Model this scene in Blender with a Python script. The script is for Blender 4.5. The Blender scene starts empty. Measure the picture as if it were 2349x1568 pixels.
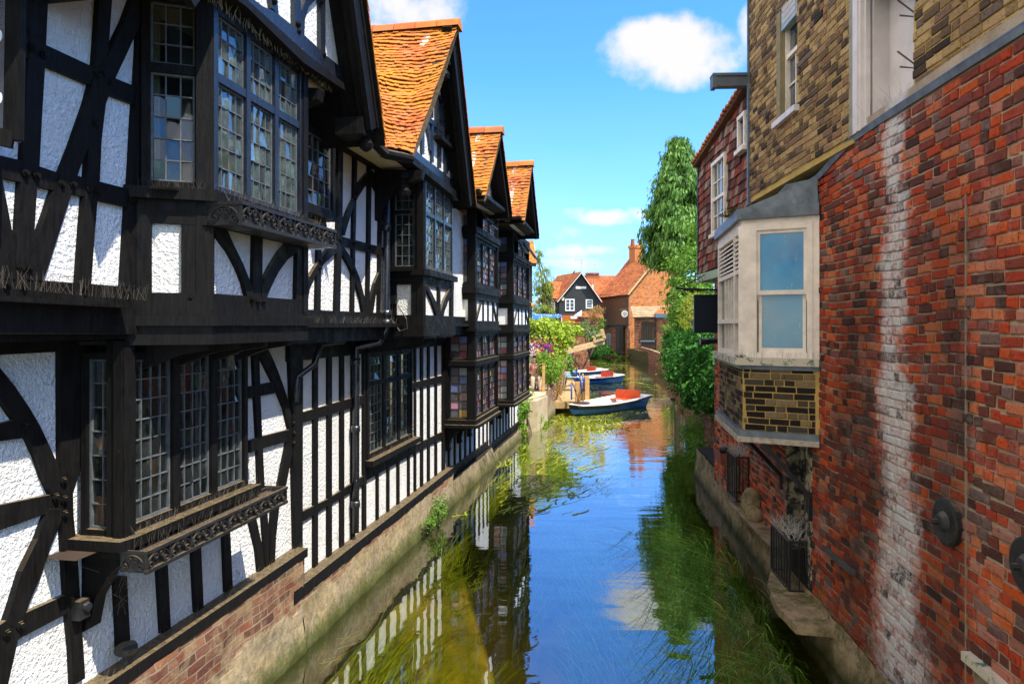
import bpy, bmesh, math, random
from mathutils import Vector, Matrix, noise
R = random.Random(7)
SC = bpy.context.scene
COL = SC.collection
V = Vector
CAM = V((0, 0, 3.4)); FPX = 1566.0; CX = 1174.5; HY = 745.0      # surveyed from the photograph, full picture = 2349 x 1568
CR = {'A': (0, 0), 'B': (401.5, 0), 'C': (802.9, 0), 'D': (0, 372.8), 'E': (401.5, 372.8), 'F': (802.9, 372.8),
      'G': (0, 745.5), 'H': (516.2, 745.5), 'I': (974.9, 688.2), 'J': (0, 1166.5), 'K': (573.5, 1166.5), 'L': (1147, 1166.5),
      'M': (1376.4, 286.7), 'N': (1577.1, 0), 'O': (1761.8, 229.4), 'P': (1548.4, 630.8), 'Q': (1548.4, 974.9)}
def C(k, *pts):
    ox, oy = CR[k]
    return [(ox + .25601 * x, oy + .25601 * y) for x, y in pts]
def ray(p): return V(((p[0] - CX) / FPX, 1, -(p[1] - HY) / FPX))
def at(px, py, Y): return CAM + ray((px, py)) * Y

class Pl:
    """upright wall plane: X = a + b*Y, n = outward normal"""
    def __init__(s, a, b, side=1, p0=None, d=None):
        s.d = V((b, 1, 0)).normalized() if d is None else V(d).normalized()
        s.n = V((s.d.y, -s.d.x, 0)) * side
        s.o = V((a, 0, 0)) if p0 is None else V((p0[0], p0[1], 0))
    def at(s, p, off=0):
        r = ray(p); t = ((s.o + s.n * off - CAM).dot(s.n)) / r.dot(s.n)
        return CAM + r * t
    def w(s, u, z, off=0):            # u = metres along the wall from its origin
        q = s.o + s.d * u + s.n * off
        return V((q.x, q.y, z))
    def u(s, P): return (P - s.o).dot(s.d)
    def uY(s, Y): return (Y - s.o.y) / s.d.y

class MB:
    def __init__(s): s.v = []; s.f = []; s.r = []; s.uv = {}
    def add(s, vs, fs, r=None):
        k = len(s.v); s.v += [tuple(x) for x in vs]
        r = R.random() if r is None else r
        for f in fs: s.f.append(tuple(k + i for i in f)); s.r.append(r)
    def prism(s, pts, ext, r=None):
        n = len(pts); e = V(ext)
        vs = [V(p) for p in pts] + [V(p) + e for p in pts]
        fs = [tuple(range(n)), tuple(range(2 * n - 1, n - 1, -1))] + [(i, i + n, (i + 1) % n + n, (i + 1) % n) for i in range(n)]
        s.add(vs, fs, r)
    def box(s, lo, hi, r=None):
        (a, b, c), (d, e, f) = lo, hi
        s.prism([(a, b, c), (d, b, c), (d, e, c), (a, e, c)], (0, 0, f - c), r)
    def wbox(s, pl, u0, u1, z0, z1, o0, o1, r=None):      # box in wall coordinates
        s.prism([pl.w(u0, z0, o0), pl.w(u1, z0, o0), pl.w(u1, z1, o0), pl.w(u0, z1, o0)], pl.n * (o1 - o0), r)
    def bar(s, p, q, w, h, up=(0, 0, 1), r=None):
        p = V(p); q = V(q); d = (q - p).normalized(); sd = d.cross(V(up))
        if sd.length < 1e-4: sd = d.cross(V((1, 0, 0)))
        sd.normalize(); u = sd.cross(d)
        a = sd * w / 2; b = u * h / 2
        s.prism([p - a - b, p + a - b, p + a + b, p - a + b], q - p, r)
    def tube(s, pts, rad, n=8, cap=True, r=None):
        pts = [V(p) for p in pts]; m = len(pts)
        rad = rad if isinstance(rad, (list, tuple)) else [rad] * m
        vs = []; prev = None
        for i, p in enumerate(pts):
            t = (pts[min(i + 1, m - 1)] - pts[max(i - 1, 0)]).normalized()
            if prev is None:
                x = t.cross(V((0, 0, 1)) if abs(t.z) < .9 else V((1, 0, 0))).normalized()
            else:
                x = (prev - t * prev.dot(t)).normalized()
            prev = x; y = t.cross(x)
            for k in range(n):
                a = 2 * math.pi * k / n
                vs.append(p + (x * math.cos(a) + y * math.sin(a)) * rad[i])
        fs = [(i * n + k, i * n + (k + 1) % n, (i + 1) * n + (k + 1) % n, (i + 1) * n + k) for i in range(m - 1) for k in range(n)]
        if cap: fs += [tuple(range(n - 1, -1, -1)), tuple(range((m - 1) * n, m * n))]
        s.add(vs, fs, r)
    def build(s, name, m, parent=None, smooth=False, fix=True, loc=None):
        if not s.f: return None
        base = V((0, 0, 0))
        if parent is not None:
            q = parent
            while q is not None: base += q.location; q = q.parent
        lo = V(loc) if loc is not None else V((0, 0, 0))
        me = bpy.data.meshes.new(name)
        b2 = base + lo
        me.from_pydata([(x - b2.x, y - b2.y, z - b2.z) for x, y, z in s.v], [], s.f)
        at_ = me.attributes.new('rnd', 'FLOAT', 'FACE'); at_.data.foreach_set('value', s.r)
        if fix:
            bm = bmesh.new(); bm.from_mesh(me); bmesh.ops.recalc_face_normals(bm, faces=bm.faces); bm.to_mesh(me); bm.free()
        if smooth: me.polygons.foreach_set('use_smooth', [True] * len(me.polygons))
        me.materials.append(m)
        o = bpy.data.objects.new(name, me); o.location = lo; COL.objects.link(o)
        if parent is not None: o.parent = parent
        return o

def tag(o, label=None, cat=None, group=None, kind=None):
    if label: o['label'] = label
    if cat: o['category'] = cat
    if group: o['group'] = group
    if kind: o['kind'] = kind
    return o
def thing(name, loc, label, cat, group=None):
    o = bpy.data.objects.new(name, None); o.location = loc; o.empty_display_size = .2; COL.objects.link(o)
    return tag(o, label, cat, group)
def copy_tree(o, parent=None):
    c = o.copy(); COL.objects.link(c); c.parent = parent
    for ch in list(o.children): copy_tree(ch, c)
    return c

# ---------------------------------------------------------------- materials
class N:
    def __init__(s, name, rough=.6, spec=.4):
        s.m = bpy.data.materials.new(name); s.m.use_nodes = True
        s.t = s.m.node_tree; s.n = s.t.nodes; s.l = s.t.links
        s.p = s.n['Principled BSDF']; s.out = s.n['Material Output']
        s.p.inputs['Roughness'].default_value = rough
        s.p.inputs['Specular IOR Level'].default_value = spec
        s.tc = s.n.new('ShaderNodeTexCoord')
        s.geo = s.n.new('ShaderNodeNewGeometry')
    def new(s, t, **kw):
        n = s.n.new(t)
        for k, v in kw.items():
            if hasattr(n, k): setattr(n, k, v)
            else: s.set(n.inputs[k.replace('_', ' ')], v)
        return n
    def set(s, i, v):
        if hasattr(v, 'is_linked') or hasattr(v, 'links'): s.l.new(v, i)
        else: i.default_value = v
    def pos(s, sc=(1, 1, 1)):
        mp = s.n.new('ShaderNodeMapping'); mp.inputs['Scale'].default_value = sc
        s.l.new(s.geo.outputs['Position'], mp.inputs['Vector']); return mp.outputs[0]
    def noise(s, scale, det=4, rough=.55, vec=None, dist=0.0):
        n = s.n.new('ShaderNodeTexNoise'); n.inputs['Scale'].default_value = scale
        n.inputs['Detail'].default_value = det; n.inputs['Roughness'].default_value = rough; n.inputs['Distortion'].default_value = dist
        s.l.new(vec if vec is not None else s.geo.outputs['Position'], n.inputs['Vector']); return n.outputs[0]
    def ramp(s, fac, stops, interp='LINEAR'):
        n = s.n.new('ShaderNodeValToRGB'); n.color_ramp.interpolation = interp
        e = n.color_ramp.elements
        while len(e) < len(stops): e.new(.5)
        for x, (p, c) in zip(e, stops):
            x.position = p; x.color = (c[0], c[1], c[2], 1) if isinstance(c, (tuple, list)) else (c, c, c, 1)
        s.l.new(fac, n.inputs[0]); return n.outputs[0]
    def mix(s, fac, a, b, mode='MIX'):
        n = s.n.new('ShaderNodeMix'); n.data_type = 'RGBA'; n.blend_type = mode
        for i, v in ((0, fac), (6, a), (7, b)):
            if isinstance(v, (tuple, list)) and len(v) == 3: v = (*v, 1)
            s.set(n.inputs[i], v)
        return n.outputs[2]
    def math(s, op, a, b=0.0, c=None, clamp=False):
        n = s.n.new('ShaderNodeMath'); n.operation = op; n.use_clamp = clamp
        s.set(n.inputs[0], a); s.set(n.inputs[1], b)
        if c is not None: s.set(n.inputs[2], c)
        return n.outputs[0]
    def attr(s, name='rnd'):
        n = s.n.new('ShaderNodeAttribute'); n.attribute_name = name; return n.outputs['Fac']
    def sep(s, o):
        n = s.n.new('ShaderNodeSeparateXYZ'); s.l.new(o, n.inputs[0]); return n.outputs
    def bump(s, h, strength=.5, dist=.01, prev=None):
        n = s.n.new('ShaderNodeBump'); n.inputs['Strength'].default_value = strength; n.inputs['Distance'].default_value = dist
        s.l.new(h, n.inputs['Height'])
        if prev is not None: s.l.new(prev, n.inputs['Normal'])
        return n.outputs[0]
    def done(s, col=None, rough=None, normal=None):
        if col is not None: s.set(s.p.inputs['Base Color'], (*col, 1) if isinstance(col, tuple) and len(col) == 3 else col)
        if rough is not None: s.set(s.p.inputs['Roughness'], rough)
        if normal is not None: s.l.new(normal, s.p.inputs['Normal'])
        return s.m

def simple(name, col, rough=.6, var=.25, scale=8, spec=.4, bump=0, metallic=0):
    k = N(name, rough, spec)
    n = k.noise(scale, 5, .6)
    f = k.ramp(n, [(.3, 1 - var), (.7, 1 + var * .4)])
    c = k.mix(1.0, col, f, 'MULTIPLY')
    k.p.inputs['Metallic'].default_value = metallic
    nm = k.bump(k.noise(scale * 4, 5, .65), bump, .01) if bump else None
    return k.done(c, None, nm)

def m_timber(name='black_timber', base=(.0042, .0038, .0036), dust=(.20, .15, .085), amt=.70, rough=.45, spec=.10):
    k = N(name, rough, spec)
    g = k.noise(14, 5, .7, k.pos((3, 3, .35)))
    c = k.mix(k.ramp(g, [(.35, 0), (.75, 1)]), base, tuple(x * 2.0 + .003 for x in base))
    sp = k.noise(55, 3, .75)
    big = k.noise(2.2, 3, .6)
    msk = k.math('MULTIPLY', k.ramp(sp, [(amt, 0), (amt + .07, 1)]), k.ramp(big, [(.4, .08), (.68, .85)]))
    c = k.mix(msk, c, dust)
    # dust lies on upward faces
    nz = k.sep(k.geo.outputs['Normal'])[2]
    up = k.math('MULTIPLY', k.ramp(nz, [(.5, 0), (.9, 1)]), k.ramp(k.noise(22, 4, .7), [(.3, .2), (.6, .9)]))
    c = k.mix(up, c, tuple(x * .9 for x in dust))
    h = k.bump(g, .35, .012); h = k.bump(sp, .25, .006, h)
    return k.done(c, k.ramp(k.noise(9, 3), [(.3, rough * .8), (.7, rough * 1.7)]), h)

def m_plaster():
    k = N('white_roughcast', .85, .2)
    n1 = k.noise(34, 4, .6); n2 = k.noise(75, 3, .6)
    h = k.math('ADD', k.ramp(n1, [(.3, 0), (.7, 1)]), k.math('MULTIPLY', n2, .5))
    d = k.noise(1.6, 5, .65)
    c = k.mix(k.ramp(d, [(.42, 0), (.75, .55)]), (.80, .80, .79), (.60, .585, .54))
    st = k.ramp(k.noise(1.0, 5, .7, k.pos((5, 5, .55))), [(.52, 0), (.74, .5)])
    c = k.mix(k.math('MULTIPLY', st, k.ramp(k.noise(.9, 3), [(.4, .1), (.65, 1)])), c, (.38, .355, .30))
    cr = k.n.new('ShaderNodeTexVoronoi'); cr.feature = 'DISTANCE_TO_EDGE'; cr.inputs['Scale'].default_value = 1.5; k.l.new(k.math('ADD', 0, 0), cr.inputs['W']) if False else None
    wv = k.n.new('ShaderNodeTexNoise'); wv.inputs['Scale'].default_value = 3; k.l.new(k.geo.outputs['Position'], wv.inputs['Vector'])
    av = k.n.new('ShaderNodeVectorMath'); av.operation = 'MULTIPLY_ADD'; k.l.new(wv.outputs[1], av.inputs[0]); av.inputs[1].default_value = (.5, .5, .5); k.l.new(k.geo.outputs['Position'], av.inputs[2]); k.l.new(av.outputs[0], cr.inputs['Vector'])
    c = k.mix(k.math('MULTIPLY', k.ramp(cr.outputs[0], [(.0, .5), (.006, 0)]), k.ramp(k.noise(.7, 2), [(.5, 0), (.6, 1)])), c, (.12, .10, .08))
    pit = k.ramp(n1, [(.25, 1), (.38, 0)])
    c = k.mix(k.math('MULTIPLY', pit, .35), c, (.42, .41, .38))
    return k.done(c, None, k.bump(h, .85, .022))
def m_smooth_plaster():
    k = N('white_render', .8, .2)
    c = k.mix(k.ramp(k.noise(3, 4), [(.4, 0), (.7, .5)]), (.78, .77, .74), (.6, .58, .53))
    return k.done(c, None, k.bump(k.noise(30, 4), .3, .01))

def m_glass(name, tint=(.85, .93, .92), fac0=.25, ior=1.9, film=.25, filmcol=(.10, .14, .14)):
    """old window glass: mirror coat over a dirty, partly see-through sheet"""
    k = N(name, .5); n = k.n
    fr = n.new('ShaderNodeFresnel'); fr.inputs['IOR'].default_value = ior
    gl = n.new('ShaderNodeBsdfGlossy'); gl.inputs['Roughness'].default_value = .04; gl.inputs['Color'].default_value = (.95, .97, 1, 1)
    tr = n.new('ShaderNodeBsdfTransparent'); tr.inputs['Color'].default_value = (*tint, 1)
    df = n.new('ShaderNodeBsdfDiffuse')
    r = k.attr()
    k.set(df.inputs['Color'], k.mix(r, tuple(x * .5 for x in filmcol), tuple(min(1, x * 1.5) for x in filmcol)))
    m1 = n.new('ShaderNodeMixShader'); dirt = k.ramp(k.noise(9, 4, .7), [(.3, film * .4), (.75, film * 1.8)])
    k.l.new(dirt, m1.inputs[0]); k.l.new(tr.outputs[0], m1.inputs[1]); k.l.new(df.outputs[0], m1.inputs[2])
    m2 = n.new('ShaderNodeMixShader'); k.l.new(fr.outputs[0], m2.inputs[0]); k.l.new(m1.outputs[0], m2.inputs[1]); k.l.new(gl.outputs[0], m2.inputs[2])
    nb = k.bump(k.noise(7, 2), .06, .02); k.l.new(nb, gl.inputs['Normal'])
    n.remove(k.p); k.l.new(m2.outputs[0], k.out.inputs[0]); return k.m

def m_stained():
    k = N('stained_glass', .12, .8)
    r = k.attr()
    c = k.ramp(r, [(0, (.03, .022, .024)), (.18, (.22, .05, .06)), (.30, (.07, .055, .06)), (.42, (.08, .12, .30)), (.52, (.22, .26, .24)),
                   (.62, (.20, .09, .075)), (.72, (.34, .20, .19)), (.80, (.06, .065, .09)), (.88, (.42, .18, .28)), (.95, (.40, .22, .03))], 'CONSTANT')
    c = k.mix(k.ramp(k.noise(40, 3, .7), [(.3, 0), (.8, .35)]), c, (.22, .20, .20))
    return k.done(c, k.ramp(k.noise(60, 3), [(.3, .08), (.7, .3)]), k.bump(k.noise(45, 3), .25, .01))

def m_lead(): return simple('lead_came', (.10, .108, .112), .5, .45, 20)

def m_tile(name='clay_tile', red=(.34, .085, .03), orange=(.50, .20, .025), lich=.5):
    k = N(name, .85, .15)
    r = k.attr()
    c = k.ramp(r, [(0, (red[0] * .55, red[1] * .6, red[2] * .7)), (.25, red), (.55, (red[0] * 1.15, red[1] * 1.25, red[2] * 1.1)), (.8, (.42, .15, .06)), (1, (.22, .09, .05))])
    b = k.noise(1.1, 4, .6); f = k.noise(9, 5, .7)
    m = k.math('MULTIPLY', k.ramp(b, [(lich - .15, 0), (lich + .12, 1)]), k.ramp(f, [(.36, .15), (.55, 1)]))
    c = k.mix(m, c, orange)
    w = k.ramp(k.noise(26, 4, .7), [(.66, 0), (.74, 1)])
    c = k.mix(k.math('MULTIPLY', w, .6), c, (.42, .36, .22))
    d = k.ramp(k.noise(40, 4, .75), [(.27, .75), (.38, 0)])
    c = k.mix(d, c, (.05, .03, .02))
    return k.done(c, None, k.bump(k.noise(45, 4, .7), .5, .012))

def m_brick(name, cols, stain=None, mortar=False, soot=.4):
    k = N(name, .88, .15)
    if mortar:
        c = k.mix(k.ramp(k.noise(5, 5), [(.3, 0), (.7, 1)]), cols[0], cols[1])
    else:
        c = k.ramp(k.attr(), cols, 'LINEAR')
        f = k.noise(30, 5, .7)
        c = k.mix(k.ramp(f, [(.28, .85), (.48, 0)]), c, (.07, .025, .018))
        c = k.mix(k.ramp(f, [(.62, 0), (.8, .5)]), c, (.55, .30, .20))
        s = k.noise(1.3, 5, .65)
        c = k.mix(k.math('MULTIPLY', k.ramp(s, [(.45, 0), (.7, 1)]), soot), c, (.035, .025, .02))
    if stain: c = stain(k, c)
    return k.done(c, None, k.bump(k.noise(60, 5, .7), 1.0, .02))

def m_leaf(name, dark, light, rough=.5, trans=.35):
    k = N(name, rough, .35)
    r = k.attr(); b = k.noise(.9, 3)
    f = k.math('ADD', k.math('MULTIPLY', r, .75), k.math('MULTIPLY', k.ramp(b, [(.3, 0), (.7, 1)]), .3), clamp=True)
    c = k.ramp(f, [(0, dark), (.55, tuple((a + c_) / 2 for a, c_ in zip(dark, light))), (1, light)])
    k.done(c)
    tl = k.n.new('ShaderNodeBsdfTranslucent'); k.l.new(c, tl.inputs['Color'])
    mx = k.n.new('ShaderNodeMixShader'); mx.inputs[0].default_value = trans
    k.l.new(k.p.outputs[0], mx.inputs[1]); k.l.new(tl.outputs[0], mx.inputs[2]); k.l.new(mx.outputs[0], k.out.inputs[0])
    return k.m
# ---------------------------------------------------------------- the timber framed houses along the water
TIM = m_timber(); TIMG = m_timber('gloss_black_timber', (.007, .009, .014), (.10, .08, .05), .72, .22, .6); PLA = m_plaster(); PLS = m_smooth_plaster(); LEAD = m_lead()
GL_UP = m_glass('old_window_glass', (.70, .78, .76), ior=2.3, film=.42, filmcol=(.10, .16, .15))
GL_DK = m_glass('dark_window_glass', (.75, .80, .78), ior=1.6, film=.18, filmcol=(.06, .075, .075))
STG = m_stained(); IRON = m_timber('black_iron', (.009, .009, .0095), (.16, .12, .07), .66, .38, .4)
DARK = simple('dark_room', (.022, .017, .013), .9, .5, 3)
TILE = m_tile(); TILE_O = m_tile('lichened_clay_tile', (.40, .10, .03), (.48, .20, .025), .44); TILE_R = m_tile('red_clay_tile', (.36, .09, .035), (.50, .22, .03), .58)
MORT = simple('mortar', (.40, .33, .23), .9, .35, 20, .1, .4)

L0 = Pl(-3.62, .181); L1 = Pl(-3.25, .181); LB1 = Pl(-2.855, .181); LB0 = Pl(-3.27, .181); LB2 = Pl(-2.80, .181)
LG = Pl(-2.5, .181); LGW = Pl(-2.78, .181); L3 = Pl(-3.03, .181); LP = Pl(-3.47, .181)
def sideplane(A, B):                       # A on the wall, B on the bay corner; faces the camera
    A = V(A); B = V(B); p = Pl(0, 0, 1, A, (B - A).normalized())
    if p.n.y > 0: p.n = -p.n
    p.len = (B - A).length
    return p
def T(par, name, pl, pts, t=.035, back=.05, m=None):
    f = [pl.at(p, t) for p in pts]
    k = MB(); k.prism(f, pl.n * -(t + back)); return k.build(name, m or TIM, par)
def TP(par, name, pl, Y0, Y1, z0, z1, o0=-.05, o1=.035, m=None):      # the same from depths and heights
    k = MB(); k.wbox(pl, pl.uY(Y0), pl.uY(Y1), z0, z1, o0, o1); return k.build(name, m or TIM, par)
def wall(par, name, pl, u0, u1, z0, z1, holes=(), off=0, m=None, th=.12):
    us = sorted({u0, u1, *[max(u0, min(u1, h[0])) for h in holes], *[max(u0, min(u1, h[1])) for h in holes]})
    zs = sorted({z0, z1, *[max(z0, min(z1, h[2])) for h in holes], *[max(z0, min(z1, h[3])) for h in holes]})
    k = MB()
    for a, b in zip(us, us[1:]):
        for c, d in zip(zs, zs[1:]):
            um, zm = (a + b) / 2, (c + d) / 2
            if any(h[0] < um < h[1] and h[2] < zm < h[3] for h in holes): continue
            k.wbox(pl, a, b, c, d, off - th, off)
    return k.build(name, m or PLA, par, fix=False)
def window(par, pl, u0, u1, tiers, nl, cols, off=.0, fr=.05, mull=.06, fm=None, gm=None, cm=None, cw=.0085, tilt=.006, name='window', skip=(), depth=.09):
    """tiers = [(z0, z1, rows)] from the bottom up; nl lights side by side"""
    fm = fm or TIM; gm = gm or GL_UP; cm = cm or LEAD
    z0 = tiers[0][0]; z1 = tiers[-1][1]
    k = MB(); g = MB(); c = MB()
    o0, o1 = off - depth, off
    k.wbox(pl, u0, u0 + fr, z0, z1, o0, o1); k.wbox(pl, u1 - fr, u1, z0, z1, o0, o1)
    k.wbox(pl, u0 + fr, u1 - fr, z0, z0 + fr, o0, o1 - .002); k.wbox(pl, u0 + fr, u1 - fr, z1 - fr, z1, o0, o1 - .002)
    for (a, b, _), (c0, d0, _) in zip(tiers, tiers[1:]): k.wbox(pl, u0 + fr, u1 - fr, b, c0, o0, o1 - .004)
    W = (u1 - u0 - 2 * fr - mull * (nl - 1)) / nl
    for i in range(nl):
        a = u0 + fr + i * (W + mull); b = a + W
        if i: k.wbox(pl, a - mull, a, z0 + fr, z1 - fr, o0, o1 - .001)
        for ti, (t0, t1, rows) in enumerate(tiers):
            if (i, ti) in skip: continue
            y0 = max(t0, z0 + fr); y1 = min(t1, z1 - fr)
            cb = .014
            for q0, q1, s0, s1 in ((a, a + cb, y0, y1), (b - cb, b, y0, y1), (a + cb, b - cb, y0, y0 + cb), (a + cb, b - cb, y1 - cb, y1)):
                c.wbox(pl, q0, q1, s0, s1, off - .055, off - .028)
            for x in range(cols):
                if x: c.wbox(pl, a + W * x / cols - cw / 2, a + W * x / cols + cw / 2, y0 + cb, y1 - cb, off - .052, off - .034)
                for y in range(rows):
                    p0, p1 = a + W * x / cols, a + W * (x + 1) / cols
                    h0, h1 = y0 + (y1 - y0) * y / rows, y0 + (y1 - y0) * (y + 1) / rows
                    tu, tz = R.gauss(0, tilt), R.gauss(0, tilt)
                    g.add([pl.w(p0, h0, off - .044 - tu - tz), pl.w(p1, h0, off - .044 + tu - tz), pl.w(p1, h1, off - .044 + tu + tz), pl.w(p0, h1, off - .044 - tu + tz)], [(0, 1, 2, 3)])
            for y in range(1, rows):
                zz = y0 + (y1 - y0) * y / rows
                c.wbox(pl, a + cb, b - cb, zz - cw / 2, zz + cw / 2, off - .051, off - .033)
    f = k.build(name, fm, par)
    g.build('pane', gm, f, fix=False); c.build('lead_came' if cm is LEAD else 'glazing_bar', cm, f)
    return f
def spikes(par, pts_fn, n, h=.075, m=None, lean=.03, w=.0009, name='bird_spikes'):
    k = MB()
    for i in range(n):
        p = pts_fn(R.random())
        for _ in range(1):
            q = p + V((R.gauss(0, lean), R.gauss(0, lean), h * R.uniform(.7, 1.1)))
            k.tube([p, q], [w, w * .6], 3, False)
    return k.build(name, m or SPIKE, par, fix=False)
SPIKE = simple('weathered_wire', (.10, .085, .065), .6, .5, 30)
def scroll(k, pl, u, z, w, h, off):
    """one arched iron scroll: an arch ending in two curls with a pair of small curls inside"""
    def P(x, y): return pl.w(u + w * x, z + h * y, off)
    def curl(cx, cy, r, a0, turns, sgn):
        pts = []
        for i in range(26):
            f = i / 25; a = a0 + sgn * f * turns * 2 * math.pi; rr = r * (1 - .72 * f)
            pts.append(P(cx + rr * math.cos(a), cy + rr * math.sin(a) * w / h))
        return pts
    def strip(pts):
        t = .016; e = .006
        for p, q in zip(pts, pts[1:]): k.bar(p, q, e, t, pl.n)
    arch = [P(.5 + .47 * math.cos(a), .16 + .78 * math.sin(a)) for a in [math.pi * i / 16 for i in range(17)]]
    strip(arch)
    strip(curl(.16, .24, .135, math.pi, 1.4, 1)); strip(curl(.84, .24, .135, 0, 1.4, -1))
    strip(curl(.38, .66, .115, math.pi * .5, 1.5, 1)); strip(curl(.62, .66, .115, math.pi * .5, 1.5, -1))
def bolts(par, pl, pts, r=.017, off=.035):
    k = MB()
    for p in pts:
        c = pl.at(p, off)
        k.tube([c - pl.n * .005, c + pl.n * .022], [r, r * .9], 6)
        k.tube([c, c + pl.n * .008], [r * 1.5, r * 1.5], 6)
    return k.build('bolt_heads', TIM, par)
def tiles(k, bottom, top, rows, cols, rng, sag=0, th=.014, lap=1.35):
    """clay tiles on the ruled surface between the curves bottom(u) and top(u), u in 0..1"""
    for r in range(rows):
        v0 = r / rows; v1 = min(1.0, (r + lap) / rows)
        off = .5 * (r % 2)
        for c in range(-1, cols):
            a = (c + off) / cols + .0006; b = (c + 1 + off) / cols - .0006
            a = max(0, a); b = min(1, b)
            if b - a < .15 / cols: continue
            def S(u, v):
                u = max(0, min(1, u))
                p = bottom(u).lerp(top(u), v)
                p.z += -sag * math.sin(math.pi * v) * (1 - .3 * u) * min(1, 4 * u) + .012 * math.sin(7.1 * u + 1.3 * r * .35) + .008 * math.sin(3 * u + r * .9)
                return p
            e = (S((a + b) / 2 + .01, v0) - S((a + b) / 2 - .01, v0)); g = S((a + b) / 2, v1) - S((a + b) / 2, v0)
            n = e.cross(g).normalized()
            if n.z < 0: n = -n
            j = rng.uniform(-.006, .008); jj = rng.uniform(-.1, .1) / rows
            p = [S(a, v0 + jj) + n * (th * 1.6 + j), S(b, v0 + jj) + n * (th * 1.6 + j + rng.uniform(-.006, .006)), S(b, v1) + n * (.002 + j), S(a, v1) + n * (.002 + j)]
            k.prism(p, n * -th, rng.random())
def rooftiles(par, bottom, top, rows, cols, m, sag=0, under=True):
    k = MB(); tiles(k, bottom, top, rows, cols, random.Random(rows * 7 + cols), sag)
    o = k.build('roof', m, par, fix=False)
    if under:
        q = MB(); n = 6
        for i in range(n):
            a, b = i / n, (i + 1) / n
            G_ = lambda u, v: bottom(u).lerp(top(u), v) + V((0, 0, -.08 - sag * math.sin(math.pi * v)))
            for j in range(5):
                c, d = j / 5, (j + 1) / 5; q.add([G_(a, c), G_(b, c), G_(b, d), G_(a, d)], [(0, 1, 2, 3)])
        q.build('roof_boarding', TIM, par, fix=False)
    return o
def line(*pts):
    pts = [V(p) for p in pts]
    def f(u):
        x = max(0, min(.99999, u)) * (len(pts) - 1); i = int(x); return pts[i].lerp(pts[i + 1], x - i)
    return f

# ================= house one: nearest the camera
H1 = thing('timbered_house', L0.w(4.6, 0, 0), 'near black and white timbered house with scrolled iron below its oriel window', 'house', 'timber framed houses by the water')
BACK = V((-.984, .178, 0))
uj = L1.uY(4.40); u69 = L1.uY(7.0)
# first floor wall, hole behind the oriel
wall(H1, 'upper_wall', L1, L1.uY(2.3), u69, 3.42, 5.75, [(L1.uY(4.42), L1.uY(5.85), 3.42, 5.6)])
A = lambda *p: C('A', *p)
T(H1, 'post', L1, A((290, -400), (285, -60), (270, 330), (235, 900), (205, 1450), (190, 1606), (165, 1990), (133, 2500), (287, 2510), (300, 2220), (335, 1670), (355, 1490), (375, 1100), (405, 590), (435, -60), (440, -400)))
T(H1, 'post', L1, A((945, -400), (895, -60), (850, 600), (830, 800), (795, 1320), (780, 1560), (762, 1750), (738, 2050), (703, 2555), (818, 2560), (850, 2100), (875, 1800), (895, 1620), (912, 1250), (950, 930), (970, 490), (1010, -60), (1060, -400)), .037)
T(H1, 'post', L1, A((1310, -400), (1290, -60), (1255, 240), (1222, 800), (1205, 1000), (1170, 1650), (1145, 1860), (1103, 2570), (1230, 2575), (1250, 1900), (1330, 1560), (1350, 800), (1390, 50), (1410, -400)), .038)
T(H1, 'brace', L1, A((1330, -400), (1205, -60), (1120, 180), (975, 480), (840, 700), (780, 930), (640, 1330), (555, 1545), (490, 1706), (380, 2030), (300, 2225), (230, 2500), (385, 2515), (430, 2400), (510, 2150), (640, 1745), (720, 1500), (880, 1110), (950, 930), (1040, 690), (1130, 500), (1262, 210), (1350, -60), (1480, -400)), .041)
T(H1, 'brace', L1, A((-250, 800), (-60, 1330), (20, 1596), (135, 2200), (140, 2500), (20, 2495), (-60, 2200), (-250, 1450)), .041)
T(H1, 'rail', L1, A((-500, -150), (-100, 160), (150, 275), (270, 335), (415, 405), (845, 605), (1040, 705), (1225, 780), (1215, 940), (985, 850), (830, 770), (405, 590), (255, 525), (145, 475), (-100, 370), (-500, 90)), .031)
T(H1, 'rail', L1, A((-500, 1180), (-150, 1350), (0, 1392), (205, 1440), (355, 1490), (555, 1560), (705, 1576), (780, 1606), (890, 1626), (1165, 1696), (1150, 1856), (880, 1796), (760, 1761), (640, 1741), (490, 1706), (340, 1671), (190, 1631), (20, 1596), (-150, 1565), (-500, 1420)), .033)
Dd = lambda *p: C('D', *p)
T(H1, 'jetty_beam', L1, Dd((-500, 1000), (-100, 1035), (385, 1055), (1180, 1115), (1195, 1275), (-100, 1190), (-500, 1160)), .034, .08)
T(H1, 'jetty_cornice', L1, Dd((-500, 1150), (-100, 1185), (1185, 1275), (1200, 1305), (-100, 1232), (-500, 1200)), .15, .02)
T(H1, 'jetty_fascia', L1, Dd((-500, 1200), (-100, 1230), (1185, 1295), (1235, 1535), (-100, 1535), (-500, 1535)), .06, .02)
bolts(H1, L1, A((290, 430), (390, 490), (870, 680), (985, 745), (850, 1110), (920, 660)) + Dd((225, 90), (325, 115), (550, 190), (650, 195), (800, 235), (872, 260), (182, 940), (258, 940), (1190, 335), (60, 1085), (210, 1085), (755, 1120), (1140, 1155)), .016, .04)
SOF = V((0, 0, .1))
def soffit(par, pa, pb, Y0, Y1, z, m=None, th=.06, name='soffit'):
    k = MB(); P = [pa.w(pa.uY(Y0), z), pa.w(pa.uY(Y1), z), pb.w(pb.uY(Y1), z), pb.w(pb.uY(Y0), z)]
    k.prism(P, (0, 0, th)); return k.build(name, m or TIM, par)
soffit(H1, L0, L1, 2.3, 7.0, 3.31, TIM)

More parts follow.
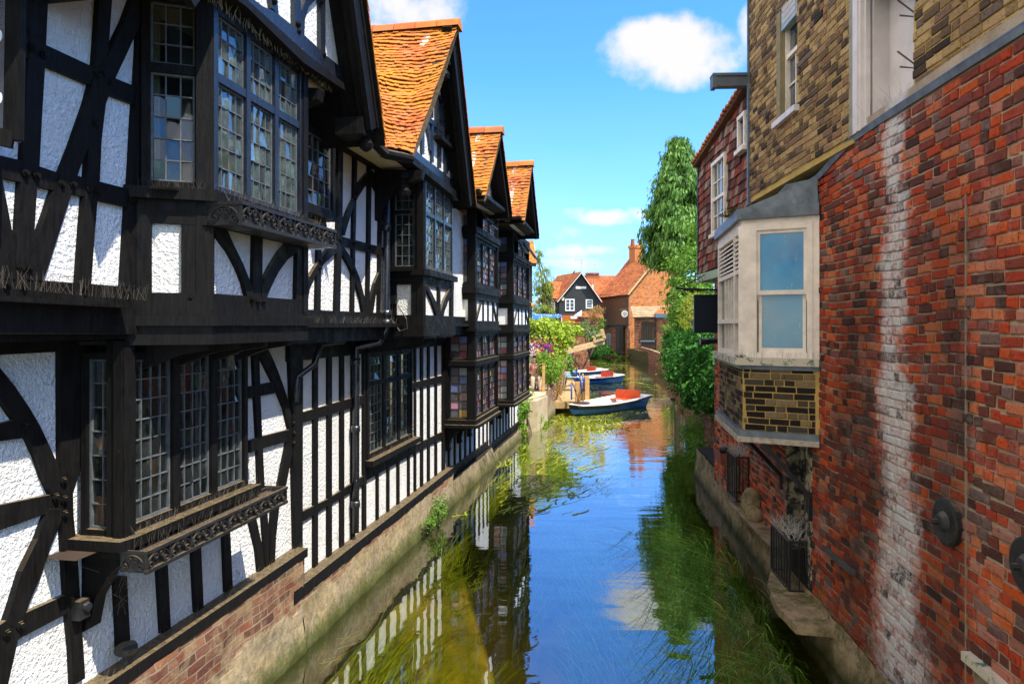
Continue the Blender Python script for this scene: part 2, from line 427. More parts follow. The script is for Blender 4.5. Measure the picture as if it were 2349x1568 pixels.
# oriel on the first floor
K1 = L1.w(L1.uY(4.416), 0); K2 = LB1.w(LB1.uY(4.56), 0); K3 = LB1.w(LB1.uY(5.80), 0)
S1 = sideplane(K1, K2)
ua, ub = LB1.uY(4.56), LB1.uY(5.80)
z_s, z_t, z_h = 4.29, 5.08, 5.56
window(H1, LB1, ua + .02, ub, [(z_s, z_t - .03, 5), (z_t + .03, z_h, 3)], 3, 4, .03, .05, .055, TIMG, name='oriel_window')
window(H1, S1, .05, S1.len - .03, [(z_s, z_t - .03, 5), (z_t + .03, z_h, 3)], 1, 3, .02, .05, gm=GL_DK, tilt=.003, name='oriel_window')
k = MB(); k.wbox(S1, S1.len - .07, S1.len + .035, 3.5, 5.62, -.05, .035); k.build('corner_post', TIM, H1)
k = MB(); k.wbox(LB1, ub - .01, ub + .07, 3.5, 5.62, -.3, .045); k.build('corner_post', TIM, H1)
def oriel_belt(par, name, z0, z1, pr, m=None, side=True, extra=0, SP=None, FP=None, u0=None, u1=None, d=.1):
    SP = SP or S1; FP = FP or LB1; u0 = ua if u0 is None else u0; u1 = ub if u1 is None else u1
    k = MB(); c = FP.w(u0, z0, pr); e = FP.w(u1 + .06, z0, pr); f = FP.w(u1 + .06, z0, -d)
    w0 = SP.w(-.04, z0, pr); w1 = SP.w(-.04, z0, -d); ci = FP.w(u0 + d, z0, -d)
    cc = SP.w(SP.len + pr * .7, z0, pr)
    k.prism([w0, cc, FP.w(u0 + pr * .3, z0, pr), e, f, ci, w1], (0, 0, z1 - z0)); return k.build(name, m or TIM, par)
oriel_belt(H1, 'sill', 4.215, 4.29, .085)
oriel_belt(H1, 'sill_rail', 4.06, 4.215, .03)
oriel_belt(H1, 'head_rail', 5.56, 5.66, .05)
oriel_belt(H1, 'lower_rail', 3.46, 3.61, .036)
oriel_belt(H1, 'cornice', 3.395, 3.46, .075)
oriel_belt(H1, 'fascia', 3.27, 3.395, .045)
# panels under the sill
wall(H1, 'oriel_panel', LB1, ua, ub, 3.5, 4.1, m=PLA, off=0); wall(H1, 'oriel_panel', S1, 0, S1.len - .03, 3.5, 4.1, off=0)
k = MB(); k.wbox(S1, 0, .11, 3.6, 4.07, -.04, .03); k.build('post', TIM, H1)
k = MB(); k.wbox(S1, S1.len - .16, S1.len - .07, 3.6, 4.07, -.04, .028); k.build('post', TIM, H1)
E = lambda *p: C('E', *p)
T(H1, 'brace', LB1, E((450, 560), (530, 740), (610, 900), (670, 1050), (700, 1150), (695, 1212), (650, 1200), (620, 1080), (570, 950), (490, 800), (400, 680), (300, 560)), .036)
T(H1, 'brace', LB1, E((1030, 700), (940, 800), (860, 930), (810, 1030), (780, 1110), (780, 1222), (820, 1215), (870, 1100), (930, 980), (1010, 870), (1100, 800), (1110, 730)), .036)
T(H1, 'post', LB1, E((712, 600), (788, 600), (782, 1215), (700, 1215)), .032)
T(H1, 'post', LB1, E((1100, 700), (1142, 700), (1142, 1245), (1088, 1230)), .038)
bolts(H1, LB1, E((690, 1225), (745, 1245), (795, 1245), (130, 1210)), .015, .045)
# right hand return of the oriel, plaster soffit, brackets below
kk = MB(); kk.add([LB1.w(ub + .03, 3.4, -.02), LB1.w(ub + .03, 5.6, -.02), L1.w(L1.uY(5.85), 5.6), L1.w(L1.uY(5.85), 3.4)], [(0, 1, 2, 3)]); kk.build('oriel_return', TIM, H1, fix=False)
def joist(par, Y, pa, pb, z0, z1, w=.09):
    k = MB(); a = pa.w(pa.uY(Y), 0); b = pb.w(pb.uY(Y), 0); d = (b - a).normalized(); s = d.cross(V((0, 0, 1)))
    pr = [(0, z1), (1, z1), (1.0, z1 - .05), (.75, z1 - .08), (.35, z0 + .03), (0, z0)]
    pts = [a.lerp(b, t) + V((0, 0, z)) - s * w / 2 for t, z in pr]; k.prism(pts, s * w); return k.build('joist_end', TIM, par)
for Y in (4.62, 5.0, 5.35, 5.72): joist(H1, Y, L0, Pl(-2.90, .181), 3.06, 3.28)
k = MB()
k.prism([L0.w(L0.uY(4.38), 3.27), L0.w(L0.uY(5.9), 3.27), LB1.w(ub + .05, 3.27, .03), LB1.w(ua, 3.27, .03)], (0, 0, .03)); k.build('oriel_floor', TIM, H1)
# interior seen through the panes: a dim room with pale curtains
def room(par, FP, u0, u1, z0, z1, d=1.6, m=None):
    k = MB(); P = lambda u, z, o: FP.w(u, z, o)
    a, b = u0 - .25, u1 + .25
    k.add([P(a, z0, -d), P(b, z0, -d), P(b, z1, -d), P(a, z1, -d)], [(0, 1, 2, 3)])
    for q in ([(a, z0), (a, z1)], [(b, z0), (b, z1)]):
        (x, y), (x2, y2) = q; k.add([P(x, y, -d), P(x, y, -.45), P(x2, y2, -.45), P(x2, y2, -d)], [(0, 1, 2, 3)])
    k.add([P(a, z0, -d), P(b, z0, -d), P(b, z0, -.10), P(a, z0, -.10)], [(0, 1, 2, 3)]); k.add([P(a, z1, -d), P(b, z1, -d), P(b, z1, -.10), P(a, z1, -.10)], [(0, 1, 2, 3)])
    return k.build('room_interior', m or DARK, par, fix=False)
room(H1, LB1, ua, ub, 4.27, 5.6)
CURT = simple('pale_curtain', (.42, .38, .27), .9, .2, 10)
def curtain(par, pl, u0, u1, z0, z1, off, m, waves=5):
    k = MB(); n = waves * 6; vs = []
    for i in range(n + 1):
        f = i / n; o = off + .018 * math.sin(f * waves * 6.28)
        vs += [pl.w(u0 + (u1 - u0) * f, z0, o), pl.w(u0 + (u1 - u0) * f, z1, o)]
    k.add(vs, [(2 * i, 2 * i + 2, 2 * i + 3, 2 * i + 1) for i in range(n)]); return k.build('curtain', m, par, smooth=True, fix=False)
for i in range(3):
    c = ua + .05 + (ub - ua) * (i + 1) / 3; curtain(H1, LB1, c - .13, c - .055, 4.3, 5.5, -.16, CURT, 2)
curtain(H1, S1, .06, .14, 4.45, 5.5, -.12, CURT, 2)
# spikes on the sill and above the head
spikes(H1, lambda t: LB1.w(ua + (ub - ua) * t, 4.288, .05 + R.uniform(-.03, .02)), 150)
spikes(H1, lambda t: S1.w(S1.len * t, 4.288, .05 + R.uniform(-.03, .02)), 46, .07)
spikes(H1, lambda t: L1.w(L1.uY(2.9) + (uj - L1.uY(2.9)) * t, 3.60 - .045 * t, .10 + R.uniform(-.04, .03)), 190, .105, None, .025)
# iron trough under the sill
def trough(name, label, FP, u0, u1, z0, z1, pr, sideP, s0, m=None, n=6, side_pl=None):
    t = thing(name, FP.w((u0 + u1) / 2, z0, pr), label, 'window box', 'scrolled iron window boxes')
    k = MB()
    k.wbox(FP, u0, u1, z0, z0 + .016, .02, pr); k.wbox(FP, u0, u1, z0 + .016, z1, pr - .02, pr - .012)
    k.wbox(FP, u0, u0 + .008, z0 + .016, z1, .02, pr - .02); k.wbox(FP, u1 - .008, u1, z0 + .016, z1, .02, pr - .02)
    k.wbox(FP, u0 + .008, u1 - .008, z0 + .016, z1, .02, .03)
    k.build('box', IRON, t)
    k = MB()
    for za, zb in ((z0 - .004, z0 + .02), (z1 - .012, z1 + .01)): k.wbox(FP, u0 - .01, u1 + .01, za, zb, pr - .012, pr + .012)
    for i in range(n + 1):
        x = u0 + (u1 - u0) * i / n; k.wbox(FP, x - .004, x + .004, z0 + .02, z1 - .012, pr - .012, pr + .006)
    for x in (u0 - .006, u1 - .002): k.wbox(FP, x, x + .008, z1 - .012, z1 + .01, .0, pr - .012)
    k.build('rim', IRON, t)
    k = MB(); w = (u1 - u0) / n
    for i in range(n): scroll(k, FP, u0 + w * i, z0 + .015, w, z1 - z0 - .02, pr + .002)
    sp = Pl(0, 0, 1, FP.w(u0, 0, 0), FP.n); sp.n = -FP.d; scroll(k, sp, .03, z0 + .015, pr - .04, z1 - z0 - .03, .004)
    k.build('scrollwork', IRON, t)
    k = MB(); k.wbox(FP, u0 + .02, u1 - .02, z0 + .03, z1 - .03, .03, pr - .03); k.build('compost', simple('dry_compost', (.10, .07, .045), .95, .5, 30), t)
    spikes(t, lambda q: FP.w(u0 + (u1 - u0) * q, z1 - .03, R.uniform(.04, pr - .03)), int(110 * (u1 - u0)), .12)
    return t
trough('window_box', 'upper iron window box with scrolls, fixed under the first floor oriel window', LB1, LB1.uY(4.53), LB1.uY(5.93), 4.06, 4.205, .26, None, 0)

# ground floor
u70 = L0.uY(7.02)
wall(H1, 'lower_wall', L0, L0.uY(2.3), u70, 1.0, 3.33, [(L0.uY(4.46), L0.uY(5.78), 1.95, 3.3)])
G = lambda *p: C('G', *p)
J = lambda *p: C('J', *p)
Hh = lambda *p: C('H', *p)
Kk = lambda *p: C('K', *p)
T(H1, 'brace', L0, G((-400, 0), (-200, 180), (0, 380), (130, 540), (260, 730), (360, 900), (450, 1090), (540, 1300), (545, 1500), (465, 1515), (400, 1380), (330, 1180), (250, 1010), (140, 850), (60, 740), (0, 650), (-200, 420), (-400, 230)), .04)
T(H1, 'rail', L0, G((-400, 960), (-150, 920), (140, 845), (245, 1005), (-150, 1060), (-400, 1110)), .034)
T(H1, 'post', L0, G((540, 0), (800, 0), (790, 600), (720, 1300), (655, 1500), (660, 1700), (695, 2050), (765, 3160), (655, 3225), (640, 2900), (600, 2500), (575, 2050), (555, 1700), (545, 1300)), .038)
T(H1, 'rail', L0, G((-400, 1690), (-150, 1640), (0, 1610), (465, 1515), (550, 1490), (560, 1640), (440, 1680), (0, 1835), (-150, 1890), (-400, 1960)), .033)
T(H1, 'brace', L0, J((440, 0), (340, 270), (200, 560), (110, 850), (55, 1020), (165, 1080), (230, 930), (290, 780), (370, 600), (460, 330), (556, 90), (556, 0)), .041)
T(H1, 'rail', L0, J((165, 960), (600, 765), (605, 935), (165, 1165)), .035)
T(H1, 'post', L0, J((-60, 1080), (55, 1000), (230, 935), (165, 1165), (75, 1568), (40, 1750), (-140, 1750)), .039)
T(H1, 'rail', L0, J((-500, 1260), (-60, 1080), (0, 1045), (0, 1180), (-500, 1480)), .033)
T(H1, 'head_beam', L0, G((-400, 0), (600, 0), (600, 235), (0, 265), (-400, 285)), .034)
for q in ([(1030, 600), (1138, 600), (1172, 1250), (1065, 1300)], [(1410, 420), (1500, 380), (1532, 1070), (1450, 1115)], [(1722, 300), (1800, 260), (1826, 880), (1755, 925)], [(2000, 130), (2060, 100), (2087, 710), (2025, 745)]): T(H1, 'stud', L0, J(*q), .032)
T(H1, 'stud', L0, Kk((-30, -30), (40, -60), (60, 95), (110, 330), (130, 560), (85, 600), (60, 350)), .034)
T(H1, 'stud', L0, Kk((102, -80), (150, -80), (175, 300), (172, 500), (142, 530), (130, 300)), .031)
T(H1, 'stud', L0, Kk((225, -120), (285, -120), (262, 0), (235, 250), (225, 480), (180, 500), (185, 250), (205, 0)), .036)
T(H1, 'stud', L0, Hh((250, 180), (305, 180), (320, 640), (335, 1000), (358, 1480), (305, 1480), (290, 1000), (270, 640)), .032)
T(H1, 'brace', L0, Hh((240, 120), (345, 120), (430, 300), (480, 420), (530, 560), (575, 700), (607, 830), (607, 960), (580, 930), (540, 760), (480, 610), (440, 520), (380, 400), (300, 240)), .036)
T(H1, 'rail', L0, Hh((215, 550), (445, 505), (490, 600), (215, 655)), .03)
T(H1, 'rail', L0, Hh((215, 1035), (330, 995), (600, 928), (612, 1022), (340, 1102), (215, 1142)), .033)
T(H1, 'brace', L0, Hh((570, 1000), (612, 1040), (605, 1150), (545, 1450), (480, 1450), (520, 1250)), .035)
T(H1, 'post', L0, Hh((572, 0), (702, 0), (699, 700), (697, 1650), (697, 2000), (632, 2010), (622, 1568), (608, 900), (590, 450)), .045)
T(H1, 'head_beam', L0, Hh((180, 40), (600, 40), (600, 150), (180, 190)), .037)
bolts(H1, L0, G((225, 910), (570, 1395), (500, 1540), (575, 1560)) + J((580, 50), (635, 820), (180, 1045), (62, 1120)) + Hh((610, 880), (615, 970), (612, 1060)), .018, .042)
TP(H1, 'sill', L0, 2.3, 7.24, .96, 1.05, -.05, .155)
spikes(H1, lambda t: L0.w(L0.uY(4.2) + (L0.uY(7.2) - L0.uY(4.2)) * t, 1.048, R.uniform(.06, .14)), 170, .08)
# ground floor window bay
Kb1 = L0.w(L0.uY(4.40), 0); Kb2 = LB0.w(LB0.uY(4.34), 0)
S0 = sideplane(Kb1, Kb2); va, vb = LB0.uY(4.34), LB0.uY(5.76)
ORG = simple('dark_shop_room', (.045, .027, .016), .9, .6, 2.5)
window(H1, LB0, va + .08, vb, [(2.05, 3.22, 8)], 3, 4, .0, .05, .075, gm=GL_DK, name='bay_window')
window(H1, S0, .05, S0.len - .03, [(2.05, 3.22, 7)], 1, 2, .0, .04, gm=GL_DK, name='bay_window')
k = MB(); k.wbox(LB0, va - .01, va + .085, 2.0, 3.3, -.10, .03); k.build('corner_post', TIM, H1)
k = MB(); k.wbox(S0, S0.len - .035, S0.len + .02, 2.0, 3.3, -.03, .025); k.build('corner_post', TIM, H1)
oriel_belt(H1, 'sill', 1.985, 2.05, .09, None, True, 0, S0, LB0, va, vb)
oriel_belt(H1, 'sill_rail', 1.92, 1.985, .03, None, True, 0, S0, LB0, va, vb)
kk = MB(); kk.add([LB0.w(vb + .0, 2.0, -.02), LB0.w(vb, 3.3, -.02), L0.w(L0.uY(5.80), 3.3), L0.w(L0.uY(5.80), 2.0)], [(0, 1, 2, 3)]); kk.build('bay_return', TIM, H1, fix=False)
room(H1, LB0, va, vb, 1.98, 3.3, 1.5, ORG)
ORC = simple('orange_cloth', (.80, .26, .035), .85, .25, 8); WOODT = simple('turned_wood', (.22, .09, .03), .4, .3, 20)
curtain(H1, LB0, va + .34, va + .47, 2.06, 2.50, -.085, ORC, 2); curtain(H1, LB0, va + .12, va + .28, 2.06, 2.2, -.09, ORC, 3); curtain(H1, S0, .06, .2, 2.07, 2.28, -.08, ORC, 2)
k = MB()
for i in range(5):
    u = va + .14 + .05 * i; k.tube([LB0.w(u, z, -.10) for z in (2.05, 2.09, 2.12, 2.2, 2.27, 2.31, 2.38)], [.02, .012, .02, .013, .02, .012, .016], 8)
k.bar(LB0.w(va + .1, 2.34, -.10), LB0.w(va + .36, 2.44, -.10), .03, .03); k.build('spindle_rail', WOODT, H1)
k = MB(); 
for u, z, r in ((.12, 2.62, .05), (.2, 2.3, .05), (.13, 2.1, .05)):
    c = S0.w(u, z, -.12); k.tube([c + V((0, 0, h)) for h in (-r, -r * .7, 0, r * .7, r)], [.004, r * .75, r, r * .75, .004], 10)
k.build('shelf_ornament', ORC, H1, smooth=True)
spikes(H1, lambda t: LB0.w(va + (vb - va) * t, 2.048, R.uniform(.01, .08)), 150, .075)
# timber bracket that carries the bay
k = MB()
prof = [(-.02, 1.90), (.30, 1.93), (.34, 1.90), (.20, 1.78), (.10, 1.62), (.055, 1.42), (-.02, 1.38)]
for uu in (L0.uY(4.46),):
    pts = [L0.w(uu, z, o) for o, z in prof]; k.prism(pts, L0.d * .10)
k.build('bracket', TIM, H1)
k = MB(); k.wbox(L0, L0.uY(4.5), L0.uY(5.8), 1.85, 1.93, -.02, .24); k.build('bay_floor', TIM, H1)
trough('window_box', 'lower iron window box with scrolls, hung under the ground floor bay window', LB0, LB0.uY(4.31), LB0.uY(6.02), 1.845, 1.975, .205, None, 0, n=8)
spikes(H1, lambda t: L0.w(L0.uY(4.46) + .1 * t, 1.5 + .3 * R.random(), .12 + .2 * R.random()), 24, .12, None, .1)

# small fittings on the wall
fl = thing('floodlight', L0.at(C('J', (1100, 1255))[0], .1), 'small black floodlight resting on the sill below the scrolled box', 'floodlight')
k = MB(); p = L0.at(C('J', (1060, 1270))[0], .13); q = L0.at(C('J', (1180, 1240))[0], .13); k.tube([p, p.lerp(q, .3), q], [.035, .048, .05], 10); k.build('housing', IRON, fl); k = MB(); k.bar(p.lerp(q, .5), p.lerp(q, .5) - V((0, 0, .1)), .03, .02); k.build('bracket', IRON, fl)
sb = thing('sensor_box', L0.at(C('J', (680, 940))[0], .08), 'dark weatherproof sensor box on the timber post under the bay bracket', 'sensor')
k = MB(); p = L0.at(C('J', (640, 1000))[0], .04); u_ = L0.u(p); k.wbox(L0, u_, u_ + .085, p.z, p.z + .12, .035, .10); k.build('case', IRON, sb); k = MB(); c_ = L0.w(u_ + .055, p.z + .07, .10); k.tube([c_, c_ + L0.n * .02, c_ + L0.n * .03], [.032, .028, .002], 10); k.build('lens', TIMG, sb)
# gable over house one
P_R = LG.at((870, 292)); AP = LG.w(LG.uY(5.60), 8.0); P_L = LG.w(LG.uY(3.7), 5.33)
GW_R = V((P_R.x, P_R.y, P_R.z))
def gable_wall(par, L_, A_, R_, sh=.30, m=None, zb=None):
    if zb is not None: L_ = L_.lerp(A_, (zb - L_.z) / (A_.z - L_.z)); R_ = R_.lerp(A_, (zb - R_.z) / (A_.z - R_.z))
    k = MB(); p = [q - LG.n * sh for q in (L_, A_, R_)]
    k.prism(p, LG.n * -.1); return k.build('gable_wall', m or PLA, par)
gw = (P_L, AP, P_R); gable_wall(H1, *gw, zb=5.66)
LGX = Pl(-2.5 - .30 / L0.d.y, .181)
Bb = lambda *p: C('B', *p)
T(H1, 'gable_beam', LGX, Bb((300, -320), (790, 60), (875, 95), (930, 130), (1075, 250), (1165, 320), (1310, 455), (1350, 495), (1500, 612), (1560, 760), (1540, 800), (650, 30), (300, -250)), .05, .05, TIMG)
T(H1, 'gable_moulding', LGX, Bb((300, -240), (650, 0), (1180, 480), (1530, 760), (1530, 815), (1150, 560), (640, 60), (300, -190)), .11, .05, TIM)
for q in ([(795, -700), (850, -700), (930, 130), (872, 75)], [(1070, -500), (1128, -500), (1128, 300), (1075, 250)], [(1305, -300), (1345, -300), (1350, 500), (1308, 460)], [(1340, -300), (1300, -40), (1200, 60), (1165, 180), (1160, 330), (1125, 290), (1130, 120), (1170, 0), (1250, -300)]): T(H1, 'gable_stud', LGX, Bb(*q), .04, .05, TIMG)
bolts(H1, LGX, Bb((890, 15), (1310, 12), (1105, 220), (1105, 285), (1330, 492)), .018, .045)
spikes(H1, lambda t: LG.w(LG.uY(4.35) + (LG.uY(6.2) - LG.uY(4.35)) * t, 5.52, -.30 + R.uniform(-.02, .05)), 190, .14, simple('pale_wire', (.30, .25, .16), .5), .035, .0018)
def barge(par, a, b, w=.22, th=.05, off=0.0, kick=None):
    """board under the verge from foot a to apex b"""
    k = MB(); d = (b - a).normalized(); dn = LG.n.cross(d); dn = dn if dn.z < 0 else -dn
    for o, ww, t in ((off, w, th), (off - th, w * .8, .08), (off + .012, w * .35, .02)):
        p = [a + LG.n * o, b + LG.n * o, b + dn * ww + LG.n * o, a + dn * ww + LG.n * o]; k.prism(p, LG.n * -t)
    o = k.build('barge_board', TIM, par)
    k = MB()                                                     # boarded underside of the verge
    p = [a + dn * .03, b + dn * .03, b + dn * .03 - LG.n * .34, a + dn * .03 - LG.n * .34]; k.prism(p, dn * .03); k.build('verge_soffit', TIM, par)
    return o
barge(H1, P_R, AP); barge(H1, P_L, AP)
def slope(par, foot, apex, back, rows, cols, m, extra=None):
    n = LG.n
    return rooftiles(par, line(foot + n * .05, foot + BACK * back), line(apex + n * .05, apex + BACK * back), rows, cols, m)
EA = (P_R - AP).normalized() * .10
slope(H1, P_R + EA, AP, 3.2, 34, 18, TILE_O); slope(H1, P_L - V((0, .1, .1)), AP, 3.2, 30, 18, TILE_O)
k = MB(); k.prism([LG.w(LG.uY(1.6), 5.55, -.40), LG.w(LG.uY(6.3), 5.55, -.40), L1.w(L1.uY(6.5), 5.5), L1.w(L1.uY(1.6), 5.5)], (0, 0, .04)); k.build('gable_soffit', PLS, H1)
def pendant(par, P, s=1.0):
    k = MB(); prof = [(0, .08), (-.05, .085), (-.07, .05), (-.10, .04), (-.13, .06), (-.16, .075), (-.2, .06), (-.23, .02)]
    k.tube([P + V((0, 0, z * s)) for z, r in prof], [r * s for z, r in prof], 10); return k.build('turned_pendant', TIM, par, smooth=False)
pendant(H1, P_R + V((-.12, -.05, -.02)))
k = MB(); k.wbox(LG, LG.uY(6.4), LG.uY(6.66), 5.2, 5.36, -.34, -.06); k.build('corner_bracket', TIM, H1)
k = MB(); pts = [L1.w(L1.uY(6.0), z, o) for o, z in ((0, 5.5), (.5, 5.45), (.48, 5.36), (.25, 5.28), (.1, 5.1), (.06, 4.85), (0, 4.8))]; k.prism(pts, L1.d * .12); k.build('bracket', TIM, H1)
k = MB(); k.prism([LG.w(LG.uY(1.5), 5.42, 0), LG.w(LG.uY(4.1), 5.42, 0), L1.w(L1.uY(4.2), 5.62), L1.w(L1.uY(1.5), 5.62)], (0, 0, .10)); k.build('eaves', TIM, H1)
# plinth under house one: patched brick and rubble stone
def plinth(par, Y0, Y1, z1, pl, m, nx=90, nz=14, seed=1, z0=-.7, flare=.16, name='plinth'):
    c_ = MB(); c_.wbox(pl, pl.uY(Y0) - .15, pl.uY(Y1) + .15, z0, z1 - .02, -.6, -.06); c_.build(name + '_core', DARK, par)
    k = MB(); vs = []; rng = random.Random(seed)
    for i in range(nx + 1):
        for j in range(nz + 1):
            Y = Y0 + (Y1 - Y0) * i / nx; z = z0 + (z1 - z0) * j / nz
            q = noise.noise(V((Y * 2.1, z * 3.2, seed))) * .035 + noise.noise(V((Y * 6.0, z * 8.0, seed + 3))) * .018 + flare * max(0, (.55 - z)) ** 1.6 * (.6 + .5 * noise.noise(V((Y * .9, seed, 0))))
            vs.append(pl.w(pl.uY(Y), z, q))
    k.add(vs, [(i * (nz + 1) + j, (i + 1) * (nz + 1) + j, (i + 1) * (nz + 1) + j + 1, i * (nz + 1) + j + 1) for i in range(nx) for j in range(nz)])
    return k.build(name, m, par, smooth=True, fix=False)
def m_plinth():
    k = N('patched_brick_and_stone', .9, .2)
    P = k.sep(k.geo.outputs['Position'])
    cx = k.n.new('ShaderNodeCombineXYZ'); k.l.new(k.math('MULTIPLY', P[1], 1.0), cx.inputs[0]); k.l.new(P[2], cx.inputs[1])
    nd = k.n.new('ShaderNodeTexNoise'); nd.inputs['Scale'].default_value = 3; k.l.new(cx.outputs[0], nd.inputs['Vector'])
    dv = k.n.new('ShaderNodeVectorMath'); dv.operation = 'MULTIPLY_ADD'; k.l.new(nd.outputs[1], dv.inputs[0]); dv.inputs[1].default_value = (.05, .05, 0); k.l.new(cx.outputs[0], dv.inputs[2])
    b = k.n.new('ShaderNodeTexBrick'); k.l.new(dv.outputs[0], b.inputs['Vector'])
    b.inputs['Color1'].default_value = (0, 0, 0, 1); b.inputs['Color2'].default_value = (1, 1, 1, 1); b.inputs['Mortar'].default_value = (.5, .5, .5, 1)
    b.inputs['Scale'].default_value = 1; b.inputs['Brick Width'].default_value = .23; b.inputs['Row Height'].default_value = .078; b.inputs['Mortar Size'].default_value = .008; b.inputs['Mortar Smooth'].default_value = .2
    bc = k.ramp(b.outputs[0], [(0, (.08, .035, .028)), (.3, (.20, .065, .035)), (.6, (.15, .065, .045)), (.85, (.26, .12, .06)), (1, (.24, .18, .10))])
    bc = k.mix(k.math('MULTIPLY', b.outputs['Fac'], .8), bc, (.25, .20, .14))
    vo = k.n.new('ShaderNodeTexVoronoi'); vo.inputs['Scale'].default_value = 3.6; k.l.new(dv.outputs[0], vo.inputs['Vector'])
    ve = k.n.new('ShaderNodeTexVoronoi'); ve.feature = 'DISTANCE_TO_EDGE'; ve.inputs['Scale'].default_value = 3.6; k.l.new(dv.outputs[0], ve.inputs['Vector'])
    vg = k.sep(vo.outputs['Color'])
    sc = k.ramp(vg[0], [(0, (.26, .20, .11)), (.4, (.36, .29, .18)), (.7, (.31, .26, .18)), (1, (.36, .27, .13))])
    sc = k.mix(k.ramp(k.noise(14, 6, .7), [(.35, .7), (.6, 0)]), sc, (.13, .10, .06))
    sc = k.mix(k.math('MULTIPLY', k.ramp(ve.outputs[0], [(.0, .4), (.05, 0)]), k.ramp(k.noise(6, 4), [(.4, .2), (.6, 1)])), sc, (.24, .20, .13))
    # stone low down and in patches, brick above
    f = k.math('ADD', k.math('MULTIPLY', P[2], 1.5), k.math('MULTIPLY', k.noise(.8, 3), 1.7))
    fm = k.ramp(k.math('SUBTRACT', f, 1.36), [(.28, 0), (.36, 1)])
    c = k.mix(fm, sc, bc)
    c = k.mix(k.ramp(k.noise(3.5, 7, .75), [(.46, 0), (.66, .85)]), c, (.34, .27, .16))
    c = k.mix(k.ramp(k.noise(9, 6, .75), [(.55, 0), (.7, .6)]), c, (.10, .075, .045))
    lo = k.math('ADD', P[2], k.math('MULTIPLY', k.noise(4, 4), .28))
    c = k.mix(k.ramp(lo, [(.16, 1), (.40, 0)]), c, (.05, .05, .015))
    c = k.mix(k.math('MULTIPLY', k.ramp(lo, [(.13, 0), (.2, 1), (.26, 1), (.42, 0)]), k.ramp(k.noise(20, 5), [(.4, 0), (.6, .8)])), c, (.06, .09, .01))
    h = k.math('ADD', k.math('MULTIPLY', k.noise(18, 6, .7), .7), k.mix(fm, k.ramp(ve.outputs[0], [(0, .86), (.15, 1)]), k.math('SUBTRACT', 1, b.outputs['Fac'])))
    return k.done(c, None, k.bump(h, .9, .025))
PLN = m_plinth()
plinth(H1, 2.2, 7.12, .965, LP, PLN, 120, 18, 1)
k = MB(); k.wbox(L0, L0.uY(2.2), L0.uY(6.5), 0, 6, -3.3, -2.2); k.build('rear_wall', DARK, H1)

# ================= house two
H2 = thing('timbered_house', L0.w(9.6, 0, 0), 'second timbered house under the large steep lichen-orange gable roof', 'house', 'timber framed houses by the water')
u69 = L1.uY(7.0001)
wall(H2, 'upper_wall', L1, L1.uY(5.9), L1.uY(13.4), 3.40, 5.5, [(L1.uY(9.05), L1.uY(10.3), 3.4, 5.4), (0, u69, 0, 9)])
post = lambda par, nm, pl, pts, t=.035: T(par, nm, pl, pts, t)
for nm, q, t in (('post', [(1472, -420), (1512, -420), (1500, 600), (1480, 1345), (1440, 1340), (1460, 600)], .038),
                 ('stud', [(1612, -300), (1642, -300), (1618, 700), (1608, 1360), (1582, 1355), (1595, 700)], .033),
                 ('stud', [(1738, -200), (1768, -200), (1754, 750), (1742, 1375), (1718, 1370), (1730, 750)], .033),
                 ('stud', [(1842, -100), (1862, -100), (1842, 1390), (1822, 1390)], .033),
                 ('stud', [(1280, 780), (1314, 780), (1306, 1330), (1268, 1325)], .033),
                 ('stud', [(1260, 150), (1302, 160), (1342, 400), (1368, 640), (1330, 640), (1305, 400)], .033),
                 ('rail', [(1180, 560), (1385, 625), (1505, 665), (1840, 755), (1930, 775), (1930, 850), (1845, 830), (1500, 745), (1400, 715), (1180, 650)], .030),
                 ('brace', [(1752, 62), (1660, 170), (1615, 300), (1555, 420), (1505, 560), (1505, 655), (1522, 655), (1548, 560), (1592, 420), (1642, 310), (1692, 230), (1752, 165)], .036),
                 ('brace', [(1762, 62), (1800, 110), (1845, 230), (1875, 370), (1915, 560), (1925, 660), (1910, 660), (1870, 480), (1848, 370), (1806, 260), (1762, 165)], .036),
                 ('brace', [(1470, 700), (1400, 735), (1298, 870), (1208, 1020), (1158, 1180), (1138, 1310), (1176, 1310), (1212, 1120), (1262, 1010), (1342, 900), (1470, 790)], .037),
                 ('brace', [(1482, 700), (1510, 750), (1585, 860), (1655, 1030), (1704, 1220), (1730, 1372), (1692, 1370), (1666, 1220), (1621, 1070), (1566, 930), (1482, 790)], .037),
                 ('brace', [(1848, 940), (1790, 1080), (1753, 1230), (1740, 1375), (1772, 1375), (1802, 1180), (1848, 1060)], .036),
                 ('post', [(1900, -100), (1935, -100), (1920, 1395), (1890, 1390)], .03)):
    T(H2, nm, L1, E(*q), t)
T(H2, 'rail', L1, Bb((1130, 1230), (1480, 1290), (1750, 1420), (1935, 1480), (1935, 1400), (1750, 1330), (1480, 1180), (1130, 1050)), .045)
bolts(H2, L1, E((1478, 690), (1605, 725), (1745, 765), (1605, 985), (1300, 880), (1298, 945), (1625, 280), (1608, 330)), .016, .04)
TP(H2, 'jetty_beam', L1, 5.92, 13.3, 3.42, 3.55, -.05, .05); TP(H2, 'jetty_cornice', L1, 5.92, 13.3, 3.375, 3.42, -.05, .15); TP(H2, 'jetty_fascia', L1, 5.92, 13.3, 3.22, 3.375, -.05, .06)
spikes(H2, lambda t: L1.w(L1.uY(6.0) + (L1.uY(9.0) - L1.uY(6.0)) * t, 3.42, R.uniform(.06, .14)), 150, .08)
soffit(H2, L0, L1, 7.0, 13.0, 3.24, TIM)
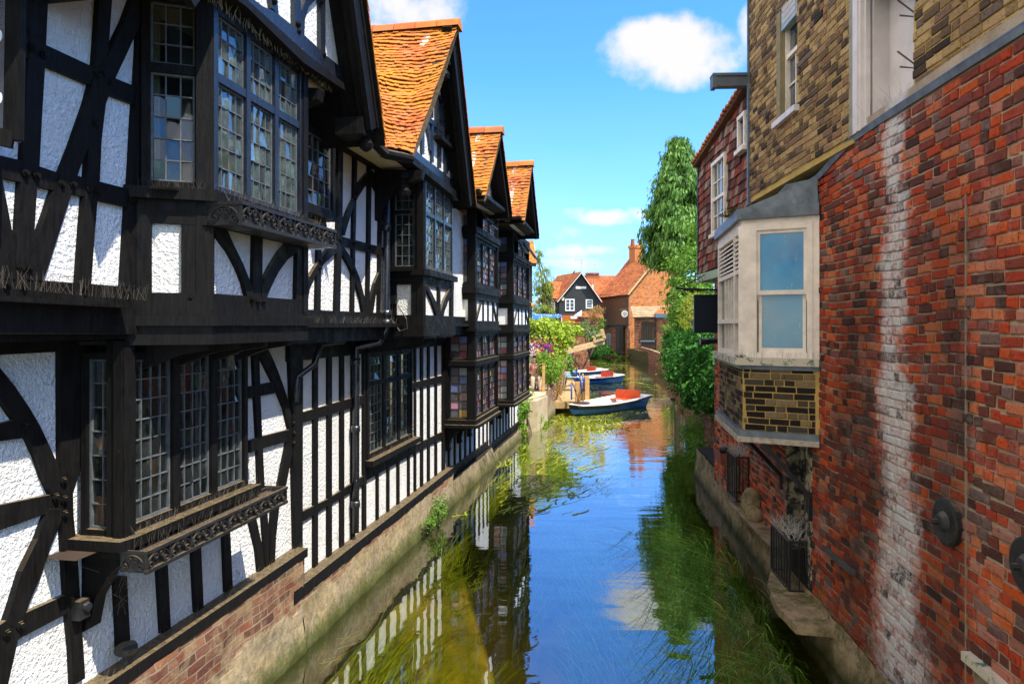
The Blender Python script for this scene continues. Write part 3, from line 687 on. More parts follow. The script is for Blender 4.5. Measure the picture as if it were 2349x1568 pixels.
# the small leaded casement under the eaves
cw0, cw1 = L1.uY(6.33), L1.uY(7.05)
window(H2, L1, cw0, cw1, [(4.50, 5.3, 5)], 1, 5, .16, .06, gm=GL_DK, name='casement')
k = MB(); k.wbox(L1, cw0 - .02, cw1 + .02, 4.46, 4.50, 0, .18); k.build('casement_sill', TIM, H2)
k = MB(); k.wbox(L1, cw0, cw1, 4.5, 5.3, .0, .05); k.build('casement_back', DARK, H2)
# drain pipe with a swan neck
k = MB()
p1 = L1.w(L1.uY(8.75), 5.35, .07); p2 = L1.w(L1.uY(8.72), 3.34, .07); p3 = L0.w(L0.uY(8.66), 3.12, .08); p4 = L0.w(L0.uY(8.64), .78, .08)
k.tube([p1 + V((-.05, .25, .15)), p1, p2 + V((0, 0, .12)), p2, (p2 + p3) / 2 + V((.1, 0, -.05)), p3, p3 - V((0, 0, .15)), p4], .045, 10)
for z, P in ((4.6, p2), (3.5, p2), (3.38, p2)): k.tube([V((P.x, P.y, z)), V((P.x, P.y, z + .09))], .06, 10)
for z in (2.05, 1.1, 2.9): k.tube([V((p4.x, p4.y, z)), V((p4.x, p4.y, z + .08))], .058, 10)
k.build('drain_pipe', TIMG, H2, smooth=True)
k = MB(); q = L0.w(L0.uY(7.35), 3.2, .25)
k.tube([L1.w(L1.uY(7.6), 3.22, 0), q, L0.w(L0.uY(7.3), 2.98, .2), L0.w(L0.uY(7.12), 2.86, .1), L0.w(L0.uY(7.1), 2.6, .09)], .035, 8); k.build('overflow_pipe', TIMG, H2, smooth=True)
# oriel
M1 = L1.w(L1.uY(9.03), 0); M2 = LB2.w(LB2.uY(8.95), 0)
S2 = sideplane(M1, M2); wa, wb = LB2.uY(8.95), LB2.uY(10.36)
window(H2, LB2, wa + .05, wb, [(4.13, 4.86, 6), (4.91, 5.34, 4)], 3, 4, .03, .05, .05, TIMG, name='oriel_window')
window(H2, S2, .03, S2.len - .05, [(4.13, 4.86, 5), (4.91, 5.34, 3)], 1, 3, .02, .04, gm=GL_DK, name='oriel_window')
k = MB(); k.wbox(S2, S2.len - .06, S2.len + .03, 3.45, 5.42, -.06, .035); k.wbox(LB2, wa + .0, wa + .06, 3.45, 5.42, -.06, .034); k.build('corner_post', TIM, H2)
b2 = dict(SP=S2, FP=LB2, u0=wa, u1=wb)
oriel_belt(H2, 'sill', 4.05, 4.13, .09, **b2); oriel_belt(H2, 'sill_rail', 3.93, 4.05, .03, **b2); oriel_belt(H2, 'head_rail', 5.34, 5.46, .05, **b2)
oriel_belt(H2, 'lower_rail', 3.40, 3.53, .04, **b2); oriel_belt(H2, 'fascia', 3.25, 3.40, .055, **b2)
wall(H2, 'oriel_panel', LB2, wa, wb, 3.5, 3.97); wall(H2, 'oriel_panel', S2, 0, S2.len - .03, 3.5, 3.97)
for a, b in ((0, .10), (S2.len - .14, S2.len - .06)):
    k = MB(); k.wbox(S2, a, b, 3.52, 3.94, -.04, .03); k.build('post', TIM, H2)
Ff = lambda *p: C('F', *p)
T(H2, 'brace', LB2, Ff((690, 1095), (730, 1160), (780, 1260), (808, 1360), (812, 1412), (785, 1412), (768, 1340), (735, 1240), (690, 1140), (668, 1110)), .036)
T(H2, 'brace', LB2, Ff((895, 1130), (850, 1220), (815, 1330), (806, 1412), (830, 1414), (850, 1330), (885, 1230), (912, 1180)), .036)
T(H2, 'stud', LB2, Ff((794, 1080), (812, 1085), (812, 1412), (792, 1410)), .032)
T(H2, 'post', LB2, Ff((908, 1100), (930, 1105), (928, 1440), (906, 1430)), .038)
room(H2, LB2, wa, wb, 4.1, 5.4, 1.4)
for i in range(3):
    c = wa + .08 + (wb - wa) * (i + 1) / 3; curtain(H2, LB2, c - .12, c - .06, 4.15, 5.3, -.2, CURT, 2)
kk = MB(); kk.add([LB2.w(wb + .03, 3.4, -.02), LB2.w(wb + .03, 5.4, -.02), L1.w(L1.uY(10.4), 5.4), L1.w(L1.uY(10.4), 3.4)], [(0, 1, 2, 3)]); kk.build('oriel_return', TIM, H2, fix=False)
k = MB(); k.prism([L0.w(L0.uY(9.0), 3.22), L0.w(L0.uY(10.5), 3.22), LB2.w(wb + .05, 3.22, .03), LB2.w(wa, 3.22, .03)], (0, 0, .035)); k.build('oriel_floor', TIM, H2)
for Y in (9.2, 9.75, 10.25): joist(H2, Y, L0, Pl(-2.86, .181), 3.02, 3.23)
spikes(H2, lambda t: LB2.w(wa + (wb - wa) * t, 4.128, R.uniform(.02, .08)), 120, .08)
k = MB(); k.tube([S2.w(.1, 3.72, .02), S2.w(.1, 3.78, .02)], [.001, .001], 4); 
jb = thing('junction_box', L1.at(E((1955, 1255))[0], .05), 'square black junction box with a looping cable by the second oriel', 'junction box')
k = MB(); p = S2.w(.02, 3.68, .03); k.prism([p, p + S2.d * .09, p + S2.d * .09 + V((0, 0, .11)), p + V((0, 0, .11))], S2.n * .05); k.build('case', IRON, jb); k = MB(); k.tube([p + S2.d * .04 + S2.n * .03, p + S2.d * .03 + S2.n * .06 + V((0, 0, -.2)), p + S2.d * .16 + S2.n * .09 + V((0, 0, -.36)), p + S2.d * .26 + S2.n * .08 + V((0, 0, -.33)), p + S2.d * .24 + S2.n * .06 + V((0, 0, -.2)), p + S2.d * .12 + S2.n * .04 + V((0, 0, -.02))], .007, 5); k.build('cable', IRON, jb)
# ground floor of house two
wl0, wl1 = L0.uY(9.1), L0.uY(10.95)
wall(H2, 'lower_wall', L0, u70 + .0, L0.uY(13.2), .6, 3.27, [(wl0, wl1, 1.57, 3.05)], m=PLA)
def studcol(par, x0, x1, z0, z1, t=.032, nm='stud'):
    k = MB()
    Pa = L0.at((x0, HY), t); Pb = L0.at((x1, HY), t)
    k.wbox(L0, L0.u(Pa), L0.u(Pb), z0, z1, -.05, t); return k.build(nm, TIM, par)
hx = lambda x: 516.2 + .25601 * x
for a, b in ((800, 835), (925, 960), (1040, 1070), (1143, 1168)): studcol(H2, hx(a), hx(b), .66, 3.1)
studcol(H2, hx(1243), hx(1268), .66, 3.1, .034, 'post')
for a, b in ((1365, 1380), (1460, 1476), (1550, 1566)): studcol(H2, hx(a), hx(b), .66, 1.5)
for a, b in ((1645, 1658), (1703, 1716), (1760, 1778), (1822, 1838), (1888, 1903), (1952, 1975)): studcol(H2, hx(a), hx(b), .66, 3.2)
T(H2, 'rail', L0, Hh((697, 780), (1145, 650), (1245, 625), (1245, 708), (697, 872)), .030)
T(H2, 'rail', L0, Kk((478, 20), (700, -90)) + Hh((1245, 1345), (1245, 1425)) + Kk((478, 110)), .030)
T(H2, 'rail', L0, Hh((1645, 525), (1955, 448), (1955, 512), (1645, 582)), .030)
T(H2, 'rail', L0, Hh((1250, 1290), (1670, 1090), (1955, 950), (1955, 1012), (1670, 1160), (1250, 1400)), .030)
TP(H2, 'head_beam', L0, 7.05, 13.2, 3.02, 3.27, -.05, .036)
window(H2, L0, wl0, wl1, [(1.60, 2.57, 7), (2.64, 3.03, 3)], 3, 4, .05, .07, .09, gm=GL_DK, name='casement_window')
k = MB(); k.wbox(L0, wl0 - .05, wl1 + .12, 1.52, 1.60, -.02, .15); k.build('sill', TIM, H2)
spikes(H2, lambda t: L0.w(wl0 + (wl1 - wl0) * t, 1.598, R.uniform(.07, .14)), 90, .07)
room(H2, L0, wl0, wl1, 1.55, 3.1, 1.2)
TP(H2, 'sill_beam', L0, 6.98, 13.2, .56, .69, -.05, .15)
spikes(H2, lambda t: L0.w(L0.uY(7.05) + 3.6 * t, .688, R.uniform(.07, .14)), 190, .06)
plinth(H2, 7.12, 13.0, .57, LP, PLN, 130, 12, 5)
# gable roof of house two
Q_L = LG.at((937, 348)); Q_A = LG.at((1043, 58)); Q_R = LG.at((1086, 465))
gable_wall(H2, Q_L, Q_A, Q_R, zb=5.48)
barge(H2, Q_R, Q_A, .22, .06); barge(H2, Q_L, Q_A, .10, .04)
E1 = LG.at((872, 340), -.16); E2 = LG.at((826, 292), -.40); E3 = E2 + V((-.02, .1, .6))
rooftiles(H2, line(Q_L + LG.n * .05 + V((0, -.02, -.03)), E1, E2), line(Q_A + LG.n * .05, Q_A + BACK * .8, Q_A + BACK * 1.6), 38, 20, TILE_O, .10)
slope(H2, Q_R, Q_A, 2.3, 30, 14, TILE_O)
def ridge(par, a, b, n, m):
    k = MB()
    for i in range(n):
        p = a.lerp(b, i / n); q = a.lerp(b, (i + .97) / n); d = (q - p).normalized(); s = d.cross(V((0, 0, 1))).normalized(); j = R.uniform(-.008, .008)
        prof = [(-.13, -.10), (-.09, -.01), (0, .045), (.09, -.01), (.13, -.10)]
        vs = [p + s * x + V((0, 0, z + j)) for x, z in prof] + [q + s * x + V((0, 0, z + j)) for x, z in prof]
        k.add(vs, [(t, t + 1, t + 6, t + 5) for t in range(4)] + [(0, 1, 2, 3, 4), (9, 8, 7, 6, 5)])
    return k.build('ridge_tiles', m, par)
ridge(H2, Q_A + LG.n * .08 + V((0, 0, .05)), Q_A + BACK * 2.4 + V((0, 0, .04)), 8, TILE_R)
Cc = lambda *p: C('C', *p)
for nm, q, t in (('gable_beam', [(520, 1290), (570, 1320), (640, 1395), (700, 1440), (760, 1485), (860, 1565), (985, 1680), (985, 1740), (860, 1640), (560, 1400), (500, 1340)], .05),
                 ('gable_beam', [(660, 1020), (740, 1070), (935, 1210), (960, 1260), (940, 1275), (740, 1115), (655, 1065)], .04),
                 ('gable_beam', [(765, 700), (880, 800), (880, 840), (755, 745)], .04),
                 ('gable_stud', [(640, 1060), (670, 1070), (668, 1385), (648, 1370)], .035), ('gable_stud', [(735, 1090), (755, 1105), (752, 1460), (735, 1445)], .035),
                 ('gable_stud', [(800, 1150), (820, 1165), (818, 1510), (800, 1495)], .035), ('gable_stud', [(855, 1190), (880, 1210), (876, 1560), (855, 1545)], .035), ('gable_stud', [(915, 1240), (937, 1260), (935, 1610), (915, 1600)], .035),
                 ('gable_brace', [(672, 1085), (700, 1105), (722, 1200), (735, 1350), (722, 1350), (705, 1200)], .033), ('gable_brace', [(935, 1265), (912, 1280), (890, 1380), (880, 1530), (893, 1530), (905, 1400)], .033),
                 ('gable_stud', [(808, 590), (826, 580), (826, 740), (806, 725)], .035), ('gable_stud', [(856, 880), (872, 890), (868, 1190), (854, 1180)], .033), ('gable_stud', [(735, 830), (752, 830), (748, 1060), (735, 1050)], .033)):
    T(H2, nm, LGX, Cc(*q), t, .05, TIMG)
T(H2, 'gable_moulding', LGX, Cc((480, 1340), (560, 1395), (985, 1735), (985, 1800), (560, 1460), (480, 1400)), .12, .05)
w_a = LGX.u(LGX.at(Cc((752, 900))[0])); w_b = LGX.u(LGX.at(Cc((862, 900))[0]))
window(H2, LGX, w_a, w_b, [(6.02, 6.62, 2)], 2, 1, .06, .04, .04, TIMG, GL_DK, TIMG, name='attic_window')
k = MB(); k.wbox(LGX, w_a, w_b, 6.02, 6.62, -.02, .0); k.build('attic_dark', DARK, H2)
k = MB(); k.wbox(LGX, w_a - .05, w_b + .05, 5.97, 6.02, 0, .13); k.build('attic_sill', TIM, H2)
pendant(H2, Q_A + V((-.15, 0, -.5)), 1.2); pendant(H2, L1.w(L1.uY(8.55), 5.28, .35), 1.4)
k = MB(); k.prism([LG.w(LG.uY(7.4), 5.36, -.26), LG.w(LG.uY(10.6), 5.36, -.26), L1.w(L1.uY(10.8), 5.36), L1.w(L1.uY(7.4), 5.36)], (0, 0, .05)); k.build('gable_soffit', PLS, H2)
TP(H2, 'eaves_beam', L1, 5.95, 9.0, 5.32, 5.50, -.05, .06); 
k = MB(); k.prism([L1.w(L1.uY(5.95), 5.52, .0), L1.w(L1.uY(8.6), 5.44, .0), L1.w(L1.uY(8.4), 5.42, .27), L1.w(L1.uY(6.2), 5.50, .27)], (0, 0, .05)); k.build('eaves_soffit', TIM, H2)
k = MB(); k.tube([E2 + V((.05, -.1, -.06)), E1 + V((.06, 0, -.06)), Q_L + V((.02, 0, -.08))], .055, 8); k.build('gutter', TIM, H2)
pts = [L1.w(L1.uY(8.5), z, o) for o, z in ((0, 5.34), (.62, 5.30), (.6, 5.2), (.3, 5.12), (.12, 4.95), (0, 4.7))]
k = MB(); k.prism(pts, L1.d * .12); k.build('bracket', TIM, H2)
k = MB(); k.wbox(L0, L0.uY(6.6), L0.uY(13), 0, 5.4, -3.3, -2.2); k.build('rear_wall', DARK, H2)

# ================= houses three and four: tall stained glass bays
def m_render():
    k = N('grimy_rendered_stone', .9, .2); P = k.sep(k.geo.outputs['Position'])
    c = k.ramp(k.noise(2.2, 7, .7), [(.3, (.10, .075, .045)), (.5, (.26, .205, .12)), (.75, (.40, .32, .19))])
    c = k.mix(k.ramp(k.noise(1.3, 6, .75), [(.50, 0), (.62, .9)]), c, (.05, .05, .02))
    c = k.mix(k.ramp(k.noise(1, 5, .7, k.pos((3, 3, .4))), [(.54, 0), (.66, .7)]), c, (.06, .05, .03))
    lo = k.math('ADD', P[2], k.math('MULTIPLY', k.noise(4, 5, .7), .3))
    c = k.mix(k.ramp(lo, [(.16, 1), (.40, 0)]), c, (.06, .06, .012))
    c = k.mix(k.ramp(k.noise(8, 5, .7), [(.56, 0), (.68, .7)]), c, (.11, .13, .02))
    return k.done(c, None, k.bump(k.noise(14, 6, .75), 1.0, .03))
def bay_house(Yc, width, label, zoff, gl, ga, gr, ridge_back, hop, m, ext, sz=.6):
    t = thing('timbered_house', L0.w(L0.uY(Yc + .8), 0, 0), label, 'house', 'timber framed houses by the water')
    ca = L3.uY(Yc); cb = L3.uY(Yc + width)
    A0 = L3.w(ca, 0, -.60); SP = sideplane(A0, L3.w(ca, 0, 0))
    z = lambda v: v + zoff
    o = dict(SP=SP, FP=L3, u0=ca, u1=cb, d=.2)
    f = .05
    kw = dict(fm=TIM, gm=STG, cm=IRON, cw=.016, tilt=.004)
    window(t, L3, ca + .10, cb, [(z(1.62), z(2.63), 7)], 3, 4, .0, .05, .06, **kw); window(t, SP, .10, SP.len - .1, [(z(1.62), z(2.63), 6)], 1, 2, .0, .03, **kw)
    window(t, L3, ca + .10, cb, [(z(2.73), z(3.22), 3)], 3, 4, .0, .05, .06, **kw); window(t, SP, .10, SP.len - .1, [(z(2.73), z(3.22), 3)], 1, 2, .0, .03, **kw)
    window(t, L3, ca + .10, cb, [(z(4.17), z(5.06), 7)], 3, 4, .0, .05, .06, **kw); window(t, SP, .10, SP.len - .1, [(z(4.17), z(5.06), 6)], 1, 2, .0, .03, **kw)
    window(t, L3, ca + .10, cb, [(z(5.24), z(5.66), 4)], 3, 4, .0, .05, .06, skip=((0, 0),), **kw); window(t, SP, .10, SP.len - .1, [(z(5.24), z(5.66), 2)], 1, 2, .0, .03, **kw)
    # hopper light tilted out at the top
    W = (cb - ca - .1) / 3
    hp = Pl(0, 0, 1, L3.w(ca + .12, 0, .0), L3.d)
    k = MB(); g = MB()
    for i in hop:
        u0 = ca + .12 + W * i; pw = lambda u, v: L3.w(u0 + u * (W - .06), z(5.28) + v * .40, .02 + .28 * (1 - v))
        for a, b in (((0, 0), (1, 0)), ((0, 1), (1, 1)), ((0, 0), (0, 1)), ((1, 0), (1, 1)), ((.33, 0), (.33, 1)), ((.66, 0), (.66, 1)), ((0, .33), (1, .33)), ((0, .66), (1, .66))): k.bar(pw(*a), pw(*b), .025, .025)
        g.add([pw(0, 0), pw(1, 0), pw(1, 1), pw(0, 1)], [(0, 1, 2, 3)])
    q = k.build('hopper_window', IRON, t); g.build('pane', GL_UP, q, fix=False)
    for z0, z1, pr, nm in ((1.47, 1.53, .10, 'base_moulding'), (1.53, 1.62, .045, 'base_rail'), (2.63, 2.73, .06, 'rail'), (3.22, 3.28, .04, 'rail'), (3.28, 3.34, .10, 'cornice'), (3.34, 3.48, .05, 'rail'), (3.88, 4.0, .045, 'rail'), (4.0, 4.1, .09, 'cornice'), (4.1, 4.17, .05, 'rail'), (5.06, 5.12, .045, 'rail'), (5.12, 5.24, .085, 'ledge'), (5.66, 5.78, .05, 'head_rail')):
        oriel_belt(t, nm, z(z0), z(z1), pr, **o)
    for a, b in ((0, .10), (SP.len - .11, SP.len + .02)):
        k = MB(); k.wbox(SP, a, b, z(1.55), z(5.7), -.06, .03); k.build('post', TIM, t)
    for a, b in ((ca - .01, ca + .11), (cb, cb + .07)):
        k = MB(); k.wbox(L3, a, b, z(1.55), z(5.7), -.10, .031); k.build('post', TIM, t)
    wall(t, 'bay_panel', L3, ca, cb, z(3.45), z(3.9)); wall(t, 'bay_panel', SP, .05, SP.len - .03, z(3.45), z(3.9), m=PLS)
    k = MB()
    for f in (.33, .55, .78): k.wbox(L3, ca + (cb - ca) * f, ca + (cb - ca) * f + .045, z(3.47), z(3.89), -.03, .03)
    k.build('stud', TIM, t)
    for a, b in ((.06, .26), (.98, .80)):
        k = MB(); k.bar(L3.w(ca + (cb - ca) * a, z(3.48), 0), L3.w(ca + (cb - ca) * b, z(3.88), 0), .07, .055, L3.d.cross(V((0, 0, 1)))); k.build('brace', TIM, t)
    kk = MB(); kk.wbox(L3, ca + .16, cb, z(1.5), z(5.7), -.50, -.12); kk.build('room_interior', DARK, t)
    kk = MB(); kk.add([L3.w(cb + .05, z(1.5), -.02), L3.w(cb + .05, z(5.7), -.02), L0.w(L0.uY(Yc + width + .1), z(5.7)), L0.w(L0.uY(Yc + width + .1), z(1.5))], [(0, 1, 2, 3)]); kk.build('bay_return', TIM, t, fix=False)
    # curved brackets under the bay
    for i in range(3):
        u = ca + .12 + (cb - ca - .2) * i / 2.2
        inner = [(0, z(1.02)), (.03, z(1.0)), (.10, z(1.02)), (.08, z(1.10)), (.12, z(1.24)), (.26, z(1.38)), (.55, z(1.46))]; outer = [(.60, z(1.47)), (0, z(1.47))]
        k = MB(); k.prism([L0.w(u + .05, zz, oo) for oo, zz in inner + outer], L0.d * .11); k.build('bracket', TIM, t)
    # wall above and below
    e0, e1 = L0.uY(Yc) - (.4 if ext[0] is None else 0), L0.uY(ext[1])
    if ext[0] is not None: e0 = L0.uY(ext[0])
    wall(t, 'lower_wall', L0, e0, e1, sz, z(1.47)); wall(t, 'upper_wall', L0, e0, e1, z(1.47), 5.8, m=PLA)
    for i in range(9):
        u = e0 + .2 + i * .43
        if u < e1: 
            k = MB(); k.wbox(L0, u, u + .09, sz + .04, z(1.47), -.03, .03); k.build('stud', TIM, t)
    k = MB(); k.wbox(L0, e0, e1, sz, sz + .2, -.03, .034); k.build('sill_beam', TIM, t)
    # gable roof
    for foot in (gl, gr): barge(t, foot, ga, .17, .05)
    gable_wall(t, gl, ga, gr)
    rooftiles(t, line(gl + LG.n * .05, gl + BACK * .8, gl + BACK * 3), line(ga + LG.n * .05, ga + BACK * .8, ga + BACK * 3), 21, 20, m, .03)
    rooftiles(t, line(gr + LG.n * .05, gr + BACK * 3), line(ga + LG.n * .05, ga + BACK * 3), 21, 16, m)
    ridge(t, ga + LG.n * .08 + V((0, 0, .04)), ga + BACK * 3 + V((0, 0, .04)), 9, TILE_R)
    k = MB(); k.prism([gl - LG.n * .05 + V((0, -.2, .02)), gr - LG.n * .05 + V((0, .0, .02)), gr - LG.n * .9, gl - LG.n * .9], (0, 0, .06)); k.build('gable_soffit', TIM, t)
    return t
bay_house(12.8, 2.05, 'third timbered house, its stained glass bay two floors tall beside the orange gable', 0, LG.at((1108, 449)), LG.at((1145, 299)), LG.at((1170, 492)), 2, (0,), TILE_O, (12.95, 16.65), .40)
bay_house(16.75, 2.45, 'fourth timbered house, the last in the row, red tiled gable next to the leafy vine', -.07, LG.at((1199, 506)), LG.at((1216.5, 376)), LG.at((1233, 541)), 2, (0, 2), TILE_R, (16.66, 21.5), .25)
H4 = [o for o in COL.objects if o.name.startswith('timbered_house')][-1]
MR = m_render(); plinth([o for o in COL.objects if o.name.startswith('timbered_house')][-2], 12.95, 16.7, .41, Pl(-3.50, .181), MR, 60, 10, 9, -.7, .32); plinth(H4, 16.7, 21.55, .26, Pl(-3.52, .181), MR, 60, 8, 10, -.7, .32)
# ---------------------------------------------------------------- the brick building across the water
RW = Pl(2.70, .088, -1); RY = Pl(2.98, .04, -1); RT = Pl(3.03, .04, -1)
def stain_red(k, c):
    P = k.sep(k.geo.outputs['Position'])
    wob = k.math('MULTIPLY', k.math('SUBTRACT', k.noise(1.3, 4, .6), .5), .75)
    y = k.math('ADD', k.math('ADD', P[1], wob), k.math('MULTIPLY', k.math('SUBTRACT', k.noise(9, 4, .7), .5), .35))
    low = k.ramp(k.math('MULTIPLY', P[2], .2), [(.0, 1), (.62, 0)])
    c = k.mix(k.math('MULTIPLY', k.ramp(k.noise(1.7, 6, .7), [(.50, 0), (.68, .55)]), k.ramp(k.noise(24, 4, .75), [(.4, .2), (.62, 1)])), c, (.50, .40, .34))
    # soot bands
    d = k.ramp(k.math('MULTIPLY', y, .1), [(.455, 0), (.475, .9), (.53, .55), (.555, 0), (.595, .25), (.62, .95), (.685, .95), (.71, .15), (.74, 0)])
    hz = k.ramp(k.math('MULTIPLY', P[2], .2), [(.0, .9), (.55, 1), (.80, .75), (.93, .15)])
    d = k.math('MULTIPLY', k.math('MULTIPLY', d, hz), k.ramp(k.noise(2.2, 4), [(.3, .45), (.6, .95)]))
    c = k.mix(d, c, k.mix(.78, c, (.022, .016, .014)))
    # chalky white run down the wall
    wdt = k.math('ADD', .26, k.math('MULTIPLY', low, .42))
    s = k.math('ADD', k.math('MULTIPLY', k.math('SUBTRACT', k.noise(7, 6, .8), .5), 1.3), k.math('DIVIDE', k.math('ABSOLUTE', k.math('SUBTRACT', y, k.math('SUBTRACT', 5.72, k.math('MULTIPLY', low, .18)))), wdt))
    wm = k.math('MULTIPLY', k.ramp(s, [(.35, 1), (1.05, 0)]), k.ramp(k.math('ADD', k.noise(20, 5, .75), k.math('MULTIPLY', k.attr(), .28)), [(.44, .05), (.66, 1)]))
    c = k.mix(k.math('MULTIPLY', wm, .92), c, (.68, .65, .63))
    # moss and lime near the water
    lo = k.math('ADD', P[2], k.math('MULTIPLY', k.noise(3, 5, .7), 1.0))
    c = k.mix(k.ramp(lo, [(.65, .85), (1.15, 0)]), c, (.19, .145, .075))
    c = k.mix(k.math('MULTIPLY', k.ramp(lo, [(.9, .7), (2.3, 0)]), k.ramp(k.noise(5, 5, .7), [(.46, 0), (.62, 1)])), c, (.16, .13, .03))
    c = k.mix(k.ramp(lo, [(.40, .95), (.62, 0)]), c, (.035, .035, .012))
    return c
RED = m_brick('red_brick', [(0, (.055, .028, .024)), (.12, (.16, .055, .038)), (.28, (.32, .05, .028)), (.46, (.52, .065, .022)), (.62, (.66, .11, .022)), (.74, (.66, .19, .07)), (.84, (.50, .20, .14)), (.93, (.18, .12, .11)), (1, (.26, .06, .045))], stain_red, False, .22)
REDM = m_brick('lime_mortar', [(.58, .46, .32), (.34, .26, .18)], lambda k, c: stain_red(k, c), True)
YEL = m_brick('yellow_stock_brick', [(0, (.035, .028, .024)), (.14, (.12, .08, .052)), (.36, (.29, .185, .09)), (.60, (.46, .30, .13)), (.78, (.56, .38, .18)), (.9, (.30, .155, .085)), (1, (.16, .13, .11))], None, False, .25)
YELM = m_brick('ochre_mortar', [(.66, .45, .14), (.50, .33, .10)], None, True)
CREAM = simple('cream_paint', (.84, .74, .63), .55, .22, 7, .4, .15); LEADSH = simple('lead_sheet', (.12, .15, .18), .45, .6, 6, .5, .2)
WHITEP = simple('pinkish_white_paint', (.66, .60, .58), .5, .15, 5)
def bricks(par, name, pl, u0, u1, z0, z1, m, mm, holes=(), off=0, bl=.225, bh=.0765, mj=.011, wav=.012, keep=None, seed=1, depth=.05, mortar=True, ch=.006, stp=.55, jit=.003):
    rng = random.Random(seed); k = MB(); nr = int((z1 - z0) / bh) + 1
    def out(u, z): return any(h[0] < u < h[1] and h[2] < z < h[3] for h in holes) or (keep is not None and not keep(u, z))
    for r in range(nr):
        z = z0 + r * bh; u = u0 - rng.random() * bl
        while u < u1:
            w = bl if rng.random() < stp else bl * .5
            w *= rng.uniform(.93, 1.06)
            a, b = max(u, u0), min(u + w, u1); u += w
            if b - a < .04: continue
            if out((a + b) / 2, z + bh / 2): continue
            for h in holes:
                if h[2] < z + bh / 2 < h[3]:
                    if a < h[0] < b: b = h[0]
                    if a < h[1] < b: a = h[1]
            if b - a < .03: continue
            g = mj / 2; dz = wav * math.sin(a * 1.7 + r * .13) + wav * .6 * math.sin(a * 4.1 + 1)
            o = off + rng.uniform(-1.0 * jit, 2.2 * jit); c = ch
            q = [(a + g, z + g), (b - g, z + g), (b - g, z + bh - g), (a + g, z + bh - g)]
            q = [(x + rng.uniform(-jit, jit), y + dz + rng.uniform(-jit, jit)) for x, y in q]
            if q[2][1] > z1: q[2] = (q[2][0], z1); q[3] = (q[3][0], z1)
            cx, cy = (a + b) / 2, z + bh / 2 + dz
            ins = [(x + (c if x < cx else -c), y + (c if y < cy else -c)) for x, y in q]
            tl = rng.uniform(-.004, .004)
            fr = [pl.w(x, y, o + (tl if x < cx else -tl)) for x, y in ins]; md = [pl.w(x, y, o - .006) for x, y in q]; bk = [pl.w(x, y, o - depth) for x, y in q]
            k.add(fr + md + bk, [(0, 1, 2, 3)] + [(i, i + 4, (i + 1) % 4 + 4, (i + 1) % 4) for i in range(4)] + [(i + 4, i + 8, (i + 1) % 4 + 8, (i + 1) % 4 + 4) for i in range(4)], rng.random())
    o = k.build(name, m, par, fix=True)
    if mortar:
        us = sorted({u0, u1, *[min(max(h[i], u0), u1) for h in holes for i in (0, 1)]}); zs = sorted({z0, z1, *[min(max(h[i], z0), z1) for h in holes for i in (2, 3)]})
        q = MB(); STEP = .4
        for a, b in zip(us, us[1:]):
            for c, d in zip(zs, zs[1:]):
                n = max(1, int((b - a) / STEP))
                for i in range(n):
                    x, y = a + (b - a) * i / n, a + (b - a) * (i + 1) / n
                    m_ = max(1, int((d - c) / STEP))
                    for jx in range(m_):
                        e, f = c + (d - c) * jx / m_, c + (d - c) * (jx + 1) / m_
                        if out((x + y) / 2, (e + f) / 2): continue
                        q.wbox(pl, x, y, e, f, off - .16, off - .006 - 1.0 * jit)
        q.build('mortar_bed', mm, o, fix=False)
    return o
HR = thing('brick_building', RW.w(RW.uY(6), 0, 0), 'tall building of stained red brick below and yellow brick above, with a cream bay', 'building')
def ztop(Y):
    pts = [(2, 5.17), (5.9, 5.21), (6.6, 5.20), (7.45, 5.03), (8.5, 5.05), (10.6, 5.12)]
    for (a, b), (c, d) in zip(pts, pts[1:]):
        if a <= Y <= c: return b + (d - b) * (Y - a) / (c - a)
    return 5.12
y2u = RW.uY
recess = (y2u(7.85), y2u(8.55), .30, 2.02)
nearw = (y2u(3.3), y2u(4.60), .3, 1.16)
bricks(HR, 'red_brick_wall', RW, y2u(2.3), y2u(10.6), -.7, 5.3, RED, REDM, [recess, nearw], bh=.079, mj=.014, wav=.020, ch=.009, stp=.38, jit=.0045, keep=lambda u, z: z < ztop(u * RW.d.y) - .03)
# vertical straight joint and shallow proud nib beyond it
k = MB(); k.wbox(RW, y2u(4.668), y2u(4.68), .95, 4.4, -.01, .008); k.build('straight_joint', simple('pale_cement', (.26, .20, .14), .9, .4, 20), HR)
# lead flashing along the ledge
k = MB(); n = 40
for i in range(n):
    a, b = 2.3 + 8.3 * i / n, 2.3 + 8.3 * (i + 1) / n
    za, zb = ztop(a), ztop(b)
    k.prism([RW.w(y2u(a), za - .055, .014), RW.w(y2u(b), zb - .055, .014), RW.w(y2u(b), zb + .005, .03), RW.w(y2u(a), za + .005, .03)], RW.n * -.012)
    k.prism([RW.w(y2u(a), za + .006, .03), RW.w(y2u(b), zb + .006, .03), RW.w(y2u(b), zb + .06, -.35), RW.w(y2u(a), za + .06, -.35)], V((0, 0, -.01)))
k.build('lead_flashing', LEADSH, HR)
v2u = RY.uY
sash = (v2u(7.90), v2u(8.46), 5.93, 7.28); door = (v2u(5.45), v2u(6.47), 5.15, 8.9)
bricks(HR, 'yellow_brick_wall', RY, v2u(2.3), v2u(9.68), 5.20, 8.66, YEL, YELM, [sash, door], seed=5, bh=.076, wav=.006, keep=lambda u, z: z < 3.5 + .48 * u * RY.d.y)
k = MB(); k.wbox(RY, v2u(2.3), v2u(5.45), 5.19, 5.235, -.1, .012); k.wbox(RY, v2u(6.5), v2u(9.66), 5.13, 5.198, -.2, -.012); k.build('mortar_fillet', YELM, HR)
k = MB(); k.wbox(RY, v2u(9.66), v2u(9.70), 5.1, 8.15, -.1, .03); k.build('lead_corner', LEADSH, HR)
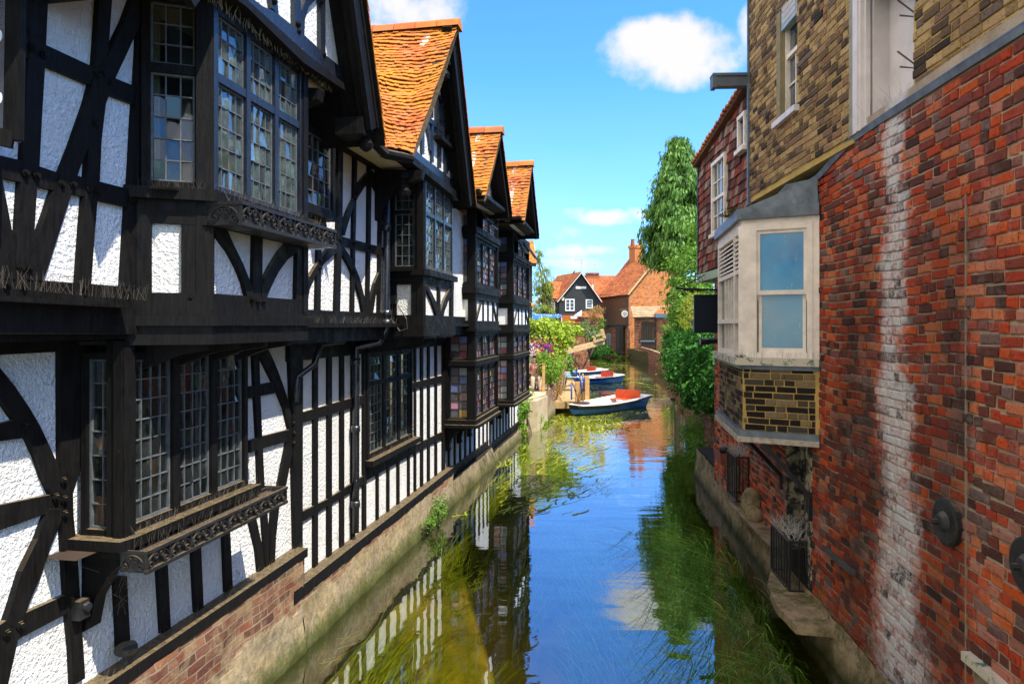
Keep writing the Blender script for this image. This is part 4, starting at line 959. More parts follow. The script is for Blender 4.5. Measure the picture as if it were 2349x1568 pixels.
k = MB(); k.prism([RY.w(v2u(3.6), 5.24, .05), RY.w(v2u(9.7), 8.16, .05), RY.w(v2u(9.7), 8.22, .05), RY.w(v2u(3.6), 5.30, .05)], RY.n * -.35); k.build('parapet_cap', LEADSH, HR)
k = MB(); k.prism([RY.w(v2u(2.0), 4.9, -.6), RY.w(v2u(9.6), 4.9, -.6), RY.w(v2u(9.6), 8.0, -.6), RY.w(v2u(3.2), 5.0, -.6)], RY.n * -2.4); k.wbox(RW, y2u(2.0), y2u(10.5), -.6, 5.0, -3.0, -.8); k.build('inner_wall', DARK, HR)
# tall white loading opening: far jamb, back panel, hooks
k = MB(); k.wbox(RY, v2u(6.47) - .16, v2u(6.47), 5.2, 6.58, -.02, .012); k.wbox(RY, v2u(6.47) - .13, v2u(6.47) - .10, 5.2, 6.58, .012, .03); k.wbox(RY, v2u(6.47) - .20, v2u(6.47) - .16, 5.2, 6.58, -.06, -.02); k.build('door_moulding', WHITEP, HR)
k = MB(); k.wbox(RY, v2u(5.40), v2u(6.47) - .16, 5.15, 6.58, -.30, -.22); k.wbox(RY, v2u(6.47) - .22, v2u(6.47) - .16, 5.15, 6.58, -.22, -.08); k.build('door_panel', WHITEP, HR)
k = MB()
for z in (5.55, 5.98, 6.45, 6.4):
    a = RY.w(v2u(5.74), z, -.22); b = RY.w(v2u(5.72), z + .01, -.04); c = RY.w(v2u(5.72), z + .14, -.02)
    k.tube([c, a, b], .008, 6)
k.build('iron_hook', simple('rusty_iron', (.20, .14, .11), .7), HR)
spikes(HR, lambda t: RY.w(v2u(5.7 + .8 * t), 5.24, -.12 + R.uniform(-.06, .05)), 40, .2, None, .09)
k = MB(); k.wbox(RY, v2u(6.47), v2u(6.56), 5.2, 6.58, -.02, .006); k.build('stucco_strip', simple('grey_stucco', (.30, .27, .19), .9), HR)
# sash window high in the yellow wall
s0, s1 = sash[0], sash[1]
k = MB()
k.wbox(RY, s1 - .05, s1, 5.95, 7.28, -.16, -.06); k.wbox(RY, s0, s0 + .05, 5.95, 7.28, -.16, -.06); k.wbox(RY, s0 + .05, s1 - .05, 5.95, 6.0, -.15, -.07); k.wbox(RY, s0 + .05, s1 - .05, 6.66, 6.71, -.17, -.065); k.wbox(RY, s0 + .05, s1 - .05, 7.24, 7.28, -.15, -.07)
k.wbox(RY, s0 + .27, s0 + .29, 6.0, 6.66, -.13, -.09); k.wbox(RY, s0 + .05, s1 - .05, 6.32, 6.34, -.13, -.089)
sw = k.build('sash_window', CREAM, HR)
RGL = m_glass('sky_lit_glass', (.6, .7, .75), ior=2.6, film=.25, filmcol=(.08, .16, .22))
g = MB(); g.wbox(RY, s0 + .05, s1 - .05, 6.0, 7.24, -.118, -.112); g.build('pane', RGL, sw)
k = MB(); k.wbox(RY, s0, s1, 5.9, 8, -.5, -.4); k.build('room_interior', DARK, HR)
k = MB(); k.wbox(RY, s0 - .07, s1 + .13, 5.86, 5.93, -.14, .06); k.build('window_sill', WHITEP, HR)
k = MB(); k.wbox(RY, s1 - .02, s1 + .11, 5.93, 7.28, -.16, .004); k.build('stucco_reveal', simple('ochre_stucco', (.24, .20, .11), .9), HR)
k = MB(); k.wbox(RY, s0 + .02, s1 - .02, 7.02, 7.26, -.10, -.01); lb = k.build('vent_box', simple('blue_grey_paint', (.30, .38, .42), .5), HR)
k = MB()
for i in range(3): k.prism([RY.w(s0 + .05, 7.08 + .07 * i, -.005), RY.w(s1 - .10, 7.08 + .07 * i, -.005), RY.w(s1 - .10, 7.12 + .07 * i, .012), RY.w(s0 + .05, 7.12 + .07 * i, .012)], RY.n * -.006)
k.build('louvre', WHITEP, lb)
spikes(HR, lambda t: RY.w(s0 + (s1 - s0) * t, 5.93, R.uniform(-.05, .03)), 30, .17, None, .05)
# ------- cream bay window
W0 = V((3.355, 7.45, 0)); C0 = V((2.63, 7.83, 0)); C1 = V((2.92, 9.65, 0)); W1 = V((3.62, 10.15, 0))
BN = Pl(0, 0, 1, C0, (W0 - C0).normalized()); BN.n = BN.n if BN.n.y < 0 else -BN.n
BR = Pl(0, 0, 1, C0, (C1 - C0).normalized()); BR.n = BR.n if BR.n.x < 0 else -BR.n
BF = Pl(0, 0, 1, C1, (W1 - C1).normalized()); BF.n = BF.n if BF.n.y > 0 else -BF.n
ln = (W0 - C0).length; lr = (C1 - C0).length; lf = (W1 - C1).length
BAY = tag(MB() and bpy.data.objects.new('bay_window', None)); COL.objects.link(BAY); BAY.parent = HR
def belt(name, z0, z1, o, m, slope_=0):
    def off(q, pa, pb, s):  # mitre between two faces
        return q
    nN, nR, nF = BN.n, BR.n, BF.n
    def mit(P, n1, n2):
        b = (n1 + n2); return P + b * (o / (1 + n1.dot(n2)))
    ring = [W0 + nN * o, mit(C0, nN, nR), mit(C1, nR, nF), W1 + nF * o, W1 - nF * .05 + V((.1, 0, 0)), W0 + V((.12, .12, 0))]
    k = MB(); k.prism([V((p.x, p.y, z0)) for p in ring], (0, 0, z1 - z0)); return k.build(name, m, BAY)
YB = m_brick('blackened_yellow_brick', [(0, (.012, .012, .013)), (.38, (.03, .028, .027)), (.55, (.09, .075, .055)), (.72, (.20, .15, .09)), (.86, (.34, .25, .13)), (1, (.05, .055, .06))], None, False, .4)
bricks(BAY, 'bay_base', BN, .02, ln - .03, 2.20, 2.90, YB, YELM, seed=11, bh=.073, wav=0, off=-.01, mj=.012)
bricks(BAY, 'bay_base', BR, .02, lr - .02, 2.20, 2.90, YB, YELM, seed=12, bh=.073, wav=0, off=-.01, mj=.010)
bricks(BAY, 'bay_base', BF, .02, lf - .02, 2.20, 2.90, YB, YELM, seed=13, bh=.073, wav=0, off=-.01)
k = MB(); k.wbox(BN, ln - .04, ln + .02, 2.2, 2.9, -.1, .0); k.build('mortar_edge', YELM, BAY)
belt('timber_plate', 2.07, 2.13, .05, simple('weathered_timber', (.50, .42, .33), .8, .5, 12, .2, .4)); belt('lead_apron', 2.13, 2.20, .035, LEADSH)
belt('lead_strip', 2.895, 2.945, .02, LEADSH)
GRN = N('flaking_green_cream_paint', .6, .3)
gm_ = GRN.mix(GRN.ramp(GRN.noise(9, 5, .7), [(.52, 0), (.60, 1)]), (.55, .48, .38), (.06, .17, .09)); GRN = GRN.done(gm_)
belt('window_sill', 2.945, 3.03, .075, GRN)
belt('roof_fascia', 4.53, 4.60, .0, CREAM); belt('lead_roof', 4.60, 4.72, .055, LEADSH)
k = MB()                                                    # lead roof sloping back up to the wall
pk = [C0 + BN.n * .02 + BR.n * .02, W0 + V((-.02, -.03, 0)), W1, C1]
top = [RW.w(y2u(7.5), 5.02, .02), RW.w(y2u(10.2), 4.95, .02)]
z4 = lambda p: V((p.x, p.y, 4.722))
k.add([z4(C0), z4(W0), z4(C1), z4(W1), top[0], top[1]], [(0, 1, 4), (0, 4, 5, 2), (2, 5, 3)]); k.build('roof_slope', LEADSH, BAY, fix=False)
k = MB(); k.prism([RW.w(y2u(7.42), 4.60, .03), RW.w(y2u(7.42), 5.0, .03), RW.w(y2u(7.6), 4.97, .3), RW.w(y2u(7.75), 4.72, .5), RW.w(y2u(7.6), 4.60, .3)], V((0, .02, 0))); k.build('lead_upstand', LEADSH, BAY)
spikes(BAY, lambda t: C0.lerp(W0, t) + V((.05, .08, 4.72)), 20, .16, None, .01)
spikes(BAY, lambda t: C0.lerp(C1, t) + V((.03, .03, 4.72)), 24, .14, None, .02)
spikes(BAY, lambda t: C0.lerp(W0, t) + BN.n * .05 + V((0, 0, 3.03)), 34, .10, None, .01)
spikes(BAY, lambda t: C0.lerp(C1, .3 * t) + BR.n * .05 + V((0, 0, 3.03)), 30, .13, WHITEP, .06)
MOSS = m_leaf('moss', (.03, .03, .006), (.10, .085, .02), .9, .1)
def mossclump(par, P, n, r):
    k = MB()
    for _ in range(n):
        q = V(P) + V((R.gauss(0, r), R.gauss(0, r), abs(R.gauss(0, r * .5)))); s = r * .3
        k.add([q + V((R.uniform(-s, s), R.uniform(-s, s), R.uniform(-s, s))) for _ in range(3)], [(0, 1, 2)])
    return k.build('moss_tuft', MOSS, par, fix=False)
mossclump(BAY, C0 + V((.0, .25, 4.73)), 250, .05); mossclump(BAY, C0 + V((.02, .6, 4.73)), 200, .05); mossclump(BAY, C0 + V((.0, -.02, 3.03)), 150, .035)
uP = lambda x: BN.u(BN.at((x, 700)))
x0, x1 = uP(1736), uP(1851)
k = MB(); k.wbox(BN, -.03, x0, 3.03, 4.53, -.10, .012); k.build('corner_board', CREAM, BAY)
k = MB(); k.wbox(BN, x1, ln, 3.03, 4.6, -.10, .010); k.wbox(BN, x1 + .03, x1 + .06, 3.03, 4.53, .010, .022); k.build('jamb_board', CREAM, BAY)
k = MB(); k.wbox(BN, x0, x1, 4.47, 4.60, -.10, .008); k.wbox(BN, x0, x1, 3.03, 3.09, -.09, -.01)
f = .035
k.wbox(BN, x0, x0 + f, 3.74, 4.47, -.05, -.014); k.wbox(BN, x1 - f, x1, 3.74, 4.47, -.05, -.014); k.wbox(BN, x0 + f, x1 - f, 4.43, 4.47, -.05, -.016); k.wbox(BN, x0 + f, x1 - f, 3.74, 3.79, -.055, -.010)
k.wbox(BN, x0 + .012, x0 + .012 + f, 3.09, 3.74, -.085, -.055); k.wbox(BN, x1 - .012 - f, x1 - .012, 3.09, 3.74, -.085, -.055); k.wbox(BN, x0 + .047, x1 - .047, 3.09, 3.14, -.085, -.056)
swn = k.build('sash_frame', CREAM, BAY)
def m_paintglass():
    k = N('whitewashed_blue_glass', .2, .3)
    P = k.sep(k.geo.outputs['Position'])
    c = k.ramp(k.noise(2.2, 4, .6, k.pos((1, 1, .6))), [(.3, (.012, .12, .24)), (.55, (.03, .23, .38)), (.8, (.16, .34, .44))])
    k.p.inputs['Coat Weight'].default_value = .8; k.p.inputs['Coat Roughness'].default_value = .02; k.p.inputs['Coat IOR'].default_value = 1.7
    c = k.mix(k.ramp(k.math('MULTIPLY', P[2], .2), [(.735, .6), (.76, 0)]), c, (.20, .29, .34))
    e = k.noise(16, 4, .7, k.pos((2, 2, .4)))
    c = k.mix(k.math('MULTIPLY', k.ramp(e, [(.63, 0), (.72, 1)]), .5), c, (.50, .60, .62))
    return k.done(c, k.ramp(k.noise(6, 4), [(.3, .06), (.7, .25)]))
PG = m_paintglass()
g = MB(); g.wbox(BN, x0 + f, x1 - f, 3.79, 4.43, -.036, -.03); g.build('pane', PG, swn)
g = MB(); g.wbox(BN, x0 + .047, x1 - .047, 3.14, 3.74, -.072, -.066); g.build('pane', PG, swn)
k = MB()
for s_, e_ in ((x0 + .002, x0 + .012), (x1 - .012, x1 - .002)): k.prism([BN.w(s_, 3.74, -.02), BN.w(e_, 3.74, -.02), BN.w(e_, 3.69, -.02), BN.w((s_ + e_) / 2, 3.665, -.02)], BN.n * -.03)
k.build('sash_horn', CREAM, swn)
# river face of the bay: louvre over a sash
k = MB(); k.wbox(BR, 0, .05, 3.03, 4.53, -.1, .012); k.wbox(BR, .42, .50, 3.03, 4.53, -.1, .010); k.wbox(BR, lr - .06, lr, 3.03, 4.53, -.1, .010); k.wbox(BR, .05, lr - .06, 3.03, 3.08, -.1, .002); k.wbox(BR, .05, lr - .06, 4.0, 4.05, -.1, .004); k.wbox(BR, .05, lr - .06, 4.46, 4.6, -.1, .006); k.wbox(BR, .05, lr - .06, 3.42, 3.47, -.07, .02)
for u in (.75, 1.0, 1.28): k.wbox(BR, u, u + .03, 3.08, 4.0, -.05, -.005)
br = k.build('sash_frame', CREAM, BAY)
g = MB(); g.wbox(BR, .05, lr - .06, 3.08, 4.0, -.045, -.04); g.build('pane', RGL, br)
k = MB(); k.wbox(BR, .06, lr - .08, 3.47, 3.98, -.10, -.08); k.build('roller_blind', simple('grey_blind', (.40, .43, .42), .7), BAY)
k = MB()
for i in range(7): k.prism([BR.w(.07, 4.07 + .053 * i, .012), BR.w(lr - .1, 4.07 + .053 * i, .012), BR.w(lr - .1, 4.11 + .053 * i, -.02), BR.w(.07, 4.11 + .053 * i, -.02)], BR.n * -.012)
k.build('louvre', CREAM, BAY)
k = MB(); k.wbox(BF, 0, lf, 3.0, 4.6, -.1, 0); k.build('far_boarding', CREAM, BAY)
k = MB(); ring = [W0 + V((.15, .2, 0)), C0 + V((.12, .1, 0)), C1 + V((.12, -.1, 0)), W1]; k.prism([V((p.x, p.y, 3.0)) for p in ring], (0, 0, 1.55)); k.build('room_interior', DARK, BAY)
# iron struts
k = MB()
k.bar(V((2.83, 7.71, 2.07)), RW.w(y2u(7.67), 1.46, .02), .03, .05); k.bar(RW.w(y2u(7.67), 1.46, .025), RW.w(y2u(7.67), 1.2, .025), .03, .04)
k.build('iron_strut', IRON, HR)
k = MB(); k.bar(V((2.86, 8.62, 2.07)), RW.w(y2u(8.74), 1.47, .02), .03, .05); k.bar(RW.w(y2u(8.74), 1.47, .025), RW.w(y2u(8.74), 1.3, .025), .03, .04); k.build('iron_strut', IRON, HR)
# recess with whitewashed brick back and a timber post
WBR = m_brick('whitewashed_brick', [(0, (.10, .08, .06)), (.25, (.36, .32, .24)), (.6, (.50, .45, .35)), (1, (.28, .24, .17))], lambda k, c: k.mix(k.ramp(k.noise(3.5, 5, .7), [(.53, 0), (.6, 1)]), c, (.018, .016, .013)), False, .3)
bricks(HR, 'recess_back', RW, recess[0], recess[1], .3, 2.02, WBR, YELM, off=-.20, seed=21)
k = MB(); k.wbox(RW, recess[0] + .02, recess[0] + .11, .5, 2.0, -.20, -.06); k.build('recess_post', simple('honey_timber', (.42, .27, .10), .8, .4, 9, .2, .3), HR)
PJ = N('peeling_black_cream_paint', .8, .3)
PJ = PJ.done(PJ.mix(PJ.ramp(PJ.noise(7, 6, .75), [(.5, 0), (.55, 1)]), (.022, .022, .022), (.42, .36, .25)))
k = MB(); k.wbox(RW, recess[0] - .17, recess[0], .35, 2.04, -.2, .012); k.wbox(RW, recess[1], recess[1] + .06, .35, 2.04, -.2, .008); k.build('painted_jamb', PJ, HR)
k = MB(); k.wbox(RW, y2u(6.5), y2u(7.25), 1.02, 1.06, 0, .05); k.build('slate_ledge', simple('dark_slate', (.06, .06, .06), .8), HR)
# iron tie plates
def tie(Y, z):
    t = thing('tie_plate', RW.w(y2u(Y), z, 0), None, 'wall plate', 'round iron wall ties'); k = MB(); c = RW.w(y2u(Y), z, .0); n = RW.n
    prof = [(.0, .17), (.035, .172), (.045, .155), (.04, .135), (.045, .12), (.032, .105), (.03, .085), (.05, .07), (.075, .05), (.085, .03), (.085, .0)]
    k.tube([c + n * a for a, r in prof], [max(r, .001) for a, r in prof], 28)
    k.build('plate', IRON, t); k = MB(); k.tube([c + n * .08, c + n * .125], [.022, .02], 6); k.build('nut', IRON, t); return t
tie(RW.at((2179, 1196)).y, RW.at((2179, 1196)).z)['label'] = 'round iron tie plate on the sooty brick beside the straight joint'
tie(RW.at((2372, 1300)).y, RW.at((2372, 1300)).z)['label'] = 'round iron tie plate on the bright red brick, cut by the picture edge'
# low window at the bottom corner
k = MB(); k.wbox(RW, nearw[0], nearw[1], .3, 1.16, -.5, -.4); k.build('room_interior', DARK, HR)
k = MB(); k.wbox(RW, nearw[0], nearw[1] + .03, 1.13, 1.19, -.12, .06); k.build('window_lintel', GRN, HR)
k = MB(); k.wbox(RW, y2u(4.33), y2u(4.37), .3, 1.13, -.12, -.06); k.build('window_post', simple('honey_timber_2', (.42, .27, .10), .8, .4, 9), HR)
# footing along the water
def m_foot():
    k = N('mossy_concrete', .9, .2); P = k.sep(k.geo.outputs['Position'])
    c = k.ramp(k.noise(3, 6, .7), [(.3, (.16, .115, .065)), (.55, (.36, .27, .155)), (.8, (.30, .18, .10))])
    lo = k.math('ADD', P[2], k.math('MULTIPLY', k.noise(5, 5, .7), .3))
    c = k.mix(k.ramp(lo, [(.16, 1), (.36, 0)]), c, (.035, .04, .012))
    c = k.mix(k.ramp(k.noise(4, 6, .75), [(.48, 0), (.62, .85)]), c, (.075, .075, .02)); c = k.mix(k.ramp(k.noise(11, 6, .75), [(.56, 0), (.66, .6)]), c, (.04, .035, .025))
    return k.done(c, None, k.bump(k.noise(20, 5, .7), .8, .02))
FOOT = m_foot()
plinth(HR, 8.6, 15.5, .62, Pl(2.50, .108, -1), FOOT, 110, 12, 21, -.7, .18, 'footing'); plinth(HR, 5.2, 8.6, .42, Pl(2.665, .088, -1), FOOT, 80, 10, 23, -.7, .30, 'footing')
k = MB(); k.prism([RW.w(y2u(8.6), .60, .2), RW.w(y2u(10.8), .60, .25), RW.w(y2u(10.8), .60, -.1), RW.w(y2u(8.6), .60, -.1)], V((0, 0, .02))); k.build('footing_top', FOOT, HR)
k = MB()
ledge = [(y2u(6.85), .08), (y2u(6.9), .42), (y2u(7.4), .47), (y2u(8.0), .40), (y2u(8.5), .22), (y2u(8.6), -.1), (y2u(6.85), -.1)]
k.prism([RW.w(u, .26, o) for u, o in ledge], (0, 0, .09)); k.build('stone_ledge', FOOT, HR)
# ------- wire cages in front of the openings
def cage(Y0, Y1, z0, z1, pr, label):
    t = thing('window_cage', RW.w(y2u(Y0), z0, 0), label, 'cage', 'wire cages over the low openings')
    u0, u1 = y2u(Y0), y2u(Y1); k = MB(); o1 = pr
    P = lambda u, z, o: RW.w(u, z, o)
    for u in (u0, u1):
        for o in (.02, pr): k.bar(P(u, z0, o), P(u, z1, o), .022, .022)
    for z in (z0, z1):
        k.bar(P(u0, z, pr), P(u1, z, pr), .024, .024); k.bar(P(u0, z, .0), P(u0, z, pr), .024, .024); k.bar(P(u1, z, .0), P(u1, z, pr), .024, .024)
    n = max(4, int((u1 - u0) / .1))
    for i in range(1, n): u = u0 + (u1 - u0) * i / n; k.bar(P(u, z0, pr), P(u, z1, pr), .012, .012)
    for o in (.1,): k.bar(P(u0, z0, o), P(u0, z1, o), .012, .012)
    k.build('cage_frame', IRON, t)
    k = MB(); s = .026; w = .0028
    nz = int((z1 - z0) / s); nu = int((u1 - u0) / s); no = int(pr / s)
    for i in range(nz): z = z0 + s * i; k.bar(P(u0, z, pr - .004), P(u1, z, pr - .004), w, w); k.bar(P(u0 + .004, z, 0), P(u0 + .004, z, pr), w, w)
    for i in range(nu): k.bar(P(u0 + s * i, z0, pr - .004), P(u0 + s * i, z1, pr - .004), w, w)
    for i in range(no): k.bar(P(u0 + .004, z0, s * i), P(u0 + .004, z1, s * i), w, w)
    k.build('wire_mesh', IRON, t)
    spikes(t, lambda q: P(u0 + (u1 - u0) * q, z1 + .01, R.uniform(.0, pr)), int(120 * (u1 - u0) / .7), .16, simple('white_plastic_spike', (.52, .50, .46), .5, .1), .10, .0022)
    return t
cage(7.80, 8.50, .36, .92, .21, 'large wire mesh cage with white spikes beneath the iron struts')
cage(10.38, 10.95, .72, 1.385, .20, 'small wire mesh cage farther along the footing by the terracotta trough')
bo = MB()
for (Y, z, s) in ((9.9, .85, .16), (9.75, .68, .12)):
    c = RW.w(y2u(Y), z, .1); vs = []; 
    for i in range(7):
        for j in range(10):
            a = math.pi * i / 6; b = 2 * math.pi * j / 10; q = V((math.sin(a) * math.cos(b), math.sin(a) * math.sin(b), math.cos(a) * 1.25)) * s
            vs.append(c + q * (1 + .35 * noise.noise((c + q) * 5)))
    bo.add(vs, [(i * 10 + j, (i + 1) * 10 + j, (i + 1) * 10 + (j + 1) % 10, i * 10 + (j + 1) % 10) for i in range(6) for j in range(10)])
bo.build('rough_stone', FOOT, HR, smooth=True)
# terracotta trough with a black ball
tr = thing('planter_trough', RW.w(y2u(11.6), 1.1, .15), 'terracotta planter trough holding a round black ball, on the brick pier', 'planter')
TERR = simple('terracotta', (.26, .075, .045), .8, .25, 10)
k = MB(); c = RW.w(y2u(11.55), 1.08, .12); d = RW.d; nn_ = RW.n
for (a, b, z0, z1, g_) in ((-.30, .30, 0, .02, .11), ): pass
for s_ in (-1, 1): k.prism([c + d * -.28 + nn_ * .10 * s_, c + d * .28 + nn_ * .10 * s_, c + d * .31 + nn_ * .13 * s_ + V((0, 0, .2)), c - d * .31 + nn_ * .13 * s_ + V((0, 0, .2))], nn_ * -.015 * s_); k.prism([c + d * .28 * s_ - nn_ * .1, c + d * .28 * s_ + nn_ * .1, c + d * .31 * s_ + nn_ * .13 + V((0, 0, .2)), c + d * .31 * s_ - nn_ * .13 + V((0, 0, .2))], d * -.015 * s_)
k.prism([c - d * .28 - nn_ * .1, c + d * .28 - nn_ * .1, c + d * .28 + nn_ * .1, c - d * .28 + nn_ * .1], (0, 0, .12)); k.build('trough', TERR, tr)
k = MB(); q = c + V((0, 0, .2)); k.tube([q + V((0, 0, .085 * math.sin(a))) for a in [-1.5 + .3 * i for i in range(11)]], [.085 * math.cos(a) for a in [-1.5 + .3 * i for i in range(11)]], 14); k.build('ball', IRON, tr, smooth=True)
pier = thing('brick_pier', RW.w(y2u(11.5), 0, .1), 'small worn brick pier under the terracotta trough', 'pier')
bricks(pier, 'pier_face', Pl(2.40, .108, -1), Pl(2.40, .108).uY(11.2), Pl(2.40, .108).uY(12.1), .55, 1.07, RED, YELM, seed=31)
k = MB(); q_ = Pl(2.40, .108, -1); k.wbox(q_, q_.uY(11.2), q_.uY(12.1), .5, 1.06, -.4, -.04); k.build('core', YELM, pier)
# low pier-like wall beyond the bay, under the tile hung house
LWp = Pl(2.62, .098, -1)
bricks(HR, 'lower_brick_wall', LWp, LWp.uY(10.6), LWp.uY(13.2), .4, 4.3, RED, YELM, seed=33)
# ------- tile hung house
HT = thing('tile_hung_house', RT.w(RT.uY(11), 0, 0), 'house hung with mottled red wall tiles behind the yellow brick corner', 'house')
TH = m_brick('wall_tile', [(0, (.05, .028, .022)), (.22, (.12, .045, .03)), (.45, (.24, .055, .03)), (.66, (.36, .07, .035)), (.82, (.42, .30, .24)), (1, (.16, .07, .05))], lambda k, c: k.mix(k.ramp(k.noise(7, 5, .7, k.pos((3, 3, .5))), [(.52, 0), (.66, .75)]), c, (.045, .03, .026)), False, .3)
t0, t1 = RT.uY(9.72), RT.uY(12.9)
def zv(u): Y = u * RT.d.y; return 6.78 - (Y - 10) * .124
wn = (RT.uY(11.02), RT.uY(11.75), 4.95, 6.12); wn2 = (RT.uY(9.95), RT.uY(10.2), 6.0, 6.45)
rng = random.Random(4); k = MB(); r = 0; z = 4.36
while z < 6.85:
    u = t0 - rng.random() * .17
    while u < t1:
        a, b = max(u, t0), min(u + .165, t1); u += .168
        if b - a < .03: continue
        um = (a + b) / 2
        if z + .08 > zv(um): continue
        if any(h[0] - .08 < um < h[1] + .08 and h[2] - .1 < z + .07 < h[3] for h in (wn, wn2)): continue
        zt = min(z + .2, zv(um)); dz = rng.uniform(-.008, .008) - .02 * math.sin(um * 2)
        j = rng.uniform(0, .012)
        k.prism([RT.w(a + .001, z + dz, .026 + j), RT.w(b - .001, z + dz, .026 + rng.uniform(0, .012)), RT.w(b - .001, zt + dz, .004), RT.w(a + .001, zt + dz, .004)], RT.n * -.014, rng.random())
    z += .148; r += 1
k.build('tile_hanging', TH, HT, fix=False)
k = MB(); k.prism([RT.w(t0, 4.3, 0), RT.w(t1, 4.3, 0), RT.w(t1, zv(t1), 0), RT.w(t0, zv(t0), 0)], RT.n * -.2); k.build('wall', DARK, HT)
k = MB(); k.wbox(RT, t0, t1 + .02, 4.20, 4.34, -.2, .05); k.build('fascia', simple('pale_green_paint', (.33, .42, .28), .6), HT)
k = MB(); k.wbox(RT, t1, t1 + .04, 4.3, zv(t1), -.3, .04); k.build('corner_strip', IRON, HT)
k = MB(); k.prism([RT.w(t0, zv(t0), .10), RT.w(t1 + .12, zv(t1) - .03, .10), RT.w(t1 + .12, zv(t1) + .05, .12), RT.w(t0, zv(t0) + .09, .12)], RT.n * -2.5); k.build('roof', m_tile('dark_clay_tile', (.12, .05, .035), (.25, .12, .04), .6), HT)
k = MB()
for i in range(22):
    u = t0 + (t1 + .1 - t0) * i / 22; k.wbox(RT, u, u + .10, zv(u) + .03, zv(u) + .065, -.05, .14 + R.uniform(0, .03))
k.build('verge_tiles', TILE_R, HT)
k = MB(); k.wbox(RT, t0 - .02, t0 + .12, 6.80, 6.96, -.3, .52); k.wbox(RT, t0 - .04, t0 + .14, 6.94, 6.98, -.3, .56); k.wbox(RT, t0 - .03, t0 + .13, 6.78, 6.98, .50, .56); k.build('lead_gutter', simple('dark_lead', (.085, .10, .115), .5), HT)
for h, rows in ((wn, 2), (wn2, 1)):
    k = MB(); k.wbox(RT, h[0] - .06, h[0], h[2], h[3], -.1, .06); k.wbox(RT, h[1], h[1] + .06, h[2], h[3], -.1, .06); k.wbox(RT, h[0], h[1], h[2], h[2] + .05, -.1, .055); k.wbox(RT, h[0] - .06, h[1] + .06, h[3], h[3] + .06, -.1, .065); k.wbox(RT, h[0] - .08, h[1] + .08, h[2] - .06, h[2], -.1, .10)
    if rows == 2:
        zm = (h[2] + h[3]) / 2; k.wbox(RT, h[0], h[1], zm - .025, zm + .025, -.06, .045)
        for q in (.33, .66): u = h[0] + (h[1] - h[0]) * q; k.wbox(RT, u - .01, u + .01, h[2] + .05, h[3], -.03, .03)
        for zz in (h[2] + .3, h[3] - .3): k.wbox(RT, h[0], h[1], zz - .01, zz + .01, -.03, .028)
    f_ = k.build('sash_window', CREAM, HT); g = MB(); g.wbox(RT, h[0], h[1], h[2], h[3], -.01, .012); g.build('pane', RGL, f_)
k = MB(); k.wbox(LWp, LWp.uY(13.1), LWp.uY(13.2), .4, 4.3, -3, 0); k.build('end_wall', DARK, HT)
# hanging board, its iron bracket, and a pipe
sg = thing('hanging_sign', V((3.4, 12.3, 4)), 'blank dark blue sign board hanging from black ironwork before the shrubs', 'sign')
k = MB(); k.box((3.29, 12.28, 3.275), (3.80, 12.32, 3.93)); k.build('board', simple('dark_blue_paint', (.005, .018, .032), .35, .15), sg)
k = MB()
for a, b in (((3.285, 3.27), (3.805, 3.27)), ((3.285, 3.935), (3.805, 3.935)), ((3.285, 3.27), (3.285, 3.935))): k.bar((a[0], 12.3, a[1]), (b[0], 12.3, b[1]), .05, .02)
k.build('frame', simple('black_blue_paint', (.006, .012, .02), .35), sg)
k = MB(); k.tube([(2.95, 12.3, 4.06), (3.9, 12.3, 4.02)], .018, 8); k.tube([(3.1, 12.3, 4.03), (3.9, 12.3, 3.98)], .008, 6)
for cx_, r_, s_ in ((3.15, .06, 1), (3.35, .09, -1), (3.6, .12, 1)):
    k.tube([(cx_ + r_ * (1 - .04 * i) * math.cos(i * .42 * s_), 12.3, 4.10 + r_ + r_ * (1 - .04 * i) * math.sin(i * .42)) for i in range(20)], .007, 5)
k.tube([(2.95, 12.3, 4.07), (3.3, 12.3, 4.2), (3.7, 12.3, 4.45), (3.9, 12.3, 4.5)], .01, 5)
for x in (3.35, 3.7): k.tube([(x, 12.3, 3.93), (x, 12.3, 4.03)], .006, 5)
k.build('bracket', IRON, sg)
pp = thing('pipe', V((3.4, 12.6, 3.1)), 'stub of black waste pipe reaching out below the blue board', 'pipe'); k = MB(); k.tube([(3.47, 12.6, 3.09), (4.2, 12.6, 3.12)], .05, 12); k.tube([(3.47, 12.6, 3.09), (3.52, 12.6, 3.092)], .062, 12); k.build('tube', TIMG, pp, smooth=False)
# garden wall
GWp = Pl(1.95, .1735, -1)
GWB = m_brick('old_wall_brick', [(0, (.10, .05, .035)), (.5, (.22, .09, .05)), (1, (.26, .18, .12))], None, False, .5)
gwl = thing('garden_wall', GWp.w(GWp.uY(18), 0, 0), 'old brick river wall overgrown with ivy beyond the cream bay', 'wall')
bricks(gwl, 'brick_face', GWp, GWp.uY(13.2), GWp.uY(24.3), -.3, 2.0, GWB, YELM, seed=41, bh=.078, wav=.02)
k = MB(); k.wbox(GWp, GWp.uY(13.2), GWp.uY(24.3), -.6, 2.0, -.5, -.05); k.build('core', YELM, gwl)
